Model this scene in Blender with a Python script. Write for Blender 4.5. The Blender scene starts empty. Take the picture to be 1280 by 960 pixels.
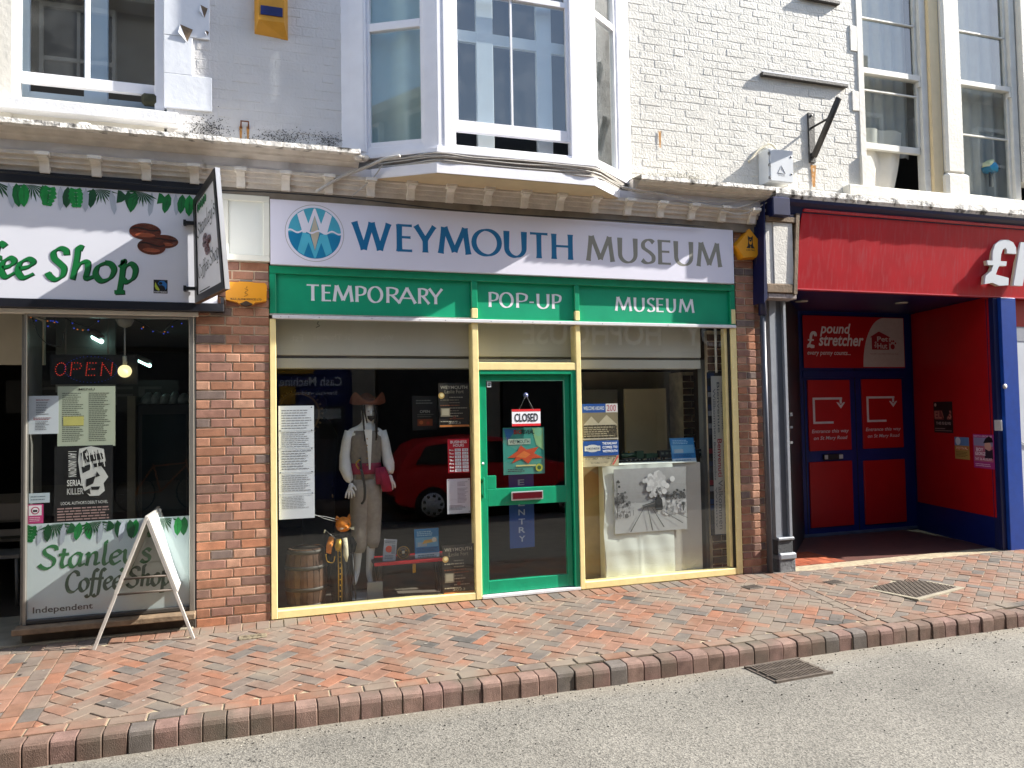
import bpy, bmesh, math, random
from math import radians, sin, cos, pi
from mathutils import Vector, Matrix
random.seed(7)
D = bpy.data
SC = bpy.context.scene
COL = SC.collection

# ------------------------------------------------------------------ camera
FPX = 953.0
YAW, PITCH, ROLL = 0.319531, 0.0371873, -0.0176597
CAMP = Vector((0.48443, -6.55302, 1.66352))
fwd = Vector((sin(YAW) * cos(PITCH), cos(YAW) * cos(PITCH), sin(PITCH)))
rt0 = Vector((cos(YAW), -sin(YAW), 0)); up0 = rt0.cross(fwd)
rt = rt0 * cos(ROLL) + up0 * sin(ROLL); upv = -rt0 * sin(ROLL) + up0 * cos(ROLL)
cam = D.objects.new('camera', D.cameras.new('camera')); COL.objects.link(cam)
m3 = Matrix((rt, upv, -fwd)).transposed()
cam.matrix_world = Matrix.Translation(CAMP) @ m3.to_4x4()
cam.data.sensor_fit = 'HORIZONTAL'; cam.data.sensor_width = 36
cam.data.lens = FPX / 1280 * 36
cam.data.clip_start = 0.05; cam.data.clip_end = 2000
SC.camera = cam

# ------------------------------------------------------------------ light
SUND = Vector((4.72, -1.05, 3.42)).normalized()      # towards the sun
w = D.worlds.new('World'); SC.world = w; w.use_nodes = True
nt = w.node_tree; bg = nt.nodes['Background']
sky = nt.nodes.new('ShaderNodeTexSky'); sky.sky_type = 'NISHITA'; sky.sun_disc = False
sky.sun_elevation = math.asin(SUND.z); sky.sun_rotation = math.atan2(SUND.x, SUND.y)
sky.dust_density = 1.2; sky.air_density = 1.1
nt.links.new(sky.outputs[0], bg.inputs[0]); bg.inputs[1].default_value = 0.14
sl = D.lights.new('sun', 'SUN'); sl.energy = 5.0; sl.angle = radians(0.5); sl.color = (1, 0.95, 0.87)
so = D.objects.new('sun', sl); COL.objects.link(so)
so.rotation_euler = SUND.to_track_quat('Z', 'Y').to_euler(); so.location = (20, -6, 15)
SC.view_settings.view_transform = 'Standard'; SC.view_settings.look = 'None'
SC.view_settings.exposure = 1.38; SC.view_settings.gamma = 1
SC.render.engine = 'CYCLES'
SC.cycles.max_bounces = 8; SC.cycles.transparent_max_bounces = 16
SC.cycles.sample_clamp_indirect = 6; SC.cycles.caustics_reflective = False; SC.cycles.caustics_refractive = False
try: SC.cycles.use_denoising = True
except Exception: pass

# ------------------------------------------------------------------ measuring helpers (sight lines met with real planes)
def ray(u, v): return fwd + rt * ((u - 640) / FPX) - upv * ((v - 480) / FPX)
def PL(u, v, p, n):
    d = ray(u, v); n = Vector(n); return CAMP + d * ((Vector(p) - CAMP).dot(n) / d.dot(n))
def WY(u, v, y=0.0): return PL(u, v, (0, y, 0), (0, 1, 0))
def GZ(u, v, z=0.0): return PL(u, v, (0, 0, z), (0, 0, 1))
def wx(u, v, y=0.0): return WY(u, v, y).x
def wz(u, v, y=0.0): return WY(u, v, y).z

# ------------------------------------------------------------------ materials
def lin(c):
    if isinstance(c, str):
        c = c.lstrip('#'); c = [int(c[i:i + 2], 16) / 255 for i in (0, 2, 4)]
        c = [x / 12.92 if x <= .04045 else ((x + .055) / 1.055) ** 2.4 for x in c]
    return (c[0], c[1], c[2], 1)
_mc = {}
def MAT(name, col, rough=.6, metal=0., var=.08, vs=6., bump=0., bs=60., dirt=None, da=.5, ds=3., spec=.5, emit=None, es=1., coat=0., streak=None, sa=.5):
    if name in _mc: return _mc[name]
    m = D.materials.new(name); m.use_nodes = True; t = m.node_tree; N = t.nodes; L = t.links
    b = N['Principled BSDF']; b.inputs['Roughness'].default_value = rough; b.inputs['Metallic'].default_value = metal
    b.inputs['Specular IOR Level'].default_value = spec; b.inputs['Coat Weight'].default_value = coat
    g = N.new('ShaderNodeNewGeometry'); pos = g.outputs['Position']
    c = lin(col); out = None
    def noise(sc, det=4, vec=None):
        n = N.new('ShaderNodeTexNoise'); n.inputs['Scale'].default_value = sc; n.inputs['Detail'].default_value = det
        L.new(vec or pos, n.inputs['Vector']); return n.outputs[0]
    def mix(fac, a, bb):
        x = N.new('ShaderNodeMix'); x.data_type = 'RGBA'
        if isinstance(fac, float): x.inputs[0].default_value = fac
        else: L.new(fac, x.inputs[0])
        for i, v in ((6, a), (7, bb)):
            if isinstance(v, tuple): x.inputs[i].default_value = v
            else: L.new(v, x.inputs[i])
        return x.outputs[2]
    def ramp(v, a, bb):
        r = N.new('ShaderNodeMapRange'); r.inputs[1].default_value = a; r.inputs[2].default_value = bb; L.new(v, r.inputs[0]); return r.outputs[0]
    base = c
    if var:
        lo = tuple(max(0, x * (1 - var)) for x in c[:3]) + (1,); hi = tuple(min(1, x * (1 + var)) for x in c[:3]) + (1,)
        base = mix(ramp(noise(vs), .3, .7), lo, hi)
    if dirt:
        base = mix(ramp(noise(ds, 8), 1 - da * .62, 1.02 - da * .45), base, lin(dirt))
    if streak:
        mp = N.new('ShaderNodeMapping'); mp.inputs['Scale'].default_value = (22, 22, 1.1); L.new(pos, mp.inputs[0])
        base = mix(ramp(noise(1.6, 5, mp.outputs[0]), 1 - sa * .62, 1.08 - sa * .45), base, lin(streak))
    if isinstance(base, tuple): b.inputs['Base Color'].default_value = base
    else: L.new(base, b.inputs['Base Color'])
    if bump:
        bn = N.new('ShaderNodeBump'); bn.inputs['Strength'].default_value = bump; bn.inputs['Distance'].default_value = .01
        L.new(noise(bs, 5), bn.inputs['Height']); L.new(bn.outputs[0], b.inputs['Normal'])
    if emit: b.inputs['Emission Color'].default_value = lin(emit); b.inputs['Emission Strength'].default_value = es
    _mc[name] = m; return m

def brickmat(name, cols, island=False, rough=.85, bump=.5, var=.35, fine=.25, dirt=None, da=.3):
    """colour picked per block by chance; grain and blotches by noise"""
    if name in _mc: return _mc[name]
    m = D.materials.new(name); m.use_nodes = True; t = m.node_tree; N = t.nodes; L = t.links
    b = N['Principled BSDF']; b.inputs['Roughness'].default_value = rough; b.inputs['Specular IOR Level'].default_value = .25
    g = N.new('ShaderNodeNewGeometry')
    if island: rnd = g.outputs['Random Per Island']
    else: rnd = N.new('ShaderNodeObjectInfo').outputs['Random']
    cr = N.new('ShaderNodeValToRGB'); cr.color_ramp.interpolation = 'CONSTANT'
    e = cr.color_ramp.elements
    tot = sum(k for k, _ in cols); a = 0
    for i, (k, c) in enumerate(cols):
        if i == 0: el = e[0]; el.position = 0
        elif i == 1: el = e[1]; el.position = a / tot
        else: el = e.new(a / tot)
        el.color = lin(c); a += k
    L.new(rnd, cr.inputs[0])
    def noise(sc, det=5):
        n = N.new('ShaderNodeTexNoise'); n.inputs['Scale'].default_value = sc; n.inputs['Detail'].default_value = det
        L.new(g.outputs['Position'], n.inputs['Vector']); return n.outputs[0]
    def mul(col, fac_sock, amt):
        r = N.new('ShaderNodeMapRange'); r.inputs[1].default_value = .25; r.inputs[2].default_value = .75
        r.inputs[3].default_value = 1 - amt; r.inputs[4].default_value = 1 + amt; L.new(fac_sock, r.inputs[0])
        v = N.new('ShaderNodeVectorMath'); v.operation = 'SCALE'; L.new(col, v.inputs[0]); L.new(r.outputs[0], v.inputs['Scale']); return v.outputs[0]
    o = mul(mul(mul(cr.outputs[0], noise(14), var), noise(260, 2), fine), noise(1.3, 3), .16)
    if dirt:
        x = N.new('ShaderNodeMix'); x.data_type = 'RGBA'; r = N.new('ShaderNodeMapRange'); r.inputs[1].default_value = .62 - da * .4; r.inputs[2].default_value = .8 - da * .3
        L.new(noise(2.2, 7), r.inputs[0]); L.new(r.outputs[0], x.inputs[0]); L.new(o, x.inputs[6]); x.inputs[7].default_value = lin(dirt); o = x.outputs[2]
    L.new(o, b.inputs['Base Color'])
    bn = N.new('ShaderNodeBump'); bn.inputs['Strength'].default_value = bump; bn.inputs['Distance'].default_value = .004
    L.new(noise(180, 4), bn.inputs['Height']); L.new(bn.outputs[0], b.inputs['Normal'])
    _mc[name] = m; return m

def glassmat(name, tint=(.93, .96, .95), ior=1.5, rough=0.0, extra=0., dirt=0.0):
    if name in _mc: return _mc[name]
    m = D.materials.new(name); m.use_nodes = True; t = m.node_tree; N = t.nodes; L = t.links
    N.remove(N['Principled BSDF']); out = N['Material Output']
    tr = N.new('ShaderNodeBsdfTransparent'); tr.inputs[0].default_value = (*tint, 1)
    gl = N.new('ShaderNodeBsdfGlossy'); gl.inputs['Roughness'].default_value = rough
    fr = N.new('ShaderNodeFresnel'); fr.inputs[0].default_value = ior
    ad = N.new('ShaderNodeMath'); ad.operation = 'MULTIPLY_ADD'; L.new(fr.outputs[0], ad.inputs[0]); ad.inputs[1].default_value = 1; ad.inputs[2].default_value = extra; ad.use_clamp = True
    gb = N.new('ShaderNodeNewGeometry'); fb_ = N.new('ShaderNodeMath'); fb_.operation = 'SUBTRACT'; fb_.inputs[0].default_value = 1; L.new(gb.outputs['Backfacing'], fb_.inputs[1])
    fm = N.new('ShaderNodeMath'); fm.operation = 'MULTIPLY'; L.new(ad.outputs[0], fm.inputs[0]); L.new(fb_.outputs[0], fm.inputs[1]); ad = fm     # a pane mirrors once, at the face the light meets
    mx = N.new('ShaderNodeMixShader'); L.new(ad.outputs[0], mx.inputs[0]); L.new(tr.outputs[0], mx.inputs[1]); L.new(gl.outputs[0], mx.inputs[2])
    if dirt:
        df = N.new('ShaderNodeBsdfDiffuse'); df.inputs[0].default_value = (.7, .72, .7, 1)
        g = N.new('ShaderNodeNewGeometry'); n = N.new('ShaderNodeTexNoise'); n.inputs['Scale'].default_value = 5; n.inputs['Detail'].default_value = 9
        L.new(g.outputs['Position'], n.inputs['Vector']); r = N.new('ShaderNodeMapRange'); r.inputs[1].default_value = .45; r.inputs[2].default_value = .8; r.inputs[3].default_value = dirt * .2; r.inputs[4].default_value = dirt
        L.new(n.outputs[0], r.inputs[0]); m2 = N.new('ShaderNodeMixShader'); L.new(r.outputs[0], m2.inputs[0]); L.new(mx.outputs[0], m2.inputs[1]); L.new(df.outputs[0], m2.inputs[2]); mx = m2
    L.new(mx.outputs[0], out.inputs[0]); _mc[name] = m; return m

# ------------------------------------------------------------------ mesh helpers
class MB:
    def __init__(s): s.v = []; s.f = []; s.m = []; s.mats = []; s.sm = []
    def mi(s, mat):
        if mat not in s.mats: s.mats.append(mat)
        return s.mats.index(mat)
    def add(s, vs, fs, mat, smooth=False):
        o = len(s.v); s.v += [tuple(p) for p in vs]; k = s.mi(mat)
        for f in fs: s.f.append(tuple(i + o for i in f)); s.m.append(k); s.sm.append(smooth)
        return s
    def box(s, x0, x1, y0, y1, z0, z1, mat, M=None, ch=0):
        if x0 > x1: x0, x1 = x1, x0
        if y0 > y1: y0, y1 = y1, y0
        if z0 > z1: z0, z1 = z1, z0
        ch = min(ch, (x1 - x0) * .3, (y1 - y0) * .3, (z1 - z0) * .3)
        if ch <= 0:
            vs = [(x0, y0, z0), (x1, y0, z0), (x1, y1, z0), (x0, y1, z0), (x0, y0, z1), (x1, y0, z1), (x1, y1, z1), (x0, y1, z1)]
            fs = [(0, 3, 2, 1), (4, 5, 6, 7), (0, 1, 5, 4), (2, 3, 7, 6), (1, 2, 6, 5), (3, 0, 4, 7)]
        else:
            vs = []; c = ch
            X = (x0, x1); Y = (y0, y1); Z = (z0, z1)
            idx = {}
            for i in (0, 1):
                for j in (0, 1):
                    for k in (0, 1):
                        sx = c if i == 0 else -c; sy = c if j == 0 else -c; sz = c if k == 0 else -c
                        idx[(i, j, k, 'x')] = len(vs); vs.append((X[i], Y[j] + sy, Z[k] + sz))
                        idx[(i, j, k, 'y')] = len(vs); vs.append((X[i] + sx, Y[j], Z[k] + sz))
                        idx[(i, j, k, 'z')] = len(vs); vs.append((X[i] + sx, Y[j] + sy, Z[k]))
            I = idx; fs = []
            fs.append((I[0,0,0,'x'], I[0,0,1,'x'], I[0,1,1,'x'], I[0,1,0,'x'])); fs.append((I[1,0,0,'x'], I[1,1,0,'x'], I[1,1,1,'x'], I[1,0,1,'x']))
            fs.append((I[0,0,0,'y'], I[1,0,0,'y'], I[1,0,1,'y'], I[0,0,1,'y'])); fs.append((I[0,1,0,'y'], I[0,1,1,'y'], I[1,1,1,'y'], I[1,1,0,'y']))
            fs.append((I[0,0,0,'z'], I[0,1,0,'z'], I[1,1,0,'z'], I[1,0,0,'z'])); fs.append((I[0,0,1,'z'], I[1,0,1,'z'], I[1,1,1,'z'], I[0,1,1,'z']))
            for j in (0, 1):
                for k in (0, 1): fs.append((I[0,j,k,'y'], I[1,j,k,'y'], I[1,j,k,'z'], I[0,j,k,'z']) if j == k else (I[0,j,k,'z'], I[1,j,k,'z'], I[1,j,k,'y'], I[0,j,k,'y']))
            for i in (0, 1):
                for k in (0, 1): fs.append((I[i,0,k,'z'], I[i,1,k,'z'], I[i,1,k,'x'], I[i,0,k,'x']) if i == k else (I[i,0,k,'x'], I[i,1,k,'x'], I[i,1,k,'z'], I[i,0,k,'z']))
            for i in (0, 1):
                for j in (0, 1): fs.append((I[i,j,0,'x'], I[i,j,1,'x'], I[i,j,1,'y'], I[i,j,0,'y']) if i == j else (I[i,j,0,'y'], I[i,j,1,'y'], I[i,j,1,'x'], I[i,j,0,'x']))
            for i in (0, 1):
                for j in (0, 1):
                    for k in (0, 1): fs.append((I[i,j,k,'x'], I[i,j,k,'y'], I[i,j,k,'z']))
        if M is not None: vs = [M @ Vector(p) for p in vs]
        return s.add(vs, fs, mat)
    def prism(s, poly, a, b, axis, mat, M=None):
        """poly: 2-D outline; axis: 'z' (x,y) | 'y' (x,z) | 'x' (y,z) extruded a..b"""
        n = len(poly)
        def P(p, t): return {'z': (p[0], p[1], t), 'y': (p[0], t, p[1]), 'x': (t, p[0], p[1])}[axis]
        vs = [P(p, a) for p in poly] + [P(p, b) for p in poly]
        if M is not None: vs = [M @ Vector(p) for p in vs]
        fs = [tuple(range(n - 1, -1, -1)), tuple(range(n, 2 * n))] + [(i, (i + 1) % n, n + (i + 1) % n, n + i) for i in range(n)]
        return s.add(vs, fs, mat)
    def tube(s, pts, r, mat, n=8, caps=True, M=None):
        pts = [Vector(p) for p in pts]; vs = []; fs = []; prev = None
        rs = r if isinstance(r, (list, tuple)) else [r] * len(pts)
        for i, p in enumerate(pts):
            d = (pts[min(i + 1, len(pts) - 1)] - pts[max(i - 1, 0)])
            if d.length < 1e-9: d = Vector((0, 0, 1))
            d.normalize()
            a = prev if prev is not None else (Vector((0, 0, 1)) if abs(d.z) < .9 else Vector((1, 0, 0)))
            a = (a - d * a.dot(d)); a.normalize(); prev = a; b = d.cross(a)
            vs += [p + (a * cos(2 * pi * k / n) + b * sin(2 * pi * k / n)) * rs[i] for k in range(n)]
        for i in range(len(pts) - 1):
            for k in range(n): fs.append((i * n + k, i * n + (k + 1) % n, (i + 1) * n + (k + 1) % n, (i + 1) * n + k))
        if caps: fs += [tuple(range(n - 1, -1, -1)), tuple(range((len(pts) - 1) * n, len(pts) * n))]
        if M is not None: vs = [M @ Vector(p) for p in vs]
        return s.add(vs, fs, mat, True)
    def loft(s, rings, mat, n=16, caps=True, smooth=True):
        """rings: (centre, rx, ry[, tilt axis vector]) horizontal ellipses"""
        vs = []; fs = []
        for r in rings:
            c = Vector(r[0]); ax = Vector(r[3]).normalized() if len(r) > 3 else Vector((0, 0, 1))
            a = Vector((1, 0, 0)); a = (a - ax * a.dot(ax)).normalized(); b = ax.cross(a)
            vs += [c + a * r[1] * cos(2 * pi * k / n) + b * r[2] * sin(2 * pi * k / n) for k in range(n)]
        R = len(rings)
        for i in range(R - 1):
            for k in range(n): fs.append((i * n + k, i * n + (k + 1) % n, (i + 1) * n + (k + 1) % n, (i + 1) * n + k))
        if caps: fs += [tuple(range(n - 1, -1, -1)), tuple(range((R - 1) * n, R * n))]
        return s.add(vs, fs, mat, smooth)
    def build(s, name, parent=None, merge=False):
        me = D.meshes.new(name); me.from_pydata(s.v, [], s.f)
        for m in s.mats: me.materials.append(m)
        me.polygons.foreach_set('material_index', s.m); me.polygons.foreach_set('use_smooth', s.sm); me.update()
        return OBJ(name, me, parent)
def OBJ(name, me, parent=None):
    o = D.objects.new(name, me); COL.objects.link(o)
    if parent: o.parent = parent
    return o
def tag(o, label=None, cat=None, group=None, kind=None):
    if label: o['label'] = label
    if cat:
        o['category'] = cat
        if not kind: o['kind'] = 'thing'
    if group: o['group'] = group
    if kind: o['kind'] = kind
    return o
def thing(name, label, cat, group=None, loc=(0, 0, 0)):
    """an Empty at the thing's base; parts are built in world terms, so the parent inverse keeps them there"""
    o = D.objects.new(name, None); COL.objects.link(o); o.location = loc; o.empty_display_size = .1
    return tag(o, label, cat, group)
def part(mb, name, root, keep=True):
    o = mb.build(name, root)
    if root is not None:
        if root.parent is None and root.location.length: o.matrix_parent_inverse = Matrix.Translation(-root.location)
    return o
def T(label, cat, mb, name, group=None): return tag(mb.build(name), label, cat, group)
def smooth_bevel(o, w=.003, seg=2):
    b = o.modifiers.new('bevel', 'BEVEL'); b.width = w; b.segments = seg; b.limit_method = 'ANGLE'; return o

# ------------------------------------------------------------------ lettering
_fc = {}
def font_mesh(s, bold=0., shear=0.):
    k = (s, bold, shear)
    if k in _fc: return _fc[k]
    c = D.curves.new('lettering', 'FONT'); c.body = s; c.size = 1; c.offset = bold * .5; c.shear = shear; c.resolution_u = 3
    o = D.objects.new('lettering', c); COL.objects.link(o)
    dg = bpy.context.evaluated_depsgraph_get(); dg.update()
    me = D.meshes.new_from_object(o.evaluated_get(dg))
    vs = [(v.co.x, v.co.y) for v in me.vertices]; fs = [tuple(p.vertices) for p in me.polygons]
    D.meshes.remove(me); D.objects.remove(o); D.curves.remove(c)
    if not vs: vs = [(0, 0)]; fs = []
    x0 = min(v[0] for v in vs); x1 = max(v[0] for v in vs); y0 = min(v[1] for v in vs); y1 = max(v[1] for v in vs)
    _fc[k] = (vs, fs, x0, x1, y0, y1); return _fc[k]
def put_text(mb, s, M, a0, b0, a1, b1, c, mat, bold=0.02, shear=0., mirror=False):
    """fit lettering to the box (a0,b0)-(a1,b1) in the plane M"""
    vs, fs, x0, x1, y0, y1 = font_mesh(s, bold, shear)
    sx = (a1 - a0) / max(x1 - x0, 1e-6); sy = (b1 - b0) / max(y1 - y0, 1e-6)
    P = [M @ Vector((a0 + (x - x0) * sx, b0 + (y - y0) * sy, c)) for x, y in vs]
    mb.add(P, fs, mat)
def plane_at(x, y, z):      # local (a right, b up, c towards the street)
    return Matrix(((1, 0, 0, x), (0, 0, -1, y), (0, 1, 0, z), (0, 0, 0, 1)))

def bez(p0, p1, p2, p3, n=10):
    return [tuple((1-t)**3*a + 3*(1-t)**2*t*b + 3*(1-t)*t*t*c + t**3*d for a, b, c, d in zip(p0, p1, p2, p3)) for t in [i / n for i in range(n + 1)]]
def ell(cx, cy, rx, ry, a0, a1, n=20):
    return [(cx + rx * cos(radians(a0 + (a1 - a0) * i / n)), cy + ry * sin(radians(a0 + (a1 - a0) * i / n))) for i in range(n + 1)]
def sp(*pts, n=6):
    """smooth curve through points"""
    P = [pts[0]] + list(pts) + [pts[-1]]; out = []
    for i in range(1, len(P) - 2):
        for k in range(n):
            t = k / n; q = []
            for a, b, c, d in zip(P[i-1], P[i], P[i+1], P[i+2]):
                q.append(.5 * (2*b + (c - a)*t + (2*a - 5*b + 4*c - d)*t*t + (3*b - a - 3*c + d)*t**3))
            out.append(tuple(q))
    out.append(tuple(pts[-1])); return out
# humanist capitals: strokes in a unit box, thick and thin by pen angle, flared ends
H = {
 'W': [[(0, 1), (.27, 0)], [(.27, 0), (.5, 1)], [(.5, 1), (.74, 0)], [(.74, 0), (1, 1)]],
 'E': [[(.12, 1), (.12, 0)], [(.0, .97), (1, .97)], [(.1, .53), (.9, .53)], [(0, .035), (1, .035)]],
 'Y': [[(0, 1), (.5, .45)], [(1, 1), (.5, .45)], [(.5, .5), (.5, 0)]],
 'M': [[(.14, 1), (.02, 0)], [(.16, 1), (.5, .08)], [(.5, .08), (.86, 1)], [(.86, 1), (.98, 0)]],
 'O': [ell(.5, .5, .46, .49, 90, 450, 36)],
 'U': [[(.08, 1), (.08, .35)] + ell(.5, .35, .42, .34, 180, 360, 18)[1:] + [(.92, 1)]],
 'T': [[(.5, 1), (.5, 0)], [(0, .965), (1, .965)]],
 'H': [[(.09, 1), (.09, 0)], [(.91, 1), (.91, 0)], [(.1, .52), (.9, .52)]],
 'S': [sp((.93, .87), (.72, .965), (.42, .97), (.14, .84), (.14, .66), (.38, .55), (.66, .45), (.9, .3), (.86, .11), (.55, .025), (.25, .04), (.02, .14))],
 'P': [[(.12, 1), (.12, 0)], sp((.1, .965), (.5, .965), (.88, .87), (.93, .71), (.82, .53), (.5, .44), (.12, .44))],
 'R': [[(.12, 1), (.12, 0)], sp((.1, .965), (.45, .965), (.76, .88), (.8, .74), (.7, .58), (.45, .5), (.12, .5)), [(.42, .5), (1, 0)]],
 'A': [[(0, 0), (.5, 1)], [(.47, 1), (.98, 0)], [(.18, .33), (.8, .33)]],
 '-': [[(0, .4), (1, .4)]],
}
def strokes_to(mb, strokes, M, sx, sy, a0, b0, c, mat, thick, thin, ang, flare=.25, asp=1.):
    for q, st in enumerate(strokes):
        pts = [(a0 + x * sx, b0 + y * sy) for x, y in st]
        if len(pts) == 2: pts = [(pts[0][0] + (pts[1][0] - pts[0][0]) * t, pts[0][1] + (pts[1][1] - pts[0][1]) * t) for t in (0, .08, .2, .5, .8, .92, 1)]
        n = len(pts); Lf = []; Rt = []
        cum = [0]
        for i in range(1, n): cum.append(cum[-1] + math.dist(pts[i], pts[i-1]))
        closed = math.dist(pts[0], pts[-1]) < 1e-6
        for i in range(n):
            p = pts[i]; a = pts[max(i-1, 0)]; b = pts[min(i+1, n-1)]
            if closed and i in (0, n-1): a = pts[-2]; b = pts[1]
            dx, dy = b[0] - a[0], b[1] - a[1]; l = math.hypot(dx, dy) or 1; dx /= l; dy /= l
            wv = thin + (thick - thin) * abs(sin(math.atan2(dy, dx) - ang))
            if flare and not closed:
                e = min(cum[i], cum[-1] - cum[i]) / max(cum[-1], 1e-6); wv *= 1 + flare * math.exp(-e * 14)
            Lf.append((p[0] - dy * wv / 2, p[1] + dx * wv / 2)); Rt.append((p[0] + dy * wv / 2, p[1] - dx * wv / 2))
        cc = c + q * .00015
        vs = [M @ Vector((x, y, cc)) for x, y in Lf + Rt]
        mb.add(vs, [(i, n + i, n + i + 1, i + 1) for i in range(n - 1)], mat)
def cap_word(mb, M, letters, c, mat, thick=.17, thin=.065):
    """letters: (char, a0, a1, b0, b1)"""
    for ch, a0, a1, b0, b1 in letters:
        h = b1 - b0; strokes_to(mb, H[ch], M, (a1 - a0), h, a0, b0, c, mat, thick * h, thin * h, radians(8), .22)
# broad-nib lower case (x-height .6, caps 1.0), advance last
K = {
 'S': ([sp((.66, .8), (.62, .95), (.42, 1.0), (.2, .88), (.2, .68), (.4, .52), (.56, .36), (.5, .12), (.26, .0), (.06, .08), (-.04, .2))], .72),
 't': ([sp((.26, .86), (.2, .5), (.14, .2), (.2, .03), (.4, .12)), [(.02, .58), (.44, .6)]], .42),
 'a': ([sp((.5, .56), (.3, .6), (.08, .4), (.06, .12), (.2, .0), (.4, .18), (.5, .5)), sp((.53, .6), (.46, .3), (.46, .05), (.66, .12))], .66),
 'n': ([sp((.02, .5), (.14, .58), (.12, .3), (.06, 0)), sp((.1, .25), (.26, .52), (.44, .58), (.46, .36), (.42, .06), (.62, .12))], .66),
 'l': ([sp((.3, 1.06), (.2, 1.02), (.16, .6), (.1, .2), (.16, .02), (.34, .12))], .34),
 'e': ([sp((.1, .28), (.34, .36), (.46, .5), (.34, .6), (.12, .46), (.06, .18), (.2, 0), (.48, .14))], .52),
 'y': ([sp((.02, .52), (.14, .58), (.12, .2), (.22, .02), (.4, .16), (.5, .5)), sp((.54, .6), (.48, .1), (.36, -.24), (.1, -.36), (-.04, -.24))], .62),
 "'": ([sp((.1, 1.0), (.12, .86), (.02, .74))], .2),
 's': ([sp((.4, .5), (.26, .6), (.1, .5), (.16, .36), (.34, .22), (.3, .04), (.12, -.01), (-.02, .1))], .46),
 'C': ([sp((.7, .76), (.66, .94), (.44, 1.0), (.16, .76), (.06, .38), (.18, .06), (.44, 0), (.72, .18))], .74),
 'o': ([sp((.3, .6), (.1, .46), (.04, .2), (.18, 0), (.4, .1), (.5, .36), (.42, .56), (.28, .6))], .56),
 'f': ([sp((.52, .94), (.38, 1.04), (.26, .8), (.18, .3), (.08, -.2), (-.1, -.3), (-.2, -.2)), [(.02, .56), (.42, .58)]], .4),
 'h': ([sp((.34, 1.02), (.22, 1.04), (.18, .7), (.1, .2), (.06, 0)), sp((.1, .25), (.26, .52), (.44, .58), (.46, .36), (.42, .06), (.62, .12))], .64),
 'p': ([sp((.02, .48), (.16, .62), (.16, .66), (.12, .2), (.04, -.34)), [(-.1, -.36), (.2, -.34)], sp((.12, .1), (.26, .0), (.46, .14), (.52, .42), (.4, .6), (.22, .5), (.14, .36))], .6),
 ' ': ([], .34),
}
def nib_word(mb, M, s, a0, a1, base, em, c, mat, thick=.16, thin=.045):
    tot = sum(K[ch][1] for ch in s) - .04; sx = (a1 - a0) / tot; a = a0
    for ch in s:
        strokes_to(mb, K[ch][0], M, sx, em, a, base, c, mat, thick * em, thin * em, radians(38), 0)
        a += K[ch][1] * sx

class Sheet:
    """a flat printed thing: a thin card with print lying on it"""
    def __init__(s, name, label, cat, M, W_, H_, col, th=.002, group=None, rough=.5, emit=None, es=0):
        s.M = M; s.W = W_; s.H = H_; s.c = .0006; s.th = th; s.step = .0004
        mb = MB(); mb.box(0, W_, 0, H_, -th, 0, MAT('card_' + str(col) + str(emit or ''), col, rough, var=.03, emit=emit, es=es), M)
        s.o = T(label, cat, mb, name, group); s.p = MB()
    def m(s, col): return MAT('ink_' + str(col), col, .5, var=.05, vs=20)
    def up(s): s.c += s.step
    def rect(s, a0, b0, a1, b1, col):
        s.up(); s.p.add([s.M @ Vector((a * s.W, b * s.H, s.c)) for a, b in ((a0, b0), (a1, b0), (a1, b1), (a0, b1))], [(0, 1, 2, 3)], s.m(col))
    def poly(s, pts, col):
        s.up(); s.p.add([s.M @ Vector((a * s.W, b * s.H, s.c)) for a, b in pts], [tuple(range(len(pts)))], s.m(col))
    def disc(s, a, b, r, col, n=20, ry=None):
        s.up(); ry = ry or r * s.W / s.H; s.p.add([s.M @ Vector(((a + r * cos(2*pi*i/n)) * s.W, (b + ry * sin(2*pi*i/n)) * s.H, s.c)) for i in range(n)], [tuple(range(n))], s.m(col))
    def text(s, t, a0, b0, a1, b1, col, bold=.02, shear=0.):
        s.up(); put_text(s.p, t, s.M, a0 * s.W, b0 * s.H, a1 * s.W, b1 * s.H, s.c, s.m(col), bold, shear)
    def lines(s, a0, b0, a1, b1, n, col, ragged=.25, fill=.45):
        s.up(); h = (b1 - b0) / n; rr = random.Random(int(a0 * 99 + b0 * 77 + n))
        for i in range(n):
            y = b1 - (i + .5) * h; x = a0
            e = a1 - (a1 - a0) * ragged * rr.random()
            while x < e - .01:       # broken into word-sized dashes
                l = (a1 - a0) * rr.uniform(.06, .16); x2 = min(x + l, e)
                s.p.add([s.M @ Vector((a * s.W, b * s.H, s.c)) for a, b in ((x, y - h * fill / 2), (x2, y - h * fill / 2), (x2, y + h * fill / 2), (x, y + h * fill / 2))], [(0, 1, 2, 3)], s.m(col))
                x = x2 + (a1 - a0) * .02
    def done(s, name='print'):
        if s.p.v: s.p.build(name, s.o)
        return s.o
def sheet_px(name, label, cat, u0, v0, u1, v1, y, col, **k):
    p = WY(u0, v0, y); q = WY(u1, v1, y)
    return Sheet(name, label, cat, plane_at(p.x, y, q.z), q.x - p.x, p.z - q.z, col, **k)

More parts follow.
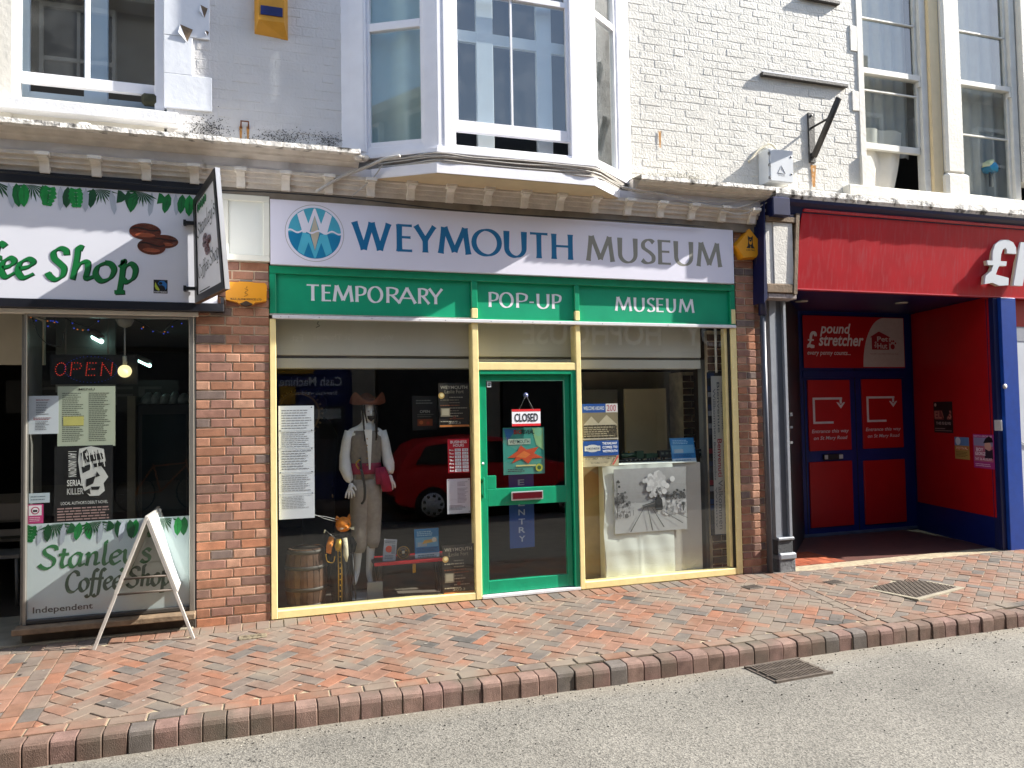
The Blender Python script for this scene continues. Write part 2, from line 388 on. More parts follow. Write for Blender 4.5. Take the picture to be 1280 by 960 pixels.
# ================================================================== palettes
PAVE = [(30, '#7d5f50'), (16, '#765848'), (18, '#766459'), (14, '#6b6058'), (10, '#605a55'), (8, '#845d4a'), (3, '#514e4b')]
RED = [(5, '#aa7d66'), (4, '#9c7059'), (4, '#957062'), (3, '#b48b74'), (3, '#866a5e'), (1, '#b07a5e'), (1, '#7a6b64')]
pave_m = brickmat('paving_brick_material', PAVE, bump=.6, var=.2, dirt='#7a7064', da=.36)
pave_i = brickmat('paving_brick_material_far', PAVE, True, bump=.6, var=.2, dirt='#766c61', da=.45)
kerb_m = brickmat('kerb_block_material', [(4, '#7a625a'), (3, '#6e5a50'), (3, '#80695f'), (2, '#69625d')], bump=.9, var=.25, fine=.35, dirt='#5d564c', da=.35)
brick_m = brickmat('red_brick_material', RED, bump=.7, var=.25)
brick_i = brickmat('red_brick_material_far', RED, True, bump=.7, var=.25)
mortar = MAT('mortar', '#d8c8ae', .9, var=.2, vs=12, bump=.5, bs=120)
joint_sand = MAT('joint_sand', '#9a8d75', .95, var=.3, vs=20, bump=.4, bs=150)
cream_wall = MAT('cream_masonry_paint', '#d0cdc4', .7, var=.05, vs=3, bump=.55, bs=45, dirt='#a9a18c', da=.36, ds=2.6)
white_wall = MAT('white_masonry_paint', '#d4d2d0', .7, var=.05, vs=3, bump=.5, bs=45, dirt='#b3ada2', da=.38, ds=3.2)
render_w = MAT('smooth_white_render', '#d9dde4', .65, var=.04, vs=4, bump=.25, bs=20)
cream_r = MAT('cream_render', '#dcd8cd', .7, var=.06, vs=5, bump=.35, bs=30, dirt='#b7aa90', da=.35)
white_p = MAT('white_gloss_paint', '#efeff4', .35, var=.03, vs=8, bump=.12, bs=25, dirt='#b9b4aa', da=.3, ds=6)
old_p = MAT('flaking_white_paint', '#dedad2', .75, var=.1, vs=18, bump=.8, bs=60, dirt='#3c3832', da=.78, ds=11)
stone_p = MAT('dirty_stone_paint', '#d2cbc0', .75, var=.12, vs=9, bump=.5, bs=50, dirt='#857860', da=.52, ds=7)
frieze_p = MAT('grey_frieze_paint', '#dad9dc', .7, var=.1, vs=6, bump=.3, bs=40, dirt='#6e6a66', da=.55, ds=7)
yel = MAT('pale_yellow_paint', '#f0dd9e', .45, var=.06, vs=12, bump=.12, bs=30, dirt='#a08c58', da=.3, ds=8)
grn = MAT('green_gloss_paint', '#069067', .35, var=.08, vs=10, bump=.15, bs=25, dirt='#0c6b50', da=.3, ds=7)
grn_d = MAT('green_panel_paint', '#059a70', .4, var=.06, vs=5, bump=.05, streak='#0a8561', sa=.45)
alu = MAT('aluminium', '#c9c9cb', .32, metal=.8, var=.05)
alu_w = MAT('white_aluminium_bar', '#dcdcdf', .35, var=.04, vs=20, dirt='#8b8578', da=.3, ds=14)
dark = MAT('black_plastic', '#16171a', .4, var=.2)
navy = MAT('navy_gloss_paint', '#0a1442', .4, var=.15, vs=8, dirt='#2d3550', da=.35)
blue_p = MAT('blue_gloss_paint', '#0f3a8c', .35, var=.12, vs=10, dirt='#4c6394', da=.35, ds=6)
red_p = MAT('red_sign_panel', '#b81222', .38, var=.1, vs=4, streak='#b2383f', sa=.8, dirt='#b86a6e', da=.34, ds=14)
red_d = MAT('red_door_panel', '#a80d12', .4, var=.06, vs=6, dirt='#7c0a0e', da=.35)
grey_p = MAT('grey_gloss_paint', '#8b9097', .45, var=.08, vs=9, bump=.15, bs=25, dirt='#54575c', da=.35)
wood = MAT('bare_timber', '#75634f', .8, var=.3, vs=14, bump=.4, bs=50, dirt='#4b3827', da=.5)
iron = MAT('painted_iron', '#3b3936', .6, var=.2, vs=20, bump=.3, bs=60, dirt='#6d4f35', da=.35)
conc = MAT('concrete', '#8b8372', .9, var=.18, vs=7, bump=.6, bs=90, dirt='#77705f', da=.4)
pane = glassmat('window_glass', tint=(.97, .985, .98), ior=1.75)
pane_u = glassmat('old_window_glass', tint=(.96, .98, .98), ior=1.9, extra=.03, dirt=.05)
int_dark = MAT('dark_interior', '#33332f', .9, var=.2)
int_wall = MAT('interior_wall', '#6b675f', .9, var=.1)

# ================================================================== ground
def asphalt():
    m = MAT('asphalt', '#706d66', .92, var=.1, vs=2.2, bump=1.0, bs=110, dirt='#5c5953', da=.45, ds=1.4)
    t = m.node_tree; N = t.nodes; L = t.links; b = N['Principled BSDF']
    src = b.inputs['Base Color'].links[0].from_socket
    g = N.new('ShaderNodeNewGeometry'); v = N.new('ShaderNodeTexVoronoi'); v.inputs['Scale'].default_value = 105; L.new(g.outputs['Position'], v.inputs['Vector'])
    r = N.new('ShaderNodeMapRange'); r.inputs[1].default_value = .0; r.inputs[2].default_value = 1; r.inputs[3].default_value = .62; r.inputs[4].default_value = 1.34
    sc = N.new('ShaderNodeSeparateColor'); L.new(v.outputs['Color'], sc.inputs[0]); L.new(sc.outputs[0], r.inputs[0])
    s = N.new('ShaderNodeVectorMath'); s.operation = 'SCALE'; L.new(src, s.inputs[0]); L.new(r.outputs[0], s.inputs['Scale'])
    pn = N.new('ShaderNodeTexNoise'); pn.inputs['Scale'].default_value = 55; pn.inputs['Detail'].default_value = 3; L.new(g.outputs['Position'], pn.inputs['Vector'])
    pr = N.new('ShaderNodeMapRange'); pr.inputs[1].default_value = .57; pr.inputs[2].default_value = .66; pr.inputs[3].default_value = 1; pr.inputs[4].default_value = .45; L.new(pn.outputs[0], pr.inputs[0])
    ln = N.new('ShaderNodeTexNoise'); ln.inputs['Scale'].default_value = .9; ln.inputs['Detail'].default_value = 5; L.new(g.outputs['Position'], ln.inputs['Vector'])
    lr = N.new('ShaderNodeMapRange'); lr.inputs[1].default_value = .35; lr.inputs[2].default_value = .65; lr.inputs[3].default_value = .86; lr.inputs[4].default_value = 1.12; L.new(ln.outputs[0], lr.inputs[0])
    pm_ = N.new('ShaderNodeMath'); pm_.operation = 'MULTIPLY'; L.new(pr.outputs[0], pm_.inputs[0]); L.new(lr.outputs[0], pm_.inputs[1])
    s2 = N.new('ShaderNodeVectorMath'); s2.operation = 'SCALE'; L.new(s.outputs[0], s2.inputs[0]); L.new(pm_.outputs[0], s2.inputs['Scale']); s = s2
    # silt gathers along the kerb
    sx = N.new('ShaderNodeSeparateXYZ'); L.new(g.outputs['Position'], sx.inputs[0]); sm = N.new('ShaderNodeMath'); sm.operation = 'MULTIPLY_ADD'; L.new(ln.outputs[0], sm.inputs[0]); sm.inputs[1].default_value = .5; L.new(sx.outputs[1], sm.inputs[2])
    sr = N.new('ShaderNodeMapRange'); sr.inputs[1].default_value = -1.80; sr.inputs[2].default_value = -1.58; sr.inputs[3].default_value = 0; sr.inputs[4].default_value = .45; L.new(sm.outputs[0], sr.inputs[0])
    sm2 = N.new('ShaderNodeMix'); sm2.data_type = 'RGBA'; L.new(sr.outputs[0], sm2.inputs[0]); L.new(s.outputs[0], sm2.inputs[6]); sm2.inputs[7].default_value = lin('#857c6c')
    L.new(sm2.outputs[2], b.inputs['Base Color'])
    bn = [n for n in N if n.type == 'BUMP'][0]; L.new(v.outputs['Distance'], bn.inputs['Height']); bn.inputs['Distance'].default_value = .0035; bn.inputs['Strength'].default_value = .8
    return m
asph = asphalt()
ROADZ = -.17; KY = -1.84
mb = MB()
nx, ny = 90, 24
xs = [-60 + 50 * i / 10 for i in range(10)] + [-10 + .3 * i for i in range(nx)] + [17 + 12 * i for i in range(8)]
ys = [KY + .05 - 8.0 * i / ny for i in range(ny + 1)]
rr = random.Random(3)
vs = [(x, y, ROADZ + .015 * sin(pi * (KY - y) / 8.0) + rr.uniform(-.0015, .0015)) for x in xs for y in ys]
fs = [(i * (ny + 1) + j, (i + 1) * (ny + 1) + j, (i + 1) * (ny + 1) + j + 1, i * (ny + 1) + j + 1) for i in range(len(xs) - 1) for j in range(ny)]
mb.add(vs, fs, asph, True); tag(mb.build('road'), kind='structure')
gmb = MB(); gmb.box(-400, 400, -400, 400, -.5, -.35, conc); tag(gmb.build('ground'), kind='structure')

KB = -1.725
def pz(y): return .018 + .034 * max(y, -1.9)      # the pavement falls to the kerb
pmb = MB(); pmb.add([(-12, KB + .002, pz(KB) - .007), (24, KB + .002, pz(KB) - .007), (24, .1, pz(.1) - .006), (-12, .1, pz(.1) - .006)], [(0, 1, 2, 3)], joint_sand)
pmb.add([(-12, KY + .03, -.35), (24, KY + .03, -.35), (24, KY + .03, -.11), (-12, KY + .03, -.11)], [(0, 1, 2, 3)], joint_sand)
pavement = tag(pmb.build('pavement'), kind='structure')

def clip(poly, n, d):
    """keep the side n.p <= d"""
    out = []
    for i in range(len(poly)):
        a, b = poly[i], poly[(i + 1) % len(poly)]; da = a[0]*n[0] + a[1]*n[1] - d; db = b[0]*n[0] + b[1]*n[1] - d
        if da <= 0: out.append(a)
        if (da < 0 < db) or (db < 0 < da):
            t = da / (da - db); out.append((a[0] + (b[0]-a[0])*t, a[1] + (b[1]-a[1])*t))
    return out
def area(p): return abs(sum(p[i][0]*p[(i+1)%len(p)][1] - p[(i+1)%len(p)][0]*p[i][1] for i in range(len(p)))) / 2
def inset(poly, g):
    cx = sum(p[0] for p in poly) / len(poly); cy = sum(p[1] for p in poly) / len(poly); out = []
    for x, y in poly:
        d = math.hypot(x - cx, y - cy) or 1; k = max(0, 1 - g * 1.4 / d); out.append((cx + (x - cx) * k, cy + (y - cy) * k))
    return out
blocks = []   # outlines of paving blocks
def herring(regions, ang, ox, oy, tone=0):
    """regions: half-planes (n, d); a herringbone of 200 x 100 blocks clipped to them"""
    ca, sa = cos(ang), sin(ang); U = .1
    for i in range(-140, 140):
        for j in range(-140, 140):
            k = (i - j) % 4
            if k == 0: r = (i, j, i + 2, j + 1)
            elif k == 3: r = (i, j, i + 1, j + 2)      # upright block
            else: continue
            x0, y0, x1, y1 = [q * U for q in r]
            P = []
            for x, y in ((x0, y0), (x1, y0), (x1, y1), (x0, y1)):
                P.append((ox + x * ca - y * sa, oy + x * sa + y * ca))
            if max(p[0] for p in P) < -3.4 or min(p[0] for p in P) > 11 or max(p[1] for p in P) < -1.9 or min(p[1] for p in P) > .1: continue
            for n, d in regions:
                P = clip(P, n, d)
                if len(P) < 3: break
            if len(P) >= 3 and area(P) > .0012: blocks.append(P)
SOLD = -.215; STR = -1.62; KB = -1.725     # soldier course by the shops, stretcher course by the kerb, back of the kerb
# the line that parts the two laying directions runs from the pier foot to the kerb
A0 = GZ(962, 722, 0); A1 = GZ(1092, 781, -.05); dv = (A1 - A0); dv.normalize(); nn = (dv.y, -dv.x)   # normal
if nn[0] < 0: nn = (-nn[0], -nn[1])
dd = nn[0] * A0.x + nn[1] * A0.y
B0 = GZ(98, 816, 0); B1 = GZ(33, 923, -.05); bvn = (B1 - B0); bvn.normalize(); bn_ = (bvn.y, -bvn.x)
if bn_[0] > 0: bn_ = (-bn_[0], -bn_[1])
bd = bn_[0] * B0.x + bn_[1] * B0.y          # bn_ points left: keep n.p <= bd on the right side
top = ((0, 1), SOLD); bot = ((0, -1), -STR)
herring([top, bot, (nn, dd - .0), (bn_, bd)], radians(45), 0.03, -.03)
herring([((0, 1), -.1), bot, ((-nn[0], -nn[1]), -dd - .105)], radians(45) + math.atan2(dv.y, dv.x) + radians(88), .2, .1)
# the parting row itself
L_ = (A1 - A0).length + 1.2; k = -.3
while k < L_:
    P = [(A0.x + dv.x * t + nn[0] * q, A0.y + dv.y * t + nn[1] * q) for t, q in ((k, 0), (k + .2, 0), (k + .2, .1), (k, .1))]
    for n, d in (top, bot):
        P = clip(P, n, d)
        if len(P) < 3: break
    if len(P) >= 3: blocks.append(P)
    k += .204
# rows running out to the road by the cafe door
bdv = (B1 - B0); bdv.normalize()
for c_ in range(0, 22):
    for r_ in range(-6, 16):
        t0 = r_ * .2 + (.1 if c_ % 2 else 0); q0 = c_ * .105
        P = [(B0.x + bdv.x * t + bn_[0] * q, B0.y + bdv.y * t + bn_[1] * q) for t, q in ((t0, q0), (t0 + .197, q0), (t0 + .197, q0 + .102), (t0, q0 + .102))]
        for n, d in (top, bot):
            P = clip(P, n, d)
            if len(P) < 3: break
        if len(P) >= 3 and area(P) > .001: blocks.append(P)
k = -3.4
while k < 5.35:
    blocks.append([(k, SOLD + .003), (k + .1, SOLD + .003), (k + .1, -.012), (k, -.012)]); k += .104
k = -3.4
while k < 11:
    blocks.append([(k, KB + .002), (k + .2, KB + .002), (k + .2, STR - .003), (k, STR - .003)]); k += .204
def block_mesh(P, mbx, mat, tilt):
    g = .0030; Q = inset(P, g); R = inset(P, g + .0035); n = len(Q)
    f = lambda x, y: pz(y) + tilt[0] + (x - Q[0][0]) * tilt[1] + (y - Q[0][1]) * tilt[2]
    vs = [(x, y, f(x, y) - .012) for x, y in Q] + [(x, y, f(x, y) - .0025) for x, y in Q] + [(x, y, f(x, y)) for x, y in R]
    fs = [tuple(range(2 * n, 3 * n))] + [(i, (i + 1) % n, n + (i + 1) % n, n + i) for i in range(n)] + [(n + i, n + (i + 1) % n, 2 * n + (i + 1) % n, 2 * n + i) for i in range(n)]
    mbx.add(vs, fs, mat)
def cen(P): return Vector((sum(p[0] for p in P) / len(P), sum(p[1] for p in P) / len(P), 0))
def inview(p):
    d = Vector(p) - CAMP; z = d.dot(fwd)
    return z > 0 and abs(d.dot(rt) / z) < 640 / FPX and abs(d.dot(upv) / z) < 480 / FPX
covers = [(GZ(1140, 733, 0), .42, .3), (GZ(940, 734, 0), .11, .07), (GZ(1042, 728, 0), .12, .07), (GZ(316, 797, 0), .11, .06)]
def covered(c): return any(abs(c.x - q.x) < a - .10 and abs(c.y - q.y) < b - .08 for q, a, b in covers[:1])
def d2(P):
    c = cen(P); v = inview((c.x, c.y, 0))
    return (0 if v else 100) + (c - Vector((CAMP.x, CAMP.y, 0))).length / max(area(P) / .02, .3) ** .5
blocks = [P for P in blocks if not covered(cen(P))]
blocks.sort(key=d2)
far = MB(); rr = random.Random(11)
for i, P in enumerate(blocks):
    tl = (rr.uniform(-.0018, .0022), rr.uniform(-.012, .012), rr.uniform(-.012, .012))
    if i < 300:
        b_ = MB(); block_mesh(P, b_, pave_m, tl); b_.build('paving_brick', pavement)
    else: block_mesh(P, far, pave_i, tl)
tag(far.build('far_paving_bricks', pavement), kind='stuff')
# kerb
kerb = MB(); kerb.box(-12, 24, KY + .02, KB - .01, -.35, -.08, joint_sand); kerb = tag(kerb.build('kerb'), kind='structure')
rr = random.Random(5)
kms = []
for v in range(5):
    q = MB(); h = .125
    pts = [(-h/2 + .105, 0)]
    # rounded nose: profile (y, z) extruded along x
    prof = [(.0, -.16), (.0, -.035), (.004 + rr.uniform(0, .004), -.014), (.018, -.003), (.05, 0), (.112, 0), (.115, -.004), (.115, -.16)]
    L2 = .121; mbk = q; n = len(prof); m_ = []
    segs = [0, .004, L2 * .5, L2 - .004, L2]
    for si, s_ in enumerate(segs):
        e = .003 if si in (0, len(segs) - 1) else 0
        m_ += [(s_, y + (e if y < .05 else -e) + rr.uniform(-.001, .001), z - (e if z > -.1 else 0) + rr.uniform(-.001, .001)) for y, z in prof]
    fs = [(i * n + j, (i + 1) * n + j, (i + 1) * n + j + 1, i * n + j + 1) for i in range(len(segs) - 1) for j in range(n - 1)]
    fs += [tuple(range(n)), tuple(range((len(segs) - 1) * n, len(segs) * n))]
    q.add(m_, fs, kerb_m)
    me = D.meshes.new('kerb_block'); me.from_pydata(q.v, [], q.f); me.materials.append(kerb_m); kms.append(me)
x = -3.5
while x < 12:
    o = OBJ('kerb_block', rr.choice(kms), kerb)
    o.location = (x, KY + rr.uniform(-.005, .005) + .012 * sin(x * 1.7), -.045 + rr.uniform(-.004, .004)); o.rotation_euler = (rr.uniform(-.012, .012), rr.uniform(-.01, .01), rr.uniform(-.012, .012)); x += .1265
b = MB(); gm_ = MAT('old_chewing_gum', '#8f8a82', .9, var=.2); gd_ = MAT('dark_spots', '#3a3632', .9); r2 = random.Random(21)
for i in range(90):
    x, y, e = r2.uniform(-3, 9), r2.uniform(-1.7, -.25), r2.uniform(.006, .016); z = pz(y) + .0036
    b.add([(x + e * cos(k) * r2.uniform(.8, 1.2), y + e * sin(k) * .9, z) for k in (0, .9, 1.8, 2.7, 3.6, 4.5, 5.4)], [tuple(range(7))], gm_ if i % 3 else gd_)
tag(b.build('gum_spots', pavement), kind='stuff')
b = MB(); gw_ = MAT('pale_grit', '#b9b4a8', .9, var=.2); gk_ = MAT('dark_grit', '#2f2c29', .9, var=.3)
for i in range(900):
    x = r2.uniform(-2, 9); y = KY - .02 - abs(r2.gauss(0, .5 if i % 2 else .09)); e = r2.uniform(.0015, .0042); z = ROADZ + .015 * sin(pi * max(0, KY - y) / 8) + .001
    b.box(x - e, x + e * .8, y - e * .8, y + e, z - .001, z + e, gw_ if i % 4 == 0 else gk_)
tag(b.build('road_grit'), kind='stuff')
# step in front of the cafe
s = MB(); s.box(-6, -.02, -.06, .9, -.1, .03, conc, ch=.005); tag(s.build('cafe_doorstep'), kind='structure')

# ================================================================== brickwork
def brick_mesh(w_, h_, dpt, mat, seed, jag=.0015):
    r_ = random.Random(seed); c = .004
    j = lambda: r_.uniform(-jag, jag)
    vs = [(j(), dpt, j()), (w_ + j(), dpt, j()), (w_ + j(), dpt, h_ + j()), (j(), dpt, h_ + j())]
    vs += [(x + j(), c, z + j()) for x, z in ((0, 0), (w_, 0), (w_, h_), (0, h_))]
    vs += [(x + j(), j() * .6, z + j()) for x, z in ((c, c), (w_ - c, c), (w_ - c, h_ - c), (c, h_ - c))]
    fs = [(8, 9, 10, 11)] + [(i, (i + 1) % 4, 4 + (i + 1) % 4, 4 + i) for i in range(4)] + [(4 + i, 4 + (i + 1) % 4, 8 + (i + 1) % 4, 8 + i) for i in range(4)]
    me = D.meshes.new('brick'); me.from_pydata(vs, [], fs); me.materials.append(mat); return me
_bm = {}
def brick_at(x0, x1, z, y, h_, mat, parent, rr, dpt=.014, jag=.0015, stuff=None, skip=None):
    w_ = round(x1 - x0, 3)
    if w_ < .02: return
    k = (w_, h_, mat.name, rr.randrange(4), dpt, jag)
    if k not in _bm: _bm[k] = brick_mesh(w_, h_, dpt, mat, hash(k[:2]) % 999 + k[3], jag)
    if stuff is not None:
        me = _bm[k]; stuff.add([(v.co.x + x0, v.co.y + y, v.co.z + z) for v in me.vertices], [tuple(p.vertices) for p in me.polygons], stuff.bmat); return
    o = OBJ('brick', _bm[k], parent); o.location = (x0, y + rr.uniform(-.0012, .0012), z); return o
def flemish(x0, x1, z0, n, y, mat, parent, phase=0, rr=None, S=.215, Hd=.1025, J=.01, lim=300, **k):
    """courses of alternate stretchers and headers clipped to x0..x1; z0 bottom, n courses of 75 mm"""
    rr = rr or random.Random(1); cnt = 0; st = None
    for c_ in range(n):
        x = x0 - (0 if c_ % 2 == phase else (S + J) - (S - Hd) / 2 + 0.0) - (S + J if 0 else 0)
        kind = 0; x = x0 if c_ % 2 == phase else x0 - ((S - Hd) / 2 + Hd / 2 + .0)
        if c_ % 2 != phase: x = x0 - (S + J) / 2 - .0; kind = 0
        while x < x1:
            L2 = S if kind == 0 else Hd
            a, b = max(x, x0), min(x + L2, x1)
            if b - a > .025:
                cnt += 1
                o = None
                brick_at(a, b, z0 + c_ * .075 + .005, y, .065, mat, parent, rr, **k)
            x += L2 + J; kind = 1 - kind
    return cnt

# left red brick pier
def pier(name, label, x0, x1, z1, side_y=.25, phase=0):
    root = MB(); root.box(x0 + .004, x1 - .004, .008, side_y, 0, z1, mortar); root = tag(root.build(name), label, 'brick pier', 'red brick piers between the shopfronts')
    rr = random.Random(int(x0 * 100) + 9)
    n = int(z1 / .075)
    for c_ in range(n):
        z = c_ * .075 + .012
        wd = x1 - x0
        if wd > .45:
            if c_ % 2 == phase: cuts = [0, .215, .225, .328, .338, wd]
            else: cuts = [0, .1, .11, .268, .278, .438, .448, wd]
        else:
            if c_ % 2 == phase: cuts = [0, wd]
            else: cuts = [0, wd * .48, wd * .48 + .01, wd]
        for i in range(0, len(cuts), 2):
            brick_at(x0 + cuts[i], x0 + cuts[i + 1], z, -.002, .064, brick_m, root, rr, dpt=.012)
    return root
pierL = pier('brick_pier', 'red brick pier with faded patches between the cafe window and the museum window', 0.0, .558, 3.5)
pierR = pier('brick_pier', 'narrow red brick pier on the right of the museum window beside the downpipe', 5.045, 5.26, 3.5, phase=1)
# its set-back return that shows beyond the downpipe
q = MB(); q.box(5.268, 5.40, .03, .3, 0, 3.5, mortar); ret = tag(q.build('brick_return'), 'thin strip of red brick behind the dark downpipe', 'brick pier')
rr = random.Random(77)
for c_ in range(45):
    brick_at(5.27, 5.33 if c_ % 2 else 5.398, c_ * .075 + .012, .018, .064, brick_m, ret, rr, dpt=.012)
    if c_ % 2: brick_at(5.34, 5.398, c_ * .075 + .012, .018, .064, brick_m, ret, rr, dpt=.012)

# ------------------------------------------------------------------ painted brick walls above
XQ = wx(262, 20); XW0 = wx(16, 60); XW1 = wx(205, 60)      # quoins and window of the left upper floor
XB0 = wx(426, 120); XB1 = wx(788, 150)                     # where the bay meets the wall
XR = wx(1072, 100)                                          # surround of the right hand windows
ZW = 3.80; ZT = 7.2
def wall(name, label, x0, x1, mat, stmat, z0=ZW, n=29, phase=0, holes=(), cat='wall', y=0.):
    b = MB()
    b.box(x0, x1, y - .0006, .3, z0, ZT, mat)
    root = tag(b.build(name), label, cat); rr = random.Random(int(x0 * 10) + 5)
    st = MB(); st.bmat = mat; made = []
    for c_ in range(n):
        x = x0 - (0 if c_ % 2 == phase else .165); kind = 0
        z = z0 + c_ * .0765 + .004
        while x < x1:
            L2 = (.215 if kind == 0 else .1025) + rr.uniform(-.003, .003)
            a, e = max(x, x0), min(x + L2, x1)
            for (hx0, hx1, hz0, hz1) in holes:
                if z + .065 > hz0 and z < hz1:
                    if a < hx1 and e > hx0:
                        if a < hx0: e = hx0
                        else: a = hx1
            if e - a > .03 and rr.random() > .05: made.append((a, e, z))
            x += L2 + .007; kind = 1 - kind
    made.sort(key=lambda t: 0 if inview((t[0], 0, t[2])) else 1)
    for i, (a, e, z) in enumerate(made):
        brick_at(round(a, 2), round(e, 2), z, y - .0018 if i % 3 else y - .0028, .070, mat, root, rr, dpt=.012, jag=.002, stuff=st if i >= 300 else None)
    if st.v: tag(st.build('more_bricks', root), kind='stuff')
    return root
wallL = wall('painted_brick_wall', 'greyish white painted brick wall left of the bay window', XW1 + .02, XB0 + .05, white_wall, None, phase=1)
wallR = wall('painted_brick_wall', 'cream painted brick wall between the bay window and the tall sash windows', XB1 - .05, XR, cream_wall, None)
# behind: the main body of the terrace so that nothing is see-through
q = MB(); q.box(-4, 12, .28, .34, 3.0, 3.85, int_wall); q.box(-4, 12, .3, 7, ZT, ZT + .1, int_dark); q.box(-4, 12, 6.9, 7, 0, ZT, int_dark)
q.box(-4.1, -4, 0, 7, 0, ZT, int_dark); q.box(12, 12.1, 0, 7, 0, ZT, int_dark)
tag(q.build('terrace_building'), 'long terrace block behind the shopfronts with its floors above', 'building')
# smooth rendered quoins at the left window
q = MB(); rt_ = [(wz(262, 0), 9, wx(262, 20)), (wz(205, 52), wz(205, 0), wx(262, 20)), (wz(205, 98), wz(205, 52), wx(241, 75)), (wz(205, 147), wz(205, 98), wx(265, 120))]
zq = [wz(262, 140), wz(262, 98), wz(262, 51), 6.3]; xq = [wx(265, 120), wx(241, 75), wx(262, 25)]
q1 = tag(MB().box(XW1, xq[0], -.016, .05, zq[0], zq[1], render_w, ch=.003).box(XW1, xq[1], -.015, .05, zq[1] + .002, zq[2], render_w, ch=.003).box(XW1, xq[2], -.016, .05, zq[2] + .002, zq[3] + .9, render_w, ch=.003).build('rendered_window_surround'), 'smooth bluish white toothed render beside the upper left window', 'window surround')
for (u, v, du, dv_) in ((233, 40, 7, 12), (255, 13, 4, 9), (259, 41, 2, 4)):   # torn flakes of paint
    p = WY(u, v, -.0175); sc_ = .0069
    f_ = MB(); f_.add([(p.x - du * sc_, -.018, p.z + dv_ * sc_ * .7), (p.x + du * sc_, -.02, p.z + dv_ * sc_ * .3), (p.x + du * sc_ * .1, -.019, p.z - dv_ * sc_)], [(0, 1, 2)], wood)
    f_.add([(p.x - du * sc_, -.018, p.z + dv_ * sc_ * .7), (p.x - du * sc_ * 1.2, -.034, p.z - dv_ * sc_ * .2), (p.x + du * sc_ * .1, -.019, p.z - dv_ * sc_)], [(0, 1, 2)], render_w)
    f_.build('paint_flake', q1)
q = MB(); q.box(-4, XW0, -.016, .3, ZW, ZT, cream_r, ch=.003); T('cream rendered wall at the left edge beside the upper window', 'wall', q, 'rendered_wall')
q = MB(); q.box(XW0, XW1, .0, .3, 3.8, wz(100, 128), cream_r)
T('yellowing cream band of wall under the upper left window sill', 'wall', q, 'wall_band')

# dark mould specks and rust marks lie on the wall as stains in its own right
def stain(label, u, v, ru, rv, n, col, y, seed, root):
    r_ = random.Random(seed); m = MAT('mould_' + str(col), col, .9, var=.2); b = MB(); s_ = .0068
    for i in range(n):
        a = r_.gauss(0, .42); c = r_.gauss(0, .42); p = WY(u + a * ru, v + c * rv, y); e = r_.uniform(.002, .0065); k = r_.randrange(4, 6); th = r_.random() * 6
        b.add([(p.x + e * cos(th + 2*pi*j/k), y, p.z + e * sin(th + 2*pi*j/k) * .8) for j in range(k)], [tuple(range(k))], m)
    tag(b.build('mould_specks', root), kind='stuff')
stain('', 258, 163, 34, 20, 520, '#4a4a48', -.0075, 3, wallL)
stain('', 355, 172, 55, 12, 420, '#5b5a56', -.0075, 4, wallL)
stain('', 412, 176, 20, 10, 200, '#5b5a56', -.0075, 6, wallL)
stain('', 845, 222, 60, 9, 500, '#7d7a6a', -.0105, 5, wallR)
def rust(u, v, w_, h_, y, root):
    b = MB(); rm = MAT('rust_stain', '#b98548', .9, var=.25, vs=40, dirt='#e0d6c2', da=.7, ds=30); p = WY(u, v, y); q_ = WY(u + w_, v + h_, y)
    b.add([(p.x, y, p.z), (q_.x, y, p.z), (q_.x - (q_.x-p.x)*.3, y, q_.z), (p.x + (q_.x-p.x)*.3, y, q_.z)], [(0, 1, 2, 3)], rm); tag(b.build('rust_streak', root), kind='stuff')
rust(823, 163, 4, 22, -.0106, wallR); rust(1013, 206, 8, 28, -.0106, wallR); rust(299, 158, 4, 22, -.0078, wallL); rust(308, 158, 4, 20, -.0078, wallL)
b = MB(); p = WY(306, 158, 0); b.tube([(p.x - .03, -.004, p.z - .02), (p.x - .028, -.035, p.z + .03), (p.x + .028, -.035, p.z + .03), (p.x + .03, -.004, p.z - .02)], .008, MAT('rusty_iron', '#7a4a2a', .9, var=.4, vs=40, bump=.5), 6)
T('small rusty iron hook fixed low on the white painted wall', 'hook', b, 'rusty_hook')

# ------------------------------------------------------------------ cornice over cafe and museum
XC = wx(957, 250, -.15)
prof = [(.02, 3.88), (-.25, 3.858), (-.288, 3.850), (-.292, 3.812), (-.25, 3.803), (-.235, 3.785), (-.205, 3.78), (-.2, 3.765), (-.165, 3.76), (-.13, 3.748),
        (-.12, 3.745), (-.12, 3.668)]
prof2 = [(-.135, 3.668), (-.135, 3.640), (-.112, 3.636), (-.108, 3.606), (-.088, 3.602), (-.084, 3.570), (-.06, 3.566), (-.055, 3.530), (-.05, 3.525)]
def run_profile(mb, prof, xs, mat, jit=0., seed=1, mats=None):
    r_ = random.Random(seed); n = len(prof); vs = []
    for x in xs:
        e = r_.uniform(-jit, jit)
        vs += [(x, y + (e * .7 if 0 < i < 4 else 0) + r_.uniform(-jit, jit) * (.5 if i < 4 else .12), z + (e if 0 < i < 4 else 0)) for i, (y, z) in enumerate(prof)]
    for i in range(len(xs) - 1):
        for j in range(n - 1):
            mb.add([vs[i*n+j], vs[(i+1)*n+j], vs[(i+1)*n+j+1], vs[i*n+j+1]], [(0, 1, 2, 3)], (mats[j] if mats else mat))
xs = [-4 + .045 * i for i in range(int((XC + 4) / .045) + 1)] + [XC]
cm = [old_p] * 4 + [stone_p] * 6 + [frieze_p]
XBL, XBR = 1.28, 3.86
b = MB()
run_profile(b, prof, [x for x in xs if x < XBL] + [XBL], stone_p, .004, 2, cm)
corn = tag(b.build('cornice'), 'dirty white cornice with flaking lip running over the cafe and museum signs', 'cornice')
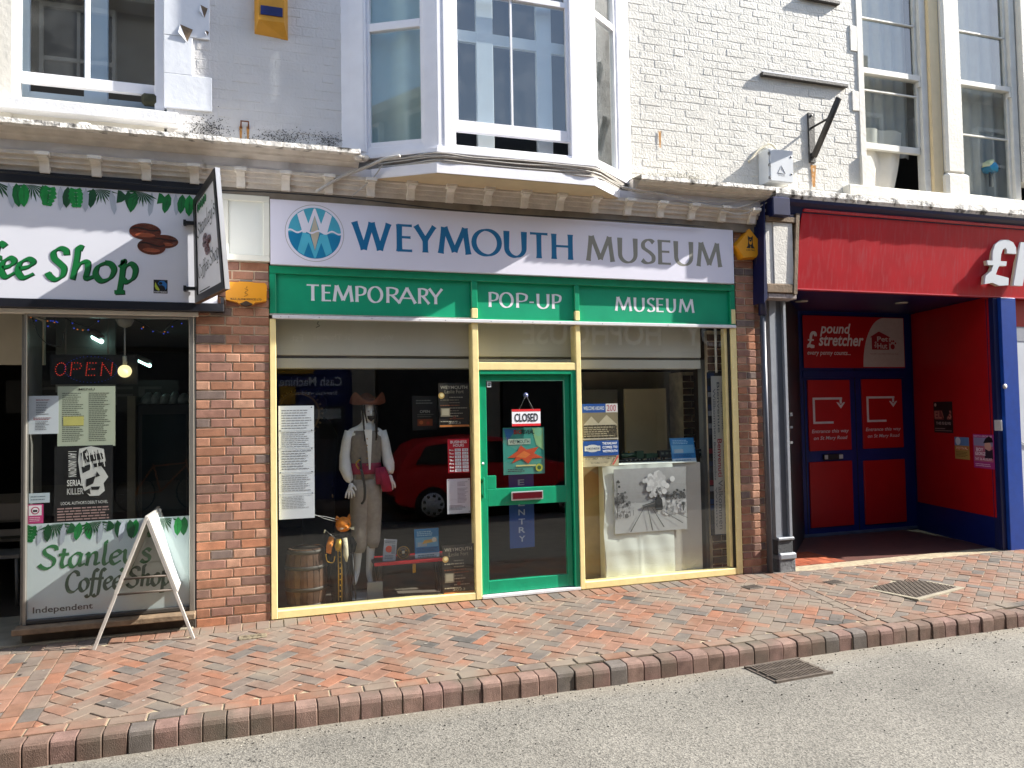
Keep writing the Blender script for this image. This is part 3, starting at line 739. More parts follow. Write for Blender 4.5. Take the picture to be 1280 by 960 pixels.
b = MB(); run_profile(b, prof, [XBR] + [x for x in xs if x > XBR], stone_p, .0035, 3, cm); b.build('cornice_run', corn)
b = MB(); run_profile(b, prof2, xs[::4] + [XC], stone_p, .002, 4); b.build('stepped_moulding', corn)
b = MB(); b.box(-4, XC, -.118, .02, 3.66, 3.74, frieze_p); b.box(-4, XC, -.045, .1, 3.44, 3.53, MAT('grimy_board', '#7e7568', .8, var=.2, vs=8, dirt='#3c362e', da=.6)); b.build('frieze_board', corn)
b = MB(); b.box(-4, XBL, -.12, .02, 3.75, 3.86, stone_p); b.box(XBR, XC, -.12, .02, 3.75, 3.86, stone_p); b.build('cornice_core', corn)
b = MB()   # end face of the run
b.prism([(.02, 3.50)] + [(y, z) for y, z in reversed(prof + prof2)], XC, XC + .01, 'x', stone_p); b.build('cornice_end', corn)
cme = MB(); zz = 3.655
cme.prism([(-.052, 3.52), (-.098, 3.52), (-.112, 3.578), (-.122, 3.60), (-.175, 3.618), (-.180, 3.650), (-.05, 3.650)], -.033, .033, 'x', MAT('corbel_paint', '#dfdad0', .75, var=.12, vs=10, bump=.3, dirt='#a5967a', da=.3, ds=9))
cme.prism([(-.05, 3.628), (-.19, 3.63), (-.19, 3.656), (-.05, 3.656)], -.046, .046, 'x', cme.mats[0])
c0 = None
xc = [-1.04 + .3465 * i for i in range(-6, 19)]
for x in xc:
    if c0 is None: c0 = cme.build('corbel', corn); c0.location.x = x
    else:
        o = c0.copy(); COL.objects.link(o); o.parent = corn; o.location.x = x
# lumpy mortar end on the lip
for (u, v) in ((103, 157), (452, 196)):
    p = WY(u, v, -.26); b = MB(); b.loft([((p.x, -.24, p.z - .03), .05, .03), ((p.x, -.25, p.z + .0), .07, .035), ((p.x + .01, -.245, p.z + .025), .04, .02)], old_p, 8); b.build('mortar_lump', corn)

# ================================================================== museum shopfront
XM0, XM1 = .563, 5.033
M1, M1b, M2, M2b = 2.284, 2.339, 3.284, 3.33
ms = thing('museum_shopfront', 'pale yellow and green framed museum shopfront with a central glazed door', 'shopfront', None, (2.8, 0, 0))
def P_(name, *boxes, mat=None, ch=.004, par=None, root=ms):
    b = MB()
    for bx in boxes: b.box(*bx, mat, ch=ch)
    return part(b, name, par or root)
ZS0, ZS1 = .02, 2.468
P_('post', (XM0, .612, -.012, .10, ZS0, ZS1), mat=yel); P_('post', (M1, M1b, -.010, .12, ZS0, ZS1), mat=yel)
P_('post', (M2, M2b, -.010, .12, ZS0, ZS1), mat=yel); P_('post', (4.965, XM1, -.012, .04, ZS0, ZS1), mat=yel)
P_('post', (4.915, 4.945, .02, .09, ZS0 + .07, ZS1), mat=yel)
P_('glazing_bead', (4.945, 4.965, .0, .05, ZS0 + .07, ZS1), mat=MAT('dark_gap', '#2a261d', .8))
P_('sill', (.612, M1 - .002, -.008, .10, ZS0, ZS0 + .062), mat=yel); P_('sill', (M2b + .002, 4.965, -.008, .10, ZS0, ZS0 + .062), mat=yel)
ZD1 = wz(597, 462.5)      # under the door's transom
P_('transom', (M1b + .001, M2 - .001, -.006, .10, ZD1, wz(597, 453)), mat=yel)
b = MB()
for i in range(22): b.tube([(4.985, -.0165, .15 + i * .107), (4.985, -.010, .15 + i * .107)], .0045, MAT('screw_cap', '#efe6c4', .4), 6)
o = part(b, 'screw_caps', ms); tag(o, kind='stuff')
# green band above
P_('green_rail', (XM0, XM1, -.006, .05, 2.845, 2.909), mat=grn); P_('green_rail', (XM0, XM1, -.004, .05, 2.50, 2.512), mat=grn)
for a, e in ((XM0, .615), (M1, M1b), (M2, M2b), (4.975, XM1)):
    P_('green_stile', (a, e, -.005, .05, 2.513 if a not in (M1, M2) else 2.605, 2.844), mat=grn)
for a, e in ((M1, M1b), (M2, M2b)): P_('yellow_post_end', (a + .001, e - .001, -.009, .05, 2.513, 2.6), mat=yel)
P_('yellow_post_end', (4.985, XM1, -.009, .05, 2.513, 2.66), mat=yel)
for a, e in ((.615, M1), (M1b, M2), (M2b, 4.975)): P_('green_panel', (a, e, .028, .045, 2.5, 2.85), mat=grn_d, ch=0)
P_('drip_bar', (XM0 + .02, XM1 - .01, -.03, .02, 2.468, 2.499), mat=alu_w)
b = MB()
for u in (351, 361, 399, 465, 525, 557, 614, 653, 666, 700, 753, 835): b.tube([(wx(u, 398, -.03), -.0315, 2.483), (wx(u, 398, -.03), -.029, 2.483)], .0035, dark, 6)
tag(part(b, 'screw_heads', ms), kind='stuff')
P_('timber_strip', (XM0 + .0, M1, -.004, .02, 2.5, 2.5125), mat=stone_p, ch=0)
# panes
def pane_part(name, x0, x1, z0, z1, y, root, par=None, mat=pane, th=.006):
    b = MB(); b.box(x0, x1, y, y + th, z0, z1, mat); return part(b, name, par or root)
pane_part('window_pane', .612, M1, ZS0 + .06, ZS1, .028, ms); pane_part('window_pane', M2b, 4.93, ZS0 + .06, ZS1, .028, ms)
pane_part('window_pane', M1b, M2, wz(597, 453), ZS1, .028, ms)
# door
door_f = P_('door_frame', (M1b, M1b + .012, .0, .10, .045, ZD1), (M2 - .05, M2, .0, .10, .045, ZD1), (M1b + .012, M2 - .05, .0, .10, ZD1 - .04, ZD1), mat=grn)
DX0, DX1 = M1b + .014, M2 - .055; gy = .035
gl0 = wx(608.5, 540, gy); gr0 = wx(706, 520, gy); zt = wz(608, 475.6, gy); zm1 = wz(609, 595, gy); zm1b = wz(622, 611, gy); zm0 = wz(612, 633, gy); zb = wz(612, 726.5, gy); gx2 = wx(620.4, 605, gy)
door = P_('door', (DX0, gl0, gy, gy + .045, .05, ZD1 - .042), (gr0, DX1, gy, gy + .045, .05, ZD1 - .042), (gl0, gr0, gy + .001, gy + .044, zt, ZD1 - .042),
          (gl0, gr0, gy + .001, gy + .044, zm0, zm1b), (gl0, gr0, gy + .001, gy + .044, .05, zb), (gl0, gx2, gy + .002, gy + .043, zm1b, zm1), mat=grn, ch=.003)
b = MB(); b.box(gl0 - .004, gr0 + .004, gy + .015, gy + .021, zt + .004, zm1b - .004, pane); part(b, 'door_glass', door)
b = MB(); b.box(gl0 - .004, gr0 + .004, gy + .015, gy + .021, zb - .004, zm0 + .004, pane); part(b, 'door_glass', door)
bead = MAT('pale_bead', '#7fc9a8', .4)
b = MB(); b.box(gr0 - .006, gr0, gy - .002, gy + .004, zm1b, zt, bead); b.box(gl0, gr0, gy - .002, gy + .004, zt - .006, zt, bead); part(b, 'glazing_beads', door)
lx0, lx1, lz0, lz1 = wx(639.5, 620, gy - .02), wx(679, 620, gy - .02), wz(640, 626, gy - .02), wz(640, 615, gy - .02)
b = MB(); b.box(lx0, lx1, gy - .022, gy, lz0, lz1, alu, ch=.004); b.box(lx0 + .012, lx1 - .012, gy - .026, gy - .021, lz0 + .014, lz1 - .010, MAT('dark_red_flap', '#5a1520', .25, metal=.3)); part(b, 'letterbox', door)
hx = wx(605, 610, gy - .03)
b = MB(); b.box(hx - .012, hx + .006, gy - .045, gy - .028, wz(605, 623), wz(605, 597), grn, ch=.004); b.box(hx - .012, hx + .004, gy - .03, gy, wz(605, 603), wz(605, 599), grn); b.box(hx - .012, hx + .004, gy - .03, gy, wz(605, 622), wz(605, 618), grn); part(b, 'door_handle', door)
b = MB(); b.tube([(DX0 + .02, gy - .006, wz(602, 580)), (DX0 + .02, gy + .002, wz(602, 580))], .013, alu, 12); b.box(DX0 + .014, DX0 + .026, gy - .009, gy - .005, wz(602, 580) - .003, wz(602, 580) + .003, dark); part(b, 'keyhole', door)
P_('threshold', (M1b, M2, -.012, .10, .018, .045), mat=alu_w)

# museum name board
sy = -.05
nb = MB(); nb.box(.571, 5.0, sy, 0, 2.912, 3.452, MAT('white_sign_board', '#e2e1ee', .35, var=.02, vs=3), ch=.002); nb = T('long white museum name board with round blue wave emblem and blue and grey capitals', 'sign', nb, 'name_board')
tb = MAT('teal_sign_letters', '#076a9b', .4, var=.02); tg = MAT('grey_sign_letters', '#8b8a80', .4, var=.02)
Msy = plane_at(0, sy, 0)
def letters_px(seq, v0l, v1l, y, u_ref, slope_t, slope_b):
    out = []
    for ch, u0, u1 in seq:
        out.append((ch, wx(u0, v0l, y), wx(u1, v0l, y)))
    return out
zW0, zW1 = wz(453, 310.7, sy), wz(442, 276.5, sy)
bl = MB(); b0 = wz(515, 313.9, sy); t0 = wz(500, 280, sy)
wey = [('W', 443, 486), ('E', 497, 515), ('Y', 520, 543), ('M', 550, 586), ('O', 591, 625.5), ('U', 631, 657), ('T', 662.5, 684.5), ('H', 690, 715)]
base_z = (wz(453, 310.7, sy) + wz(690, 324.5, sy)) / 2; top_z = (wz(500, 280, sy) + wz(690, 292.6, sy)) / 2
cap_word(bl, Msy, [(c, wx(a, 300, sy), wx(e, 300, sy), base_z, top_z) for c, a, e in wey], .0006, tb, .205, .07); bl.build('blue_lettering', nb)
mus = [('M', 734.5, 766), ('U', 773, 796), ('S', 802, 818), ('E', 823, 838), ('U', 843, 865.5), ('M', 872, 900)]
bl = MB(); cap_word(bl, Msy, [(c, wx(a, 310, sy), wx(e, 310, sy), (wz(740, 326.5, sy) + wz(890, 333, sy)) / 2, (wz(740, 295.5, sy) + wz(890, 303.7, sy)) / 2) for c, a, e in mus], .0006, tg, .185, .068); bl.build('grey_lettering', nb)
# emblem: ring, two-tone disc, white W, reflected pale M, wave, sand diamond
ec = WY(393.5, 291.5, sy); R_ = (wx(426.5, 291, sy) - wx(360.5, 291, sy)) / 2
em = MB()
def ring(mb, cx, cz, r0, r1, c, mat, n=56, a0=0, a1=360):
    vs = []; A = [radians(a0 + (a1 - a0) * i / n) for i in range(n + 1)]
    vs = [(cx + r0 * cos(a), sy - c, cz + r0 * sin(a)) for a in A] + [(cx + r1 * cos(a), sy - c, cz + r1 * sin(a)) for a in A]
    mb.add(vs, [(i, i + 1, n + 2 + i, n + 1 + i) for i in range(n)], mat)
ring(em, ec.x, ec.z, R_ * 1.10, R_ * 1.12, .0006, MAT('ring_grey', '#9c9a98', .4))
ring(em, ec.x, ec.z, 0, R_, .0006, MAT('emblem_light_blue', '#45a4bd', .4), 56, 0, 180); ring(em, ec.x, ec.z, 0, R_, .0006, MAT('emblem_deep_blue', '#0b7aa6', .4), 56, 180, 360)
def epoly(pts, c, mat): em.add([(ec.x + x * R_, sy - c, ec.z + z * R_) for x, z in pts], [tuple(range(len(pts)))], mat)
wm = nb.data.materials[0]; pb = MAT('emblem_pale_blue', '#4fb3cc', .4); sand = MAT('emblem_sand', '#b7b09c', .4)
for s_ in (1, -1):
    m_ = wm if s_ > 0 else pb; z = lambda v: v * s_; k = .00095 + (0 if s_ > 0 else .0001)
    epoly([(-.66, z(.72)), (-.42, z(.88)), (-.2, z(.25)), (-.34, 0), (-.46, 0)], k, m_)
    epoly([(-.2, z(.05)), (-.36, z(.02)), (-.03, z(.97)), (.0, z(.97)), (.06, z(.9))], k + .0002, m_)
    epoly([(.2, z(.05)), (.36, z(.02)), (.03, z(.97)), (.0, z(.97)), (-.06, z(.9))], k + .0004, m_)
    epoly([(.66, z(.72)), (.42, z(.88)), (.2, z(.25)), (.34, 0), (.46, 0)], k + .0006, m_)
    epoly([(-.17, 0), (0, z(.68)), (.17, 0)], k + .0008, sand)
wv = [(x / 20 - 1, .045 + .05 * sin(x / 20 * 2 * pi * 1.9 + .6)) for x in range(0, 41)]
em.add([(ec.x + x * R_, sy - .0022, ec.z + (z + .035) * R_) for x, z in wv] + [(ec.x + x * R_, sy - .0022, ec.z + (z - .035) * R_) for x, z in wv], [(i, 41 + i, 42 + i, i + 1) for i in range(40)], wm)
em.build('wave_emblem', nb)
# raised white words on the green panels
def gw(seq, vb0, vt0, vb1, vt1, name, label):
    y = .028; bz = (wz(seq[0][1], vb0, y) + wz(seq[-1][2], vb1, y)) / 2; tz = (wz(seq[0][1], vt0, y) + wz(seq[-1][2], vt1, y)) / 2
    b = MB(); M_ = plane_at(0, y, 0); wl = MAT('white_letters', '#e6e6ea', .4, var=.02)
    for d_ in (.0008,): cap_word(b, M_, [(c, wx(a, vt0, y), wx(e, vt0, y), bz, tz) for c, a, e in seq], d_, wl, .19, .075)
    part(b, name, ms)
z4 = lambda q: 330 + q / 4.129
gw([(c, z4(a), z4(e)) for c, a, e in (('T', 220, 283), ('E', 300, 345), ('M', 360, 456), ('P', 473, 525), ('O', 538, 610), ('R', 630, 700), ('A', 695, 782), ('R', 795, 851), ('Y', 852, 918))], 375.8, 355.8, 380.3, 361, 'temporary_lettering', '')
gw([('P', 611, 622.5), ('O', 624.5, 641), ('P', 645, 659), ('-', 661.5, 667), ('U', 671, 686), ('P', 690, 701)], 383.5, 365, 386.3, 368.3, 'pop_up_lettering', '')
gw([('M', 769.5, 788.5), ('U', 792.5, 805), ('S', 809, 818), ('E', 820.5, 829), ('U', 833, 844), ('M', 849, 866.5)], 388.5, 371.5, 391, 374, 'museum_lettering', '')

# interior of the museum
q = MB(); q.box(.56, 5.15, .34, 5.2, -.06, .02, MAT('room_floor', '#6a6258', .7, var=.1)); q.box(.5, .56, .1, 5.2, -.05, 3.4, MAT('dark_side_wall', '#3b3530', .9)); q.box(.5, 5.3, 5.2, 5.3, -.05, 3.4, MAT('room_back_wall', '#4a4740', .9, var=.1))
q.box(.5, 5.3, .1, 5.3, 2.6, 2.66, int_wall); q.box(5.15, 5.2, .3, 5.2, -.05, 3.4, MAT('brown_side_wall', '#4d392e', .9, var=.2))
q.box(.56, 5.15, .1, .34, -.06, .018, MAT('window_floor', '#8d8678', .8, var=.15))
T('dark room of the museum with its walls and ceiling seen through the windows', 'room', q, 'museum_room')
# bulkhead box of the roller shutter behind the glass
bz_ = wz(470, 460.3, .15); bxr = wx(876, 440, .15)
hd = MAT('shutter_housing', '#cfcabb', .5, var=.05, vs=2)
q = MB(); q.box(.615, bxr, .15, .40, bz_ + .11, 2.6, hd, ch=.004); q.box(.615, bxr, .16, .30, bz_, bz_ + .085, hd, ch=.003); q.box(.615, bxr, .175, .3, bz_ + .085, bz_ + .11, MAT('shutter_shadow_gap', '#6d6a61', .6))
T('long beige roller shutter housing across the top of the museum windows', 'shutter box', q, 'shutter_housing')
b = MB()   # frayed bits of string under the bar
for u in (398,):
    p = WY(u, 402, .02); b.tube([(p.x, .02, p.z), (p.x - .01, .018, p.z - .02), (p.x + .012, .018, p.z - .035), (p.x - .02, .018, p.z - .05)], .003, dark, 5)
T('short black cable end hanging at the top of the left museum window', 'cable', b, 'cable_end')
# brick seen inside on the right
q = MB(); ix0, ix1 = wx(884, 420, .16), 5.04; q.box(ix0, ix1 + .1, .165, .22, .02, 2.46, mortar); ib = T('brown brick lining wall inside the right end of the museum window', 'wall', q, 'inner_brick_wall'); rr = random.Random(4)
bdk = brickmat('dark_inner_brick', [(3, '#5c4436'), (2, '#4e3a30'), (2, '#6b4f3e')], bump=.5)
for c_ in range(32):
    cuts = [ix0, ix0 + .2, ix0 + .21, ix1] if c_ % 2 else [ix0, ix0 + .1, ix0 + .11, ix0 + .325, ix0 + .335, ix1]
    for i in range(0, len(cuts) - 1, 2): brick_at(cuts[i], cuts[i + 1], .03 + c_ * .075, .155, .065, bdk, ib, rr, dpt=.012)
q = MB(); q.box(wx(874, 440, .3), wx(883, 440, .3), .26, .34, .02, bz_ + .1, MAT('grey_post', '#8a8b88', .5, var=.05)); T('slim grey metal upright behind the glass at the right of the museum window', 'post', q, 'shutter_guide')
q = MB(); q.tube([(wx(895, 450, .12), .12, wz(895, 466, .12)), (wx(895, 450, .12), .12, 2.5)], .012, MAT('white_conduit', '#d8d6cf', .5), 8); T('white plastic conduit running down the inner brick wall', 'conduit', q, 'conduit_pipe')
# beige boards and openings further back in the room
by = 3.2
def bx_px(name, label, cat, u0, v0, u1, v1, y, d, mat, ch=.004):
    p = WY(u0, v0, y); q_ = WY(u1, v1, y); b = MB(); b.box(p.x, q_.x, y, y + d, q_.z, p.z, mat, ch=ch); return T(label, cat, b, name)
bm_ = MAT('beige_display_board', '#d8cbab', .8, var=.05)
bx_px('display_board', 'plain beige display board standing deep inside the right museum room', 'board', 781, 486, 835, 578, 1.05, .04, bm_)
bx_px('pale_partition', 'pale partition wall at the back of the right museum room', 'partition', 728, 465, 852, 640, 1.5, .05, MAT('partition_paint', '#a9a28c', .8, var=.08))
bx_px('white_display_board', 'grey display board behind the welcome poster', 'board', 728, 487, 774, 580, 1.25, .04, MAT('grey_board', '#8f8c82', .8, var=.05))
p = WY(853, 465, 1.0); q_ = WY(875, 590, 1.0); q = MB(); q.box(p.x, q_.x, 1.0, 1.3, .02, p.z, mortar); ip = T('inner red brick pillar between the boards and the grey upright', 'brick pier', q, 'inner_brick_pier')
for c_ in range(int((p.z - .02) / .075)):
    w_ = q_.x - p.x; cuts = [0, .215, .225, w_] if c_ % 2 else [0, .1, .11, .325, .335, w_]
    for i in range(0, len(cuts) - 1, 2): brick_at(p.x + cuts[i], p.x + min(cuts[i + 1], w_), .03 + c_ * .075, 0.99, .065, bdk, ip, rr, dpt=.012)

# ------------------------------------------------------------------ things taped to and standing behind the glass
GY = .04
s = sheet_px('notice_sheets', 'tall strip of white typed notice sheets taped inside the left museum window', 'notice', 348, 507.5, 393.5, 647, GY, '#dfe3ea')
for i, (b0_, b1_) in enumerate(((.79, .97), (.63, .77), (.43, .61), (.24, .39), (.09, .2))): s.lines(.08, b0_, .93, b1_, 8, '#8f939a', .3, .34)
for b0_ in (.775, .62, .405, .215): s.rect(0, b0_, 1, b0_ + .004, '#a9adb4')
for a, b0_ in ((.93, .985), (.93, .78), (.93, .62), (.93, .41), (.93, .22), (.04, .78), (.04, .41)): s.disc(a, b0_, .02, '#3a3f47', 8)
s.done()
def fest(name, label, u0, v0, u1, v1, seed):
    s = sheet_px(name, label, 'poster', u0, v0, u1, v1, GY, '#221d17'); 
    s.text('WEYMOUTH', .06, .87, .94, .94, '#b9b19e', .01); s.text('Leslie Fort', .2, .77, .82, .85, '#9b927c', .0)
    s.disc(.09, .72, .10, '#c9a45c', 14); s.disc(.10, .73, .06, '#f0e0a8', 12)
    r_ = random.Random(seed)
    for k in range(10): s.lines(.05 if k % 2 else .35, .66 - k * .06, .95 - r_.random() * .2, .70 - k * .06, 1, r_.choice(['#8d8778', '#7c4a30', '#a89f88', '#6d6557']), .3, .5)
    s.rect(.06, .25, .36, .44, '#6c6554'); s.rect(.1, .28, .32, .42, '#8b8571'); s.disc(.5, .22, .06, '#5d2c1e', 10); s.rect(.02, .02, .98, .06, '#a8652c'); s.text('2023', .3, .08, .7, .13, '#8d8778'); return s.done()
fest('festival_poster', 'dark gold festival poster hung high by the yellow post in the left museum window', 548, 479, 587, 534, 1)
fest('festival_poster', 'dark gold festival poster standing low in the bottom right corner of the left museum window', 553, 682, 593, 741, 2)
s = sheet_px('drinks_poster', 'small black poster with orange picture hanging deeper in the left museum window', 'poster', 515, 495, 547, 537, .35, '#131313')
s.lines(.15, .75, .9, .9, 2, '#6a6a66'); s.text('OPEN', .3, .5, .7, .58, '#9a9a92'); s.lines(.2, .36, .85, .48, 2, '#55544e'); s.rect(.2, .12, .8, .32, '#6b3216'); s.disc(.35, .22, .08, '#a8562a', 10); s.disc(.62, .2, .07, '#8c2f1e', 10); s.done()
s = sheet_px('opening_hours_card', 'red and white business hours card stuck inside the left museum window', 'notice', 559.6, 549, 587, 590.5, GY, '#c3142c')
s.text('BUSINESS', .12, .87, .88, .95, '#f1eef0', .03); s.text('HOURS', .25, .77, .75, .85, '#f1eef0', .03)
for k in range(7):
    s.text(['Mon', 'Tue', 'Wed', 'Thu', 'Fri', 'Sat', 'Sun'][k], .06, .65 - k * .1, .26, .70 - k * .1, '#f1eef0', .03)
    for a in (.32, .66): s.rect(a, .635 - k * .1, a + .28, .715 - k * .1, '#e8e6ea'); s.text(['10-3', '11-4'][k % 2], a + .05, .65 - k * .1, a + .22, .70 - k * .1, '#8c1424', .02)
s.done()
s = sheet_px('typed_notice', 'white typed paper notice under the red business hours card', 'notice', 558.6, 599, 588, 641, GY, '#cfd0d8')
s.lines(.45, .78, .92, .92, 4, '#8b8e99', .3); s.lines(.45, .3, .92, .74, 12, '#8b8e99', .35); s.lines(.08, .1, .8, .25, 4, '#8b8e99', .3); s.rect(.08, .4, .4, .403, '#8b8e99')
for a, b0_ in ((.05, .96), (.95, .96), (.95, .05)): s.disc(a, b0_, .022, '#4a4d55', 8)
s.done()
# door: sign, posters
cy_ = .028
s = sheet_px('closed_sign', 'white closed sign with red edges hanging by a string on the green door', 'sign', 639.8, 511.7, 675.8, 532, cy_, '#eceff5', th=.003)
s.rect(0, .86, 1, 1, '#d8202a'); s.rect(0, 0, 1, .14, '#d8202a'); s.text('CLOSED', .09, .25, .91, .75, '#1d222a', .045); s.done()
pa = WY(657.4, 494, cy_); pl = WY(649, 512, cy_); pr = WY(667, 512, cy_)
b = MB(); b.tube([pl, (pa.x, cy_ - .004, pa.z), pr], .0014, MAT('string', '#c9c9c9', .8), 5); T('thin string triangle holding the closed sign', 'string', b, 'sign_string')
b = MB(); b.loft([((pa.x, cy_ + .006, pa.z), .024, .024, (0, -1, 0)), ((pa.x, cy_ - .004, pa.z), .012, .012, (0, -1, 0)), ((pa.x, cy_ - .014, pa.z), .006, .006, (0, -1, 0))], MAT('suction_cup', '#6a7096', .15), 16); T('clear bluish suction cup hook on the door glass', 'hook', b, 'suction_hook')
DY = .065
s = sheet_px('reveal_poster', 'turquoise poster with orange starburst and word reveal behind the door glass', 'poster', 628.5, 535, 681, 591.5, DY, '#3f9a8c')
s.poly([(.02, .98), (.34, .98), (.1, .72)], '#2f6fa8'); s.poly([(.7, .98), (.98, .98), (.98, .5), (.8, .62)], '#8fc08a'); s.disc(.86, .9, .1, '#7fbf9a', 12)
s.text('BIG', .26, .86, .44, .95, '#c2312a', .05); s.text('REVEAL', .44, .86, .76, .95, '#15252b', .05); s.rect(.12, .64, .66, .76, '#a9c4b0'); s.text('WEYMOUTH', .15, .66, .63, .74, '#1c3b42', .02)
s.poly([(.1, .36), (.34, .5), (.42, .62), (.56, .52), (.86, .58), (.74, .44), (.96, .34), (.7, .33), (.6, .22), (.44, .33), (.2, .24), (.3, .36)], '#c9502c')
s.poly([(.3, .38), (.5, .5), (.66, .42), (.52, .34)], '#df7a3c'); s.rect(.3, .17, .78, .2, '#d9d38a'); s.lines(.1, .05, .6, .13, 2, '#1c3b42'); s.disc(.86, .13, .09, '#b9c24a', 12); s.disc(.86, .13, .05, '#2b6b4a', 10); s.done()
s = sheet_px('entry_banner', 'tall blue banner with vertical white entry lettering behind the door glass', 'banner', 635.8, 590, 668.5, 683.5, .14, '#124a94')
for ch, v in (('R', 582), ('E', 603), ('-', 614), ('E', 629), ('N', 640.5), ('T', 652), ('R', 662.5), ('Y', 673.5)):
    if v < 590: continue
    zc = (wz(650, v, .14) - wz(668.5, 683.5, .14)) / s.H; hh = .038
    s.text(ch, .36, zc - (hh if ch != '-' else .006), .62, zc + (hh if ch != '-' else .006), '#aebdd6', .03)
s.done()
s = sheet_px('door_sticker', 'tiny white square sticker in the top left corner of the door glass', 'sticker', 608.6, 477, 614, 484, .033, '#c9ccd0'); s.rect(.2, .2, .8, .5, '#4a4d52'); s.rect(.3, .6, .9, .8, '#55585c'); s.done()

# right window
s = sheet_px('welcome_poster', 'blue, sepia and cream welcome aboard railway poster at the left of the right museum window', 'poster', 727.5, 505, 773.5, 582, GY, '#d8cba8')
s.rect(0, .86, 1, 1, '#1f56a8'); s.text('WELCOME ABOARD', .04, .9, .62, .96, '#e8eef5', .03); s.rect(.66, .86, 1, 1, '#e9e4e0'); s.text('200', .69, .88, .95, .98, '#c23a5a', .0)
s.rect(0, .42, 1, .86, '#8f8266'); s.poly([(.02, .66), (.25, .8), (.48, .66)], '#c9bda0'); s.poly([(.4, .66), (.68, .82), (.98, .66)], '#c9bda0'); s.lines(.03, .45, .97, .66, 9, '#3f382a', .02, .7); s.lines(.03, .47, .97, .64, 5, '#b7aa8a', .3, .5); s.rect(0, .43, 1, .45, '#cfc6b0')
s.rect(0, .17, 1, .41, '#1f56a8'); s.disc(.26, .29, .2, '#e8e8e2', 18, .06); s.rect(.04, .25, .48, .33, '#e8e8e2'); s.text('WEYMOUTH MUSEUM', .08, .27, .45, .305, '#33476a', .01)
for k, t_ in enumerate(('THE RAILWAY', 'COMES TO', 'WEYMOUTH')): s.text(t_, .54, .345 - k * .062, .96, .385 - k * .062, '#e8eef5', .04)
s.text('14 SEPTEMBER - 3 NOVEMBER 2023', .06, .11, .94, .145, '#3d3a34', .01); s.text('ON THOMAS ST, STREET', .2, .04, .7, .07, '#3d3a34', .01); s.poly([(.84, .02), (.98, .14), (.98, .18), (.8, .02)], '#c23a3a'); s.done()
# plinth, cloth and photograph
py0 = .11; Pz1 = wz(820, 580, py0)
px0, px1 = wx(755, 640, py0), wx(877, 640, py0)
b = MB(); b.box(px0, px1, py0, .62, .02, Pz1, MAT('grey_plinth', '#bdb9b0', .8, var=.03), ch=.004); b.box(px0 - .17, px0 - .001, py0 + .1, .62, .02, Pz1 - .004, MAT('plinth_side', '#8d7a52', .8, var=.15, streak='#6f5d3a', sa=.5), ch=.003)  # left side is a separate box in streaked tan
T('grey display plinth with streaked tan side in the right museum window', 'plinth', b, 'display_plinth')
cx1 = wx(842, 640, py0 - .01); b = MB(); N_ = 40; Mz = 46; vs = []; r_ = random.Random(2); clm = MAT('white_cloth', '#e2e7de', .9, var=.03)
for j in range(Mz + 1):
    for i in range(N_ + 1):
        a = i / N_; t = j / Mz
        fold = .004 * math.exp(-((a - .5) / .02) ** 2) + .004 * math.exp(-((t - .27) / .012) ** 2) + .004 * math.exp(-((t - .5) / .012) ** 2) + .003 * math.exp(-((t - .1) / .012) ** 2)
        wr = .0025 * sin(a * 23 + t * 9) + .002 * sin(t * 31 + a * 7) + .004 * sin(a * 5 + 1.5) + .006 * math.exp(-(a / .05) ** 2) * sin(t * 14)
        vs.append((px0 + .012 * sin(t * 11) * (1 - a) + (cx1 - px0) * a, py0 - .012 - fold + wr * .7, .022 + (Pz1 - .02) * t))
b.add(vs, [(j * (N_ + 1) + i, j * (N_ + 1) + i + 1, (j + 1) * (N_ + 1) + i + 1, (j + 1) * (N_ + 1) + i) for j in range(Mz) for i in range(N_)], clm, True)
b.box(px0 - .01, px1 - .05, py0 - .012, .6, Pz1, Pz1 + .012, clm, ch=.004)
T('creased white cloth draped over the front of the display plinth', 'cloth', b, 'draped_cloth')
ph = sheet_px('train_photograph', 'black and white photograph of a steam train coming down snowy tracks pinned on the cloth', 'photograph', 767, 587, 859, 661, py0 - .026, '#bfc2c3', rough=.3)
r_ = random.Random(14); ph.step = .00003
for k in range(12): ph.rect(0, .45 + k * .046, 1, .45 + (k + 1) * .046, '#%02x%02x%02x' % ((150 + k * 2,) * 3))
ph.rect(0, 0, 1, .46, '#b4b5b4')
def cloud(n, fa, fb, r0, r1, greys, f=1.):
    for k in range(n):
        g = r_.choice(greys); q2 = r_.uniform(r0, r1); ph.disc(min(max(fa(), q2 + .01), .99 - q2), min(max(fb(), .06), .92), q2, '#%02x%02x%02x' % (g, g, g), 8)
cloud(60, lambda: r_.gauss(.12, .07), lambda: r_.uniform(.26, .46), .015, .03, (125, 150, 175, 190, 100))       # bank on the left
cloud(46, lambda: r_.gauss(.09, .05), lambda: r_.gauss(.52, .05), .010, .022, (60, 80, 100, 120))                # trees on the left
cloud(70, lambda: r_.uniform(.66, .99), lambda: r_.uniform(.26, .50), .015, .035, (190, 175, 200, 150))          # snowy bank on the right
cloud(60, lambda: r_.uniform(.70, .99), lambda: .50 + .14 * r_.random() * (1 if r_.random() > .4 else .4), .010, .024, (50, 70, 95, 120))
cloud(90, lambda: r_.gauss(.57, .065), lambda: r_.gauss(.73, .085), .020, .045, (200, 210, 220, 190, 215))       # steam
cloud(16, lambda: r_.gauss(.60, .015), lambda: r_.uniform(.56, .68), .010, .02, (90, 120, 150))
for a0_, q0_, a1_, q1_ in ((.40, .40, .20, .02), (.44, .39, .50, .02), (.60, .36, .93, .10), (.63, .37, 1.0, .18), (.50, .38, .66, .06)):
    ph.poly([(a0_, q0_), (a0_ + .006, q0_), (a1_ + .014, q1_), (a1_ - .004, q1_)], '#555655')
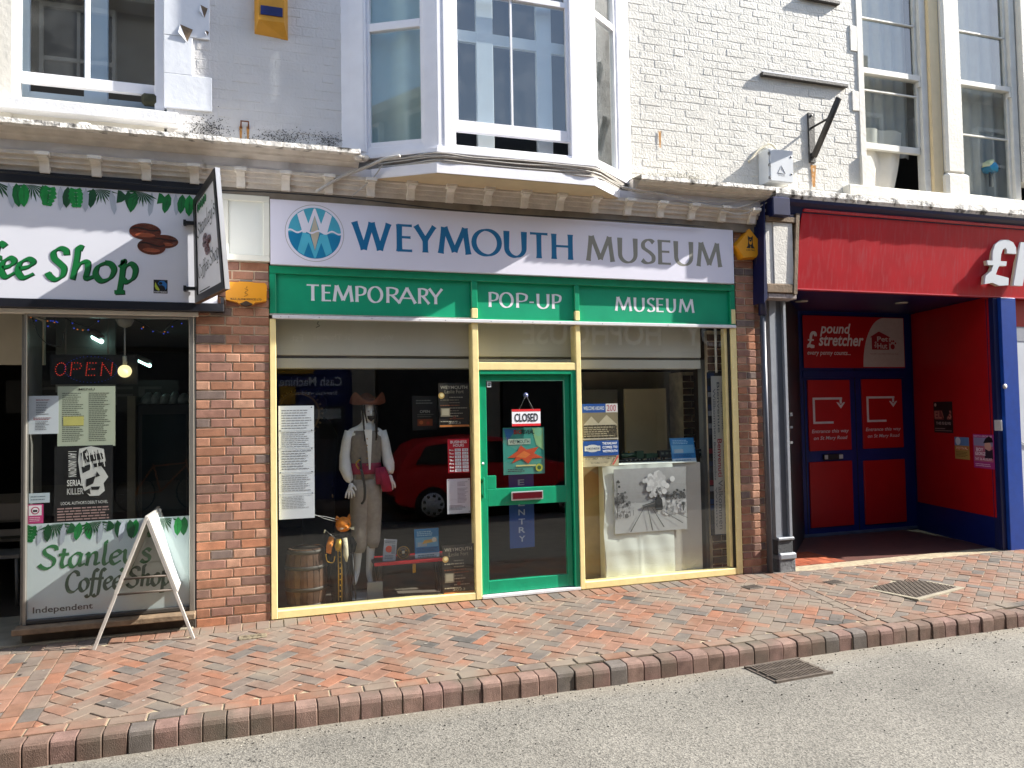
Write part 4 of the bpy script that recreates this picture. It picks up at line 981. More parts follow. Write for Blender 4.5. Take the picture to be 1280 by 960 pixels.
ph.poly([(.37, .42), (.56, .48), (.56, .38), (.38, .385)], '#454646'); ph.poly([(.38, .41), (.55, .455), (.55, .45), (.38, .40)], '#8a8b8a')
ph.poly([(.545, .36), (.55, .49), (.57, .53), (.63, .53), (.65, .49), (.655, .36), (.64, .33), (.56, .33)], '#262727'); ph.disc(.602, .46, .034, '#3b3d3e', 14); ph.disc(.602, .46, .022, '#2b2c2d', 12); ph.rect(.590, .52, .614, .575, '#1c1d1d'); ph.rect(.55, .345, .655, .37, '#515252')
ph.rect(.028, .25, .036, .82, '#3a3b3b'); ph.poly([(.02, .80), (.05, .84), (.075, .80), (.06, .78)], '#3a3b3b'); ph.disc(.062, .73, .016, '#333434', 8)
for k in range(6): ph.rect(.02 + k * .045, .22 + k * .01, .027 + k * .045, .33 + k * .005, '#6a6b6a')
ph.rect(.935, .3, .952, .44, '#454645'); ph.rect(.92, .39, .965, .44, '#454645'); ph.done()
# model railway on the plinth
tz = Pz1 + .012; ty = .34
def u2x(u): return wx(u, 570, ty)
b = MB(); b.box(u2x(770), u2x(862), ty - .03, ty + .05, tz, tz + .012, MAT('track_base', '#3b352c', .9, var=.3, vs=60)); T('strip of model railway track on the plinth top', 'model track', b, 'model_track')
lg = MAT('locomotive_green', '#1e3d2a', .35); bk = MAT('locomotive_black', '#191a19', .35); l0 = u2x(777); 
loco = thing('model_locomotive', 'small dark green model steam locomotive on the plinth', 'model train', None, (l0, ty, tz))
zb_ = tz + .02
b = MB(); b.tube([(l0 + .0, ty, zb_ + .05), (l0 + .16, ty, zb_ + .05)], .024, lg, 14); part(b, 'boiler', loco)
b = MB(); b.box(l0 + .155, l0 + .235, ty - .027, ty + .027, zb_ + .01, zb_ + .088, lg, ch=.003); part(b, 'cab', loco)
b = MB(); b.tube([(l0 + .02, ty, zb_ + .07), (l0 + .02, ty, zb_ + .1)], .008, bk, 10); part(b, 'chimney', loco)
b = MB(); b.tube([(l0 + .08, ty, zb_ + .07), (l0 + .08, ty, zb_ + .088)], .009, MAT('brass', '#b08a3a', .3, metal=.9), 10); part(b, 'dome', loco)
b = MB(); b.box(l0 - .01, l0 + .24, ty - .024, ty + .024, zb_ + .008, zb_ + .022, bk); part(b, 'chassis', loco)
for k in range(5):
    b = MB(); b.tube([(l0 + .02 + k * .048, ty - .03, zb_ + .006), (l0 + .02 + k * .048, ty - .022, zb_ + .006)], .014, bk, 12); part(b, 'wheel', loco)
x_ = l0 + .26
for k, (ln, col, lb) in enumerate(((.13, '#20402c', 'short green model tender coupled behind the locomotive'), (.42, '#26282b', 'long black model railway carriage with a row of tiny windows'), (.36, '#1d1f22', 'black model carriage at the end of the model train behind the blue card'))):
    wg = thing('model_carriage' if k else 'model_tender', lb, 'model train', None, (x_, ty, tz)); cm_ = MAT('carriage' + col, col, .4)
    b = MB(); b.box(x_, x_ + ln, ty - .028, ty + .028, zb_ + .014, zb_ + (.085 if k else .06), cm_, ch=.004); part(b, 'body', wg)
    b = MB()
    for i in range(int(ln / .05)): b.box(x_ + .02 + i * .05, x_ + .05 + i * .05, ty - .0295, ty - .027, zb_ + .045, zb_ + .066, MAT('tiny_window', '#7e8678', .2))
    if k: part(b, 'window_row', wg)
    b = MB()
    for i in range(4): b.tube([(x_ + (.02, .05, ln - .05, ln - .02)[i], ty - .03, zb_ + .006), (x_ + (.02, .05, ln - .05, ln - .02)[i], ty - .022, zb_ + .006)], .011, bk, 10)
    part(b, 'wheels', wg); x_ += ln + .02
# blue card in a stand
def stand_card(name, label, u0, v0, u1, v1, y, seed, lean=.2, top='#2f7fb8'):
    p = WY(u0, v1, y); q_ = WY(u1, v0, y); Wd = q_.x - p.x; Hh = q_.z - p.z
    M_ = Matrix.Translation((p.x, y, p.z)) @ Matrix.Rotation(-lean, 4, 'X') @ plane_at(0, 0, 0)
    s = Sheet(name, label, 'leaflet stand', M_, Wd, Hh, '#2b83c0', th=.004)
    s.rect(0, 0, 1, .2, '#cfdbe6'); s.rect(.04, .4, .96, .72, '#6fb0d8'); s.lines(.1, .75, .9, .93, 3, '#9fd0ea', .3, .5); s.rect(.12, .42, .5, .56, '#a9bfcc'); s.lines(.1, .24, .9, .38, 3, '#1c5f94', .2, .5); s.lines(.12, .05, .9, .16, 2, '#5d7d96', .3, .5)
    if seed: s.poly([(.3, .5), (.9, .56), (.9, .66), (.4, .62)], '#e0b25a'); s.disc(.8, .62, .1, '#e9e2d2', 10)
    s.done(); return s
stand_card('leaflet_holder', 'light blue leaflet in a clear stand on the plinth beside the model train', 841, 546.5, 870, 580, .2, 0)
# multilingual banner with flags
fx0 = wx(884, 560, .1); fx1 = wx(913, 560, .1)
p = WY(884, 465, .12); q_ = WY(912, 668, .12)
s = Sheet('flags_banner', 'dark banner of red and blue flags hanging at the right end of the museum window', 'banner', Matrix.Translation((p.x, .13, q_.z)) @ plane_at(0, 0, 0), 4.93 - p.x, p.z - q_.z, '#2a2a31')
r_ = random.Random(9)
for k in range(26):
    z = k / 26; s.rect(0 if k % 3 else .3, z, .5 if k % 2 else .98, z + .03, r_.choice(['#7c2430', '#28426e', '#2c2c34', '#1f2e52', '#3a3a44', '#8a8d92', '#23232b']))
s.done()
p = WY(885, 470, .1); q_ = WY(907, 667, .1); Wd = .15; Hh = p.z - q_.z
M_ = Matrix.Translation((p.x + .03, .095, q_.z)) @ Matrix.Rotation(radians(0), 4, 'Y') @ plane_at(0, 0, 0)
s = Sheet('welcome_banner', 'narrow pale banner with vertical greetings in many languages in front of the flags', 'banner', M_, Wd, Hh, '#a3a29d')
rot = Matrix.Rotation(radians(90), 4, 'Z')
def vtext(s, t, a, b0_, b1_, w_, col, bold=.02):   # lettering reading downwards
    s.up(); M2 = s.M @ Matrix.Translation((a * s.W, b1_ * s.H, 0)) @ Matrix.Rotation(radians(-90), 4, 'Z')
    put_text(s.p, t, M2, 0, 0, (b1_ - b0_) * s.H, w_ * s.W, s.c, s.m(col), bold)
vtext(s, 'Benvenuti', .36, .36, .6, .34, '#8c1f34', .03); vtext(s, 'Valkommen', .34, .03, .34, .34, '#5d5d62'); vtext(s, 'Willkommen', .1, .6, .92, .2, '#5a5d66'); vtext(s, 'Bienvenue', .42, .64, .96, .2, '#4d5058'); vtext(s, 'Bem-vindo', .72, .66, .9, .2, '#6d6f74')
vtext(s, 'Welkom', .8, .38, .6, .16, '#6d6f74'); vtext(s, 'Bienvenidos', .06, .34, .58, .16, '#5a5d66'); vtext(s, 'Witamy', .06, .04, .3, .18, '#5a5d66'); vtext(s, 'Croeso', .78, .06, .34, .16, '#6d6f74')
s.done()

# ================================================================== bay window
BFL = Vector((1.905, -.415, 0)); BFR = Vector((wx(740, 120, -.415), -.415, 0)); BWL = Vector((XB0, 0, 0)); BWR = Vector((XB1, 0, 0))
bay = thing('bay_window', 'large white painted bay window hanging over the museum name board', 'bay window', None, (2.6, 0, 3.66))
class Facet:
    def __init__(s, p, q):
        s.p = Vector(p); d = Vector(q) - s.p; s.L = d.length; s.u = d.normalized(); s.n = Vector((s.u.y, -s.u.x, 0))    # outward
        s.M = Matrix(((s.u.x, -s.n.x, 0, s.p.x), (s.u.y, -s.n.y, 0, s.p.y), (0, 0, 1, 0), (0, 0, 0, 1)))   # local x along, y inwards, z up
    def hit(s, u, v, dep=0.):
        P = PL(u, v, s.p - s.n * dep, s.n); return (P - s.p).dot(s.u), P.z
FF, FL_, FR_ = Facet(BFL, BFR), Facet(BWL, BFL), Facet(BFR, BWR)
ZB0, ZBT = 3.66, 6.6
b = MB()
def ringpoly(e, z0, z1, mat, inner=None, off_l=0, off_r=0):
    P = [(BWL.x - e * .6 + off_l, .02), (BFL.x - e * .55, BFL.y - e), (BFR.x + e * .55, BFR.y - e), (BWR.x + e * .6 - off_r, .02)]
    b.prism(P, z0, z1, 'z', mat)
b.prism([(1.29, .02), (1.40, -.13), (1.885, -.44), (3.32, -.44), (3.765, -.085), (3.84, .02)], ZB0, ZB0 + .085, 'z', white_p); part(b, 'lower_fascia', bay)
b = MB(); b.prism([(1.30, .02), (1.41, -.125), (1.89, -.43), (3.315, -.43), (3.755, -.08), (3.83, .02)], ZB0 - .006, ZB0 - .001, 'z', MAT('beige_soffit', '#cdb998', .7, var=.06, dirt='#8a755a', da=.3)); part(b, 'soffit', bay)
b = MB(); ringpoly(-.02, ZB0 + .085, 3.835, MAT('grey_band', '#8b857e', .8, var=.2, vs=10, dirt='#5a4f45', da=.5)); part(b, 'recessed_band', bay)
b = MB(); ringpoly(.03, 3.835, 3.868, white_p); ringpoly(.012, 3.868, 3.89, white_p); part(b, 'projecting_sill', bay)
b = MB(); ringpoly(.05, 6.2, 6.6, white_p); part(b, 'roof', bay)
def facet_window(F, name, t_l, t_r, z_bot, z_rail0, z_rail1, z_meet, bars=(), posts=True, post_w=(0, 0), back='dark', mull_z=None):
    """posts at both ends, a sash between t_l and t_r"""
    b = MB()
    b.box(.0, t_l, .0, .09, 3.89, 6.2, white_p, F.M, ch=.004); b.box(t_r, F.L, .0, .09, 3.89, 6.2, white_p, F.M, ch=.004)
    b.box(t_l * .35, t_l - .02, -.006, .0, 3.9, 6.2, white_p, F.M, ch=.002)
    part(b, name + '_post', bay) if 0 else part(b, 'corner_post', bay)
    fr = MB(); z = z_bot
    fr.box(t_l, t_r, .01, .10, 3.885, z, white_p, F.M, ch=.003)
    fr.box(t_l, t_l + .028, .02, .06, z_rail0, 6.2, white_p, F.M, ch=.003); fr.box(t_r - .03, t_r, .02, .06, z_rail0, 6.2, white_p, F.M, ch=.003)
    if z_rail1 > z_rail0 + .001: fr.box(t_l + .028, t_r - .03, .022, .058, z_rail0, z_rail1, white_p, F.M, ch=.003)
    fr.box(t_l + .028, t_r - .03, .018, .075, z_meet[0], z_meet[1], white_p, F.M, ch=.003)
    for t in bars: fr.box(t - .008, t + .008, .03, .056, z_rail1, z_meet[0], white_p, F.M)
    sash = part(fr, 'sash', bay)
    g = MB(); g.box(t_l + .02, t_r - .02, .042, .045, z_rail1, z_meet[0], pane_u, F.M); part(g, 'pane', bay)
    g = MB(); g.box(t_l + .02, t_r - .02, .052, .055, z_meet[1], 6.2, pane_u, F.M); part(g, 'pane', bay)
    return sash
# front
tl, _ = FF.hit(569, 100); tr, _ = FF.hit(713, 100)
zs = FF.hit(640, 187)[1]; r0 = FF.hit(640, 169.5)[1]; r1 = FF.hit(640, 155.5)[1]; mt = FF.hit(640, -2)[1]
facet_window(FF, 'front', tl, tr, zs, r0, r1, (mt, mt + .05), bars=(FF.hit(641, 80)[0],))
# left side
tl2, _ = FL_.hit(457.5, 100); tr2, _ = FL_.hit(529, 100)
z0_ = FL_.hit(457, 178)[1]; mz = FL_.hit(490, 35)[1]
facet_window(FL_, 'left', tl2, tr2, 3.93, 3.93, z0_, (mz, mz + .07))
# right side
tl3, _ = FR_.hit(746, 120); tr3, _ = FR_.hit(773, 120)
z3 = FR_.hit(759, 206)[1]; mz3 = FR_.hit(759, 30)[1]
facet_window(FR_, 'right', tl3, tr3, 3.93, 3.93, z3, (mz3, mz3 + .06))
# inner secondary glazing of the front light: white plastic frames a hand's breadth inside
sg = MAT('inner_plastic_frame', '#ccd4d8', .35, var=.03)
b = MB()
def sgbar(u0, u1, dep, z0, z1):
    t0, _ = FF.hit(u0, 100, dep); t1, _ = FF.hit(u1, 100, dep); b.box(t0, t1, dep, dep + .04, z0, z1, sg, FF.M, ch=.004)
dep = .13
for u0, u1 in ((596, 617), (671, 690)): sgbar(u0, u1, dep, 3.9, 6.2)
t0, _ = FF.hit(560, 100, dep); t1, _ = FF.hit(730, 100, dep); zt0 = FF.hit(640, 60, dep)[1]; zt1 = FF.hit(640, 46, dep)[1]
b.box(t0, t1, dep + .002, dep + .038, zt0, zt1, sg, FF.M, ch=.003); b.box(t0, t1, dep + .002, dep + .038, 3.88, 3.92, sg, FF.M)
part(b, 'inner_frame', bay)
# curtain behind the left light, net-pale
def curtain(M_, t0, t1, y, z0, z1, mat, amp=.018, waves=5, seed=1):
    b = MB(); n = 60; r_ = random.Random(seed); ph_ = r_.random() * 6; vs = []
    for k, z in enumerate((z0, z0 + (z1 - z0) * .5, z1)):
        for i in range(n + 1):
            t = i / n; vs.append(M_ @ Vector((t0 + (t1 - t0) * t, y + amp * sin(t * waves * 2 * pi + ph_ + .3 * sin(t * 9)) * (1 - .3 * k / 2), z)))
    b.add(vs, [(k * (n + 1) + i, k * (n + 1) + i + 1, (k + 1) * (n + 1) + i + 1, (k + 1) * (n + 1) + i) for k in range(2) for i in range(n)], mat, True); return b
cm1 = MAT('pale_curtain', '#b9cdc9', .9, var=.03)
T('pale greenish curtain hanging inside the left side light of the bay window', 'curtain', curtain(FL_.M, .03, FL_.L - .04, .14, 3.95, 6.1, cm1, .03, 2.5), 'curtain')
b = MB(); b.box(.0, FR_.L, .20, .215, 3.9, 6.2, MAT('textured_blind', '#a9aaa2', .9, var=.1, vs=30, bump=.8, bs=40), FR_.M); T('pale textured blind inside the right side light of the bay window', 'blind', b, 'blind')
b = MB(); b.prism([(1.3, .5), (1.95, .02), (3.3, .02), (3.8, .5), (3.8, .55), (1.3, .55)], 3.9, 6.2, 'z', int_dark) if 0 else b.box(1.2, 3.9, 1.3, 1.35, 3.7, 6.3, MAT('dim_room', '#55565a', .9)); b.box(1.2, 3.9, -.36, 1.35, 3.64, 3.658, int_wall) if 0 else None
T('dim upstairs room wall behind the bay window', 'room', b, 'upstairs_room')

# ------------------------------------------------------------------ left upper window
lw = thing('sash_window', 'white sash window slightly open over a thick white sill at the upper left', 'window', None, (-.7, 0, 4.1))
zsl = wz(100, 127)
P_('sill', (-3.2, wx(223, 150, -.09), -.10, .06, wz(100, 144, -.1), wz(100, 128.5, -.1)), mat=MAT('sill_paint', '#dcdde0', .6, var=.05, bump=.3, bs=40, dirt='#8c8a80', da=.36, ds=16), root=lw, ch=.008)
ry = .07
a0_, a1_ = wx(18, 80, ry), wx(204, 80, ry)
P_('frame', (XW0, wx(25, 80, ry), ry - .04, ry + .06, zsl, 6.4), (wx(194, 80, ry), XW1, ry - .04, ry + .06, zsl, 6.4), mat=white_p, root=lw)
P_('bottom_rail', (wx(25, 90, ry), wx(194, 90, ry), ry, ry + .04, wz(110, 111, ry), wz(110, 97.5, ry)), mat=white_p, root=lw)
b = MB(); b.box(wx(106, 50, ry), wx(112, 50, ry), ry, ry + .03, wz(110, 97.5, ry), 6.4, white_p, ch=.003); part(b, 'glazing_bar', lw)
b = MB(); b.box(wx(25, 90, ry), wx(194, 90, ry), ry + .018, ry + .021, wz(110, 98, ry), 6.4, pane_u); part(b, 'pane', lw)
b = MB(); iy = .22
sb = MAT('inner_blue_white_frame', '#a9bcd0', .35, var=.03)
for u0, u1 in ((18, 37), (105, 135), (195, 212)): b.box(wx(u0, 60, iy), wx(u1, 60, iy), iy, iy + .04, zsl - .05, 6.4, sb, ch=.006)
b.box(XW0, XW1, iy + .002, iy + .038, zsl - .06, wz(110, 121, iy), sb); part(b, 'inner_frame', lw)
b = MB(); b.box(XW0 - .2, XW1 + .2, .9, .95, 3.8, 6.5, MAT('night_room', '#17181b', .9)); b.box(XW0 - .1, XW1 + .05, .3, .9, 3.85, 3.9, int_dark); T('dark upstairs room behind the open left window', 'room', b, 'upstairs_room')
b = MB(); p = WY(190, 127, .1); b.box(p.x - .07, p.x + .05, .02, .1, p.z - .05, p.z + .04, MAT('mossy_block', '#3a3b2c', .95, var=.3, vs=30, bump=.8), ch=.02); T('dark mossy block wedged on the sill under the left sash', 'block', b, 'mossy_block')

# ------------------------------------------------------------------ tall sash windows on the right
rw = .10
XL0, XL1 = wx(1080, 120), wx(1166, 120); XN0, XN1 = wx(1201, 120), wx(1278, 120)
zsr = wz(1120, 238)
q = MB(); q.box(XR - .0, XL0, -.014, .25, 3.95, ZT, cream_r, ch=.004); q.box(XL1, XN0, -.014, .25, 3.95, ZT, cream_r, ch=.02) if 0 else None
surround = T('cream toothed masonry surround left of the tall windows', 'window surround', q, 'masonry_surround')
for z0, z1, w_ in ((wz(1075, 235), wz(1075, 200), .0), (wz(1040, 135), wz(1040, 110), .09), (wz(1040, 60), wz(1040, 28), .09), (wz(1085, 237), wz(1085, 195), -.11)):
    if w_ > 0: q = MB(); q.box(XR - w_, XR + .01, -.013, .0, z0, z1, cream_r, ch=.004); q.build('quoin', surround)
# carved foot of the surround
q = MB(); xa = XL0; q.prism([(XR - .01, wz(1075, 236)), (xa + .075, wz(1075, 236)), (xa + .075, wz(1085, 205)), (xa + .03, wz(1085, 196)), (XR - .01, wz(1085, 196))], -.035, .02, 'y', cream_r); q.build('foot_block', surround)
mull = MB(); my0 = XL1 - .0
mull.box(XL1, wx(1178, 120), .02, .2, zsr, ZT, MAT('tan_side_paint', '#d8c39a', .6, var=.05, bump=.2), ch=.003)
xm0, xm1 = wx(1178, 100), XN0
mull.box(xm0, xm1, -.03, .15, zsr + .25, ZT, cream_r, ch=.025); mull.box(xm0 - .03, xm1 + .05, -.05, .15, zsr - .02, zsr + .25, cream_r, ch=.03)
T('cream stone mullion between the two tall windows with chamfered edges', 'mullion', mull, 'stone_mullion')
q = MB(); q.box(wx(1062, 236, -.1), 12, -.10, .15, wz(1150, 251, -.1), wz(1150, 238, -.1), cream_r, ch=.01); q.box(XN1 + .02, 12, -.01, .25, 4.3, ZT, cream_wall); 
T('long cream sill under the two tall windows', 'sill', MB().box(wx(1062, 236, -.1), 12, -.10, .15, wz(1150, 251, -.1), wz(1150, 238, -.1), cream_r, ch=.01), 'window_sill')
T('cream wall beyond the right hand window at the edge of the picture', 'wall', MB().box(XN1 + .02, 12, -.01, .25, 4.3, ZT, cream_wall), 'far_wall')
osash = MAT('grimy_cream_paint', '#d3d1c9', .5, var=.08, bump=.3, bs=40, dirt='#6f675a', da=.45, ds=14)
def tall_window(label, x0, x1, um, meet_v, bars_v, rail=None, open_=False, ub=None):
    t = thing('tall_sash_window', label, 'window', 'tall sash windows on the upper right', ((x0 + x1) / 2, .05, zsr))
    y = rw; zm1_, zm0_ = wz(um, meet_v[0], y), wz(um, meet_v[1], y)
    P_('frame', (x1 - .09, x1 - .002, y - .04, y + .06, zsr, 7.0), mat=osash, root=t); P_('frame', (x0 + .001, x0 + .02, y - .03, y + .06, zsr, 7.0), mat=osash, root=t)
    P_('meeting_rail', (x0 + .02, x1 - .09, y - .03, y + .05, zm0_, zm1_), mat=osash, root=t)
    P_('sash_horn', (x1 - .12, x1 - .09, y - .035, y + .02, zm0_ - .07, zm0_), mat=osash, root=t, ch=.01)
    P_('sash_stile', (x1 - .13, x1 - .091, y + .005, y + .045, zm1_, 7.0), mat=osash, root=t)
    zb_ = zsr + .01
    if rail:
        za, zb2 = wz(um, rail[0], y), wz(um, rail[1], y); P_('bottom_rail', (x0 + .02, x1 - .1, y, y + .045, zb2, za), mat=osash, root=t); zb_ = za
        P_('sash_stile', (x1 - .125, x1 - .091, y, y + .045, za, zm0_), mat=osash, root=t)
    else:
        P_('bottom_rail', (x0 + .02, x1 - .09, y - .01, y + .045, zsr, zsr + .07), mat=osash, root=t); zb_ = zsr + .07
        P_('sash_stile', (x1 - .125, x1 - .091, y, y + .045, zb_, zm0_), mat=osash, root=t)
    for v in bars_v:
        z = wz(um, v, y); P_('glazing_bar', (x0 + .02, x1 - .1, y + .005, y + .035, z - .009, z + .009), mat=osash, root=t, ch=.002)
    b = MB(); b.box(x0 + .01, x1 - .1, y + .02, y + .023, zb_ - .002, zm0_ + .01, pane_u); part(b, 'pane', t)
    b = MB(); b.box(x0 + .01, x1 - .1, y + .03, y + .033, zm1_ - .01, 7.0, pane_u); part(b, 'pane', t)
tall_window('tall sash window with its lower sash lifted over a sagging white curtain', XL0, XL1, 1122, (92, 99), (29, 117.5), (182, 190))
tall_window('tall sash window with a blue and white cap lying behind its lower pane', XN0, XN1, 1240, (107, 113), (45, 172))
cg = MAT('grey_net_curtain', '#9c9d98', .95, var=.06); cw = MAT('white_curtain', '#d3cec2', .95, var=.06)
I4 = Matrix.Identity(4)
T('grey net curtain hanging in the tall window with the lifted sash', 'curtain', curtain(I4, XL0 - .1, XL1 - .1, .25, 4.5, 7, cg, .02, 6, 3), 'net_curtain')
T('grey net curtain behind the window that holds the cap', 'curtain', curtain(I4, XN0 - .1, XN1 + .1, .26, 4.05, 7, cg, .02, 6, 4), 'net_curtain')
b = MB(); n = 24; vs = []
zc1 = wz(1120, 185, .2)
for k in range(9):
    for i in range(n + 1):
        t = i / n; z = zsr + .02 + (zc1 + .15 - zsr) * k / 8; vs.append((XL0 + .02 + (.66 - .1 * (1 - k / 8) ** 2) * t, .155 + .02 * sin(t * 14) + .06 * (1 - k / 8) * t, z - .05 * sin(pi * t) * (1 - k / 8)))
b.add(vs, [(k * (n + 1) + i, k * (n + 1) + i + 1, (k + 1) * (n + 1) + i + 1, (k + 1) * (n + 1) + i) for k in range(8) for i in range(n)], cw, True)
T('white lining of a curtain sagging onto the sill under the lifted sash', 'curtain', b, 'sagging_curtain')
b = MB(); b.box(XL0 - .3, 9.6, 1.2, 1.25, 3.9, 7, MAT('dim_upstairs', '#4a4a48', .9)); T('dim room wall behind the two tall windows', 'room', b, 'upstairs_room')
p = WY(1238, 210, .18); cap = thing('cap', 'crumpled cap of blue, pale yellow and black cloth on the inner sill', 'cap', None, (p.x, .18, p.z - .12))
b = MB(); b.loft([((p.x, .18, p.z - .05), .09, .07), ((p.x - .01, .18, p.z), .10, .08), ((p.x, .18, p.z + .05), .07, .06), ((p.x, .18, p.z + .075), .02, .02)], MAT('cap_blue', '#1f7fa8', .8), 14); part(b, 'crown', cap)
b = MB(); b.loft([((p.x - .06, .17, p.z + .0), .06, .05), ((p.x - .05, .165, p.z + .05), .07, .05), ((p.x - .01, .17, p.z + .085), .04, .04)], MAT('cap_yellow', '#d3d9a8', .8), 12); part(b, 'pale_panel', cap)
b = MB(); b.loft([((p.x + .08, .18, p.z - .01), .05, .05), ((p.x + .08, .18, p.z + .04), .05, .05), ((p.x + .06, .18, p.z + .06), .02, .02)], dark, 12); part(b, 'dark_panel', cap)
b = MB(); b.tube([(p.x, .19, p.z - .02), (p.x - .005, .19, p.z - .22)], .012, dark, 8); b.tube([(p.x + .04, .19, p.z - .02), (p.x + .04, .19, p.z - .22)], .006, MAT('white_conduit', '#d8d6cf'), 8); part(b, 'stand', cap)

# ------------------------------------------------------------------ fittings on the upper wall
t = thing('alarm_box', 'tall weathered yellow alarm box with a dark blue strip high on the wall', 'alarm box', None, (.65, -.06, 4.75))
ya = MAT('weathered_yellow_plastic', '#c98f1c', .5, var=.12, vs=9, dirt='#4c3510', da=.5, ds=13)
def quadprism(mb, F4, B4, mat):   # front and back quads
    mb.add(list(F4) + list(B4), [(0, 1, 2, 3), (7, 6, 5, 4)] + [(i, 4 + i, 4 + (i + 1) % 4, (i + 1) % 4) for i in range(4)], mat)
x0, x1 = wx(318, 40, 0), wx(360, 40, 0); z0 = wz(340, 45, -.05)
b = MB(); quadprism(b, [(x0 + .035, -.10, z0 + .10), (x1 - .035, -.10, z0 + .10), (x1 - .035, -.10, 5.5), (x0 + .035, -.10, 5.5)], [(x0, .0, z0 + .02), (x1, .0, z0), (x1, .0, 5.5), (x0, .0, 5.5)], ya); part(b, 'housing', t)
b = MB(); b.box(x0 + .05, x1 - .045, -.106, -.09, z0 + .145, z0 + .22, MAT('dark_blue_strip', '#101c58', .3)); part(b, 'strip', t)
t = thing('electrical_box', 'white metal electrical box with a warning triangle on the cream wall', 'electrical box', None, (5.55, -.1, 3.9))
ebm = MAT('white_metal_box', '#cfd3d6', .4, var=.04, dirt='#8c8a80', da=.25)
ey = -.17; ex0, ex1 = wx(961, 205, ey), wx(990, 205, ey); ez0, ez1 = wz(975, 228, ey), wz(975, 187, ey)
b = MB(); b.box(ex0, ex1, ey, 0, ez0, ez1, ebm, ch=.004); part(b, 'cabinet', t)
b = MB(); b.box(ex0 + .012, ex1 + .004, ey - .012, ey - .001, ez0 + .008, ez1 - .006, ebm, ch=.003); o = part(b, 'door', t)
b = MB()
for z in (ez0 + .04, (ez0 + ez1) / 2, ez1 - .05): b.box(ex0 - .004, ex0 + .012, ey - .014, ey + .006, z - .012, z + .012, MAT('hinge_metal', '#6f7275', .4, metal=.6))
part(b, 'hinges', t); b = MB(); b.tube([(ex1 - .02, ey - .016, ez1 - .07), (ex1 - .02, ey - .01, ez1 - .07)], .01, dark, 10); part(b, 'lock', t); b = MB(); b.tube([(ex1 - .02, ey - .016, ez0 + .09), (ex1 - .02, ey - .01, ez0 + .09)], .01, dark, 10); part(b, 'lock', t)
cxx = (ex0 + ex1) / 2; b = MB(); tri = [(cxx - .045, ez0 + .09), (cxx + .045, ez0 + .09), (cxx, ez0 + .17)]; gt = MAT('grey_print', '#8b8f93')
for i in range(3): a, c = tri[i], tri[(i + 1) % 3]; b.tube([(a[0], ey - .013, a[1]), (c[0], ey - .013, c[1])], .0025, gt, 4)
b.add([(cxx + .004, ey - .0131, ez0 + .155), (cxx - .008, ey - .0131, ez0 + .122), (cxx + .004, ey - .0131, ez0 + .126), (cxx - .002, ey - .0131, ez0 + .1), (cxx + .01, ey - .0131, ez0 + .132), (cxx, ey - .0131, ez0 + .13)], [(0, 1, 2, 3, 4, 5)], gt)
put_text(b, 'DANGER', plane_at(0, ey - .0126, 0), cxx - .04, ez0 + .06, cxx + .04, ez0 + .078, .0004, gt); part(b, 'warning_mark', t)
b = MB(); pth = [(ex0 - .12, -.01, 4.18), (ex0 - .02, -.015, 4.30), (ex0 + .05, -.02, ez1 + .07), (ex0 + .13, -.025, ez1 + .11), (ex0 + .21, -.02, ez1 + .06), (ex0 + .26, -.015, ez1 - .06), (ex0 + .275, -.012, 4.0), (ex0 + .29, -.012, 3.86), (ex0 + .36, -.012, 3.80), (ex0 + .7, -.012, 3.79), (ex0 + 1.1, -.012, 3.74)]
b.tube(sp(*pth, n=5), .012, MAT('cream_pipe', '#dcd3bb', .6, var=.05), 8); T('cream painted cable pipe looping over the electrical box', 'pipe', b, 'cable_pipe')
b = MB(); p0 = WY(951, 93, -.02); p1 = WY(1058, 105, -.02); b.box(p0.x, p1.x, -.05, -.001, p0.z - .015, p0.z + .02, iron, ch=.003); b.box(p0.x, p1.x, -.045, -.02, p0.z + .012, p0.z + .03, alu, ch=.002)
T('dark iron rail fixed flat across the cream wall', 'rail', b, 'iron_rail')
b = MB(); p0 = WY(1000, -6, -.02); b.box(p0.x + .0, p0.x + .5, -.05, -.001, p0.z - .035, p0.z, iron, ch=.003); T('end of a dark iron rail at the very top of the cream wall', 'rail', b, 'iron_rail')
br = thing('sign_bracket', 'empty dark iron bracket for a hanging sign sticking out of the cream wall', 'bracket', None, (6.0, -.05, 4.3))
xp = wx(1015, 170, -.02); zt_, zb_ = wz(1014, 141, -.02), wz(1014, 203, -.02)
b = MB(); b.box(xp - .04, xp + .04, -.022, 0, zb_, zt_, iron, ch=.004); b.tube([(xp, -.03, zt_ - .03), (xp, -.02, zt_ - .03)], .012, dark, 8); part(b, 'wall_plate', br)
tip = PL(1049, 122, (6.05, 0, 0), (1, -.15, 0)); tip = Vector((xp + .06, -.55, zt_ + .03))
# the arm leans out over the street
tp = WY(1049, 122, -.42); b = MB(); fa = Vector((xp + .005, -.035, zb_ + .06)); d_ = (tp - fa)
Mx = fa; b.tube([fa, tp], .042, iron, 4); part(b, 'arm', br)
b = MB(); mid = fa.lerp(tp, .68); b.tube([(xp, -.02, zt_ - .16), mid], .013, iron, 6); part(b, 'brace', br)

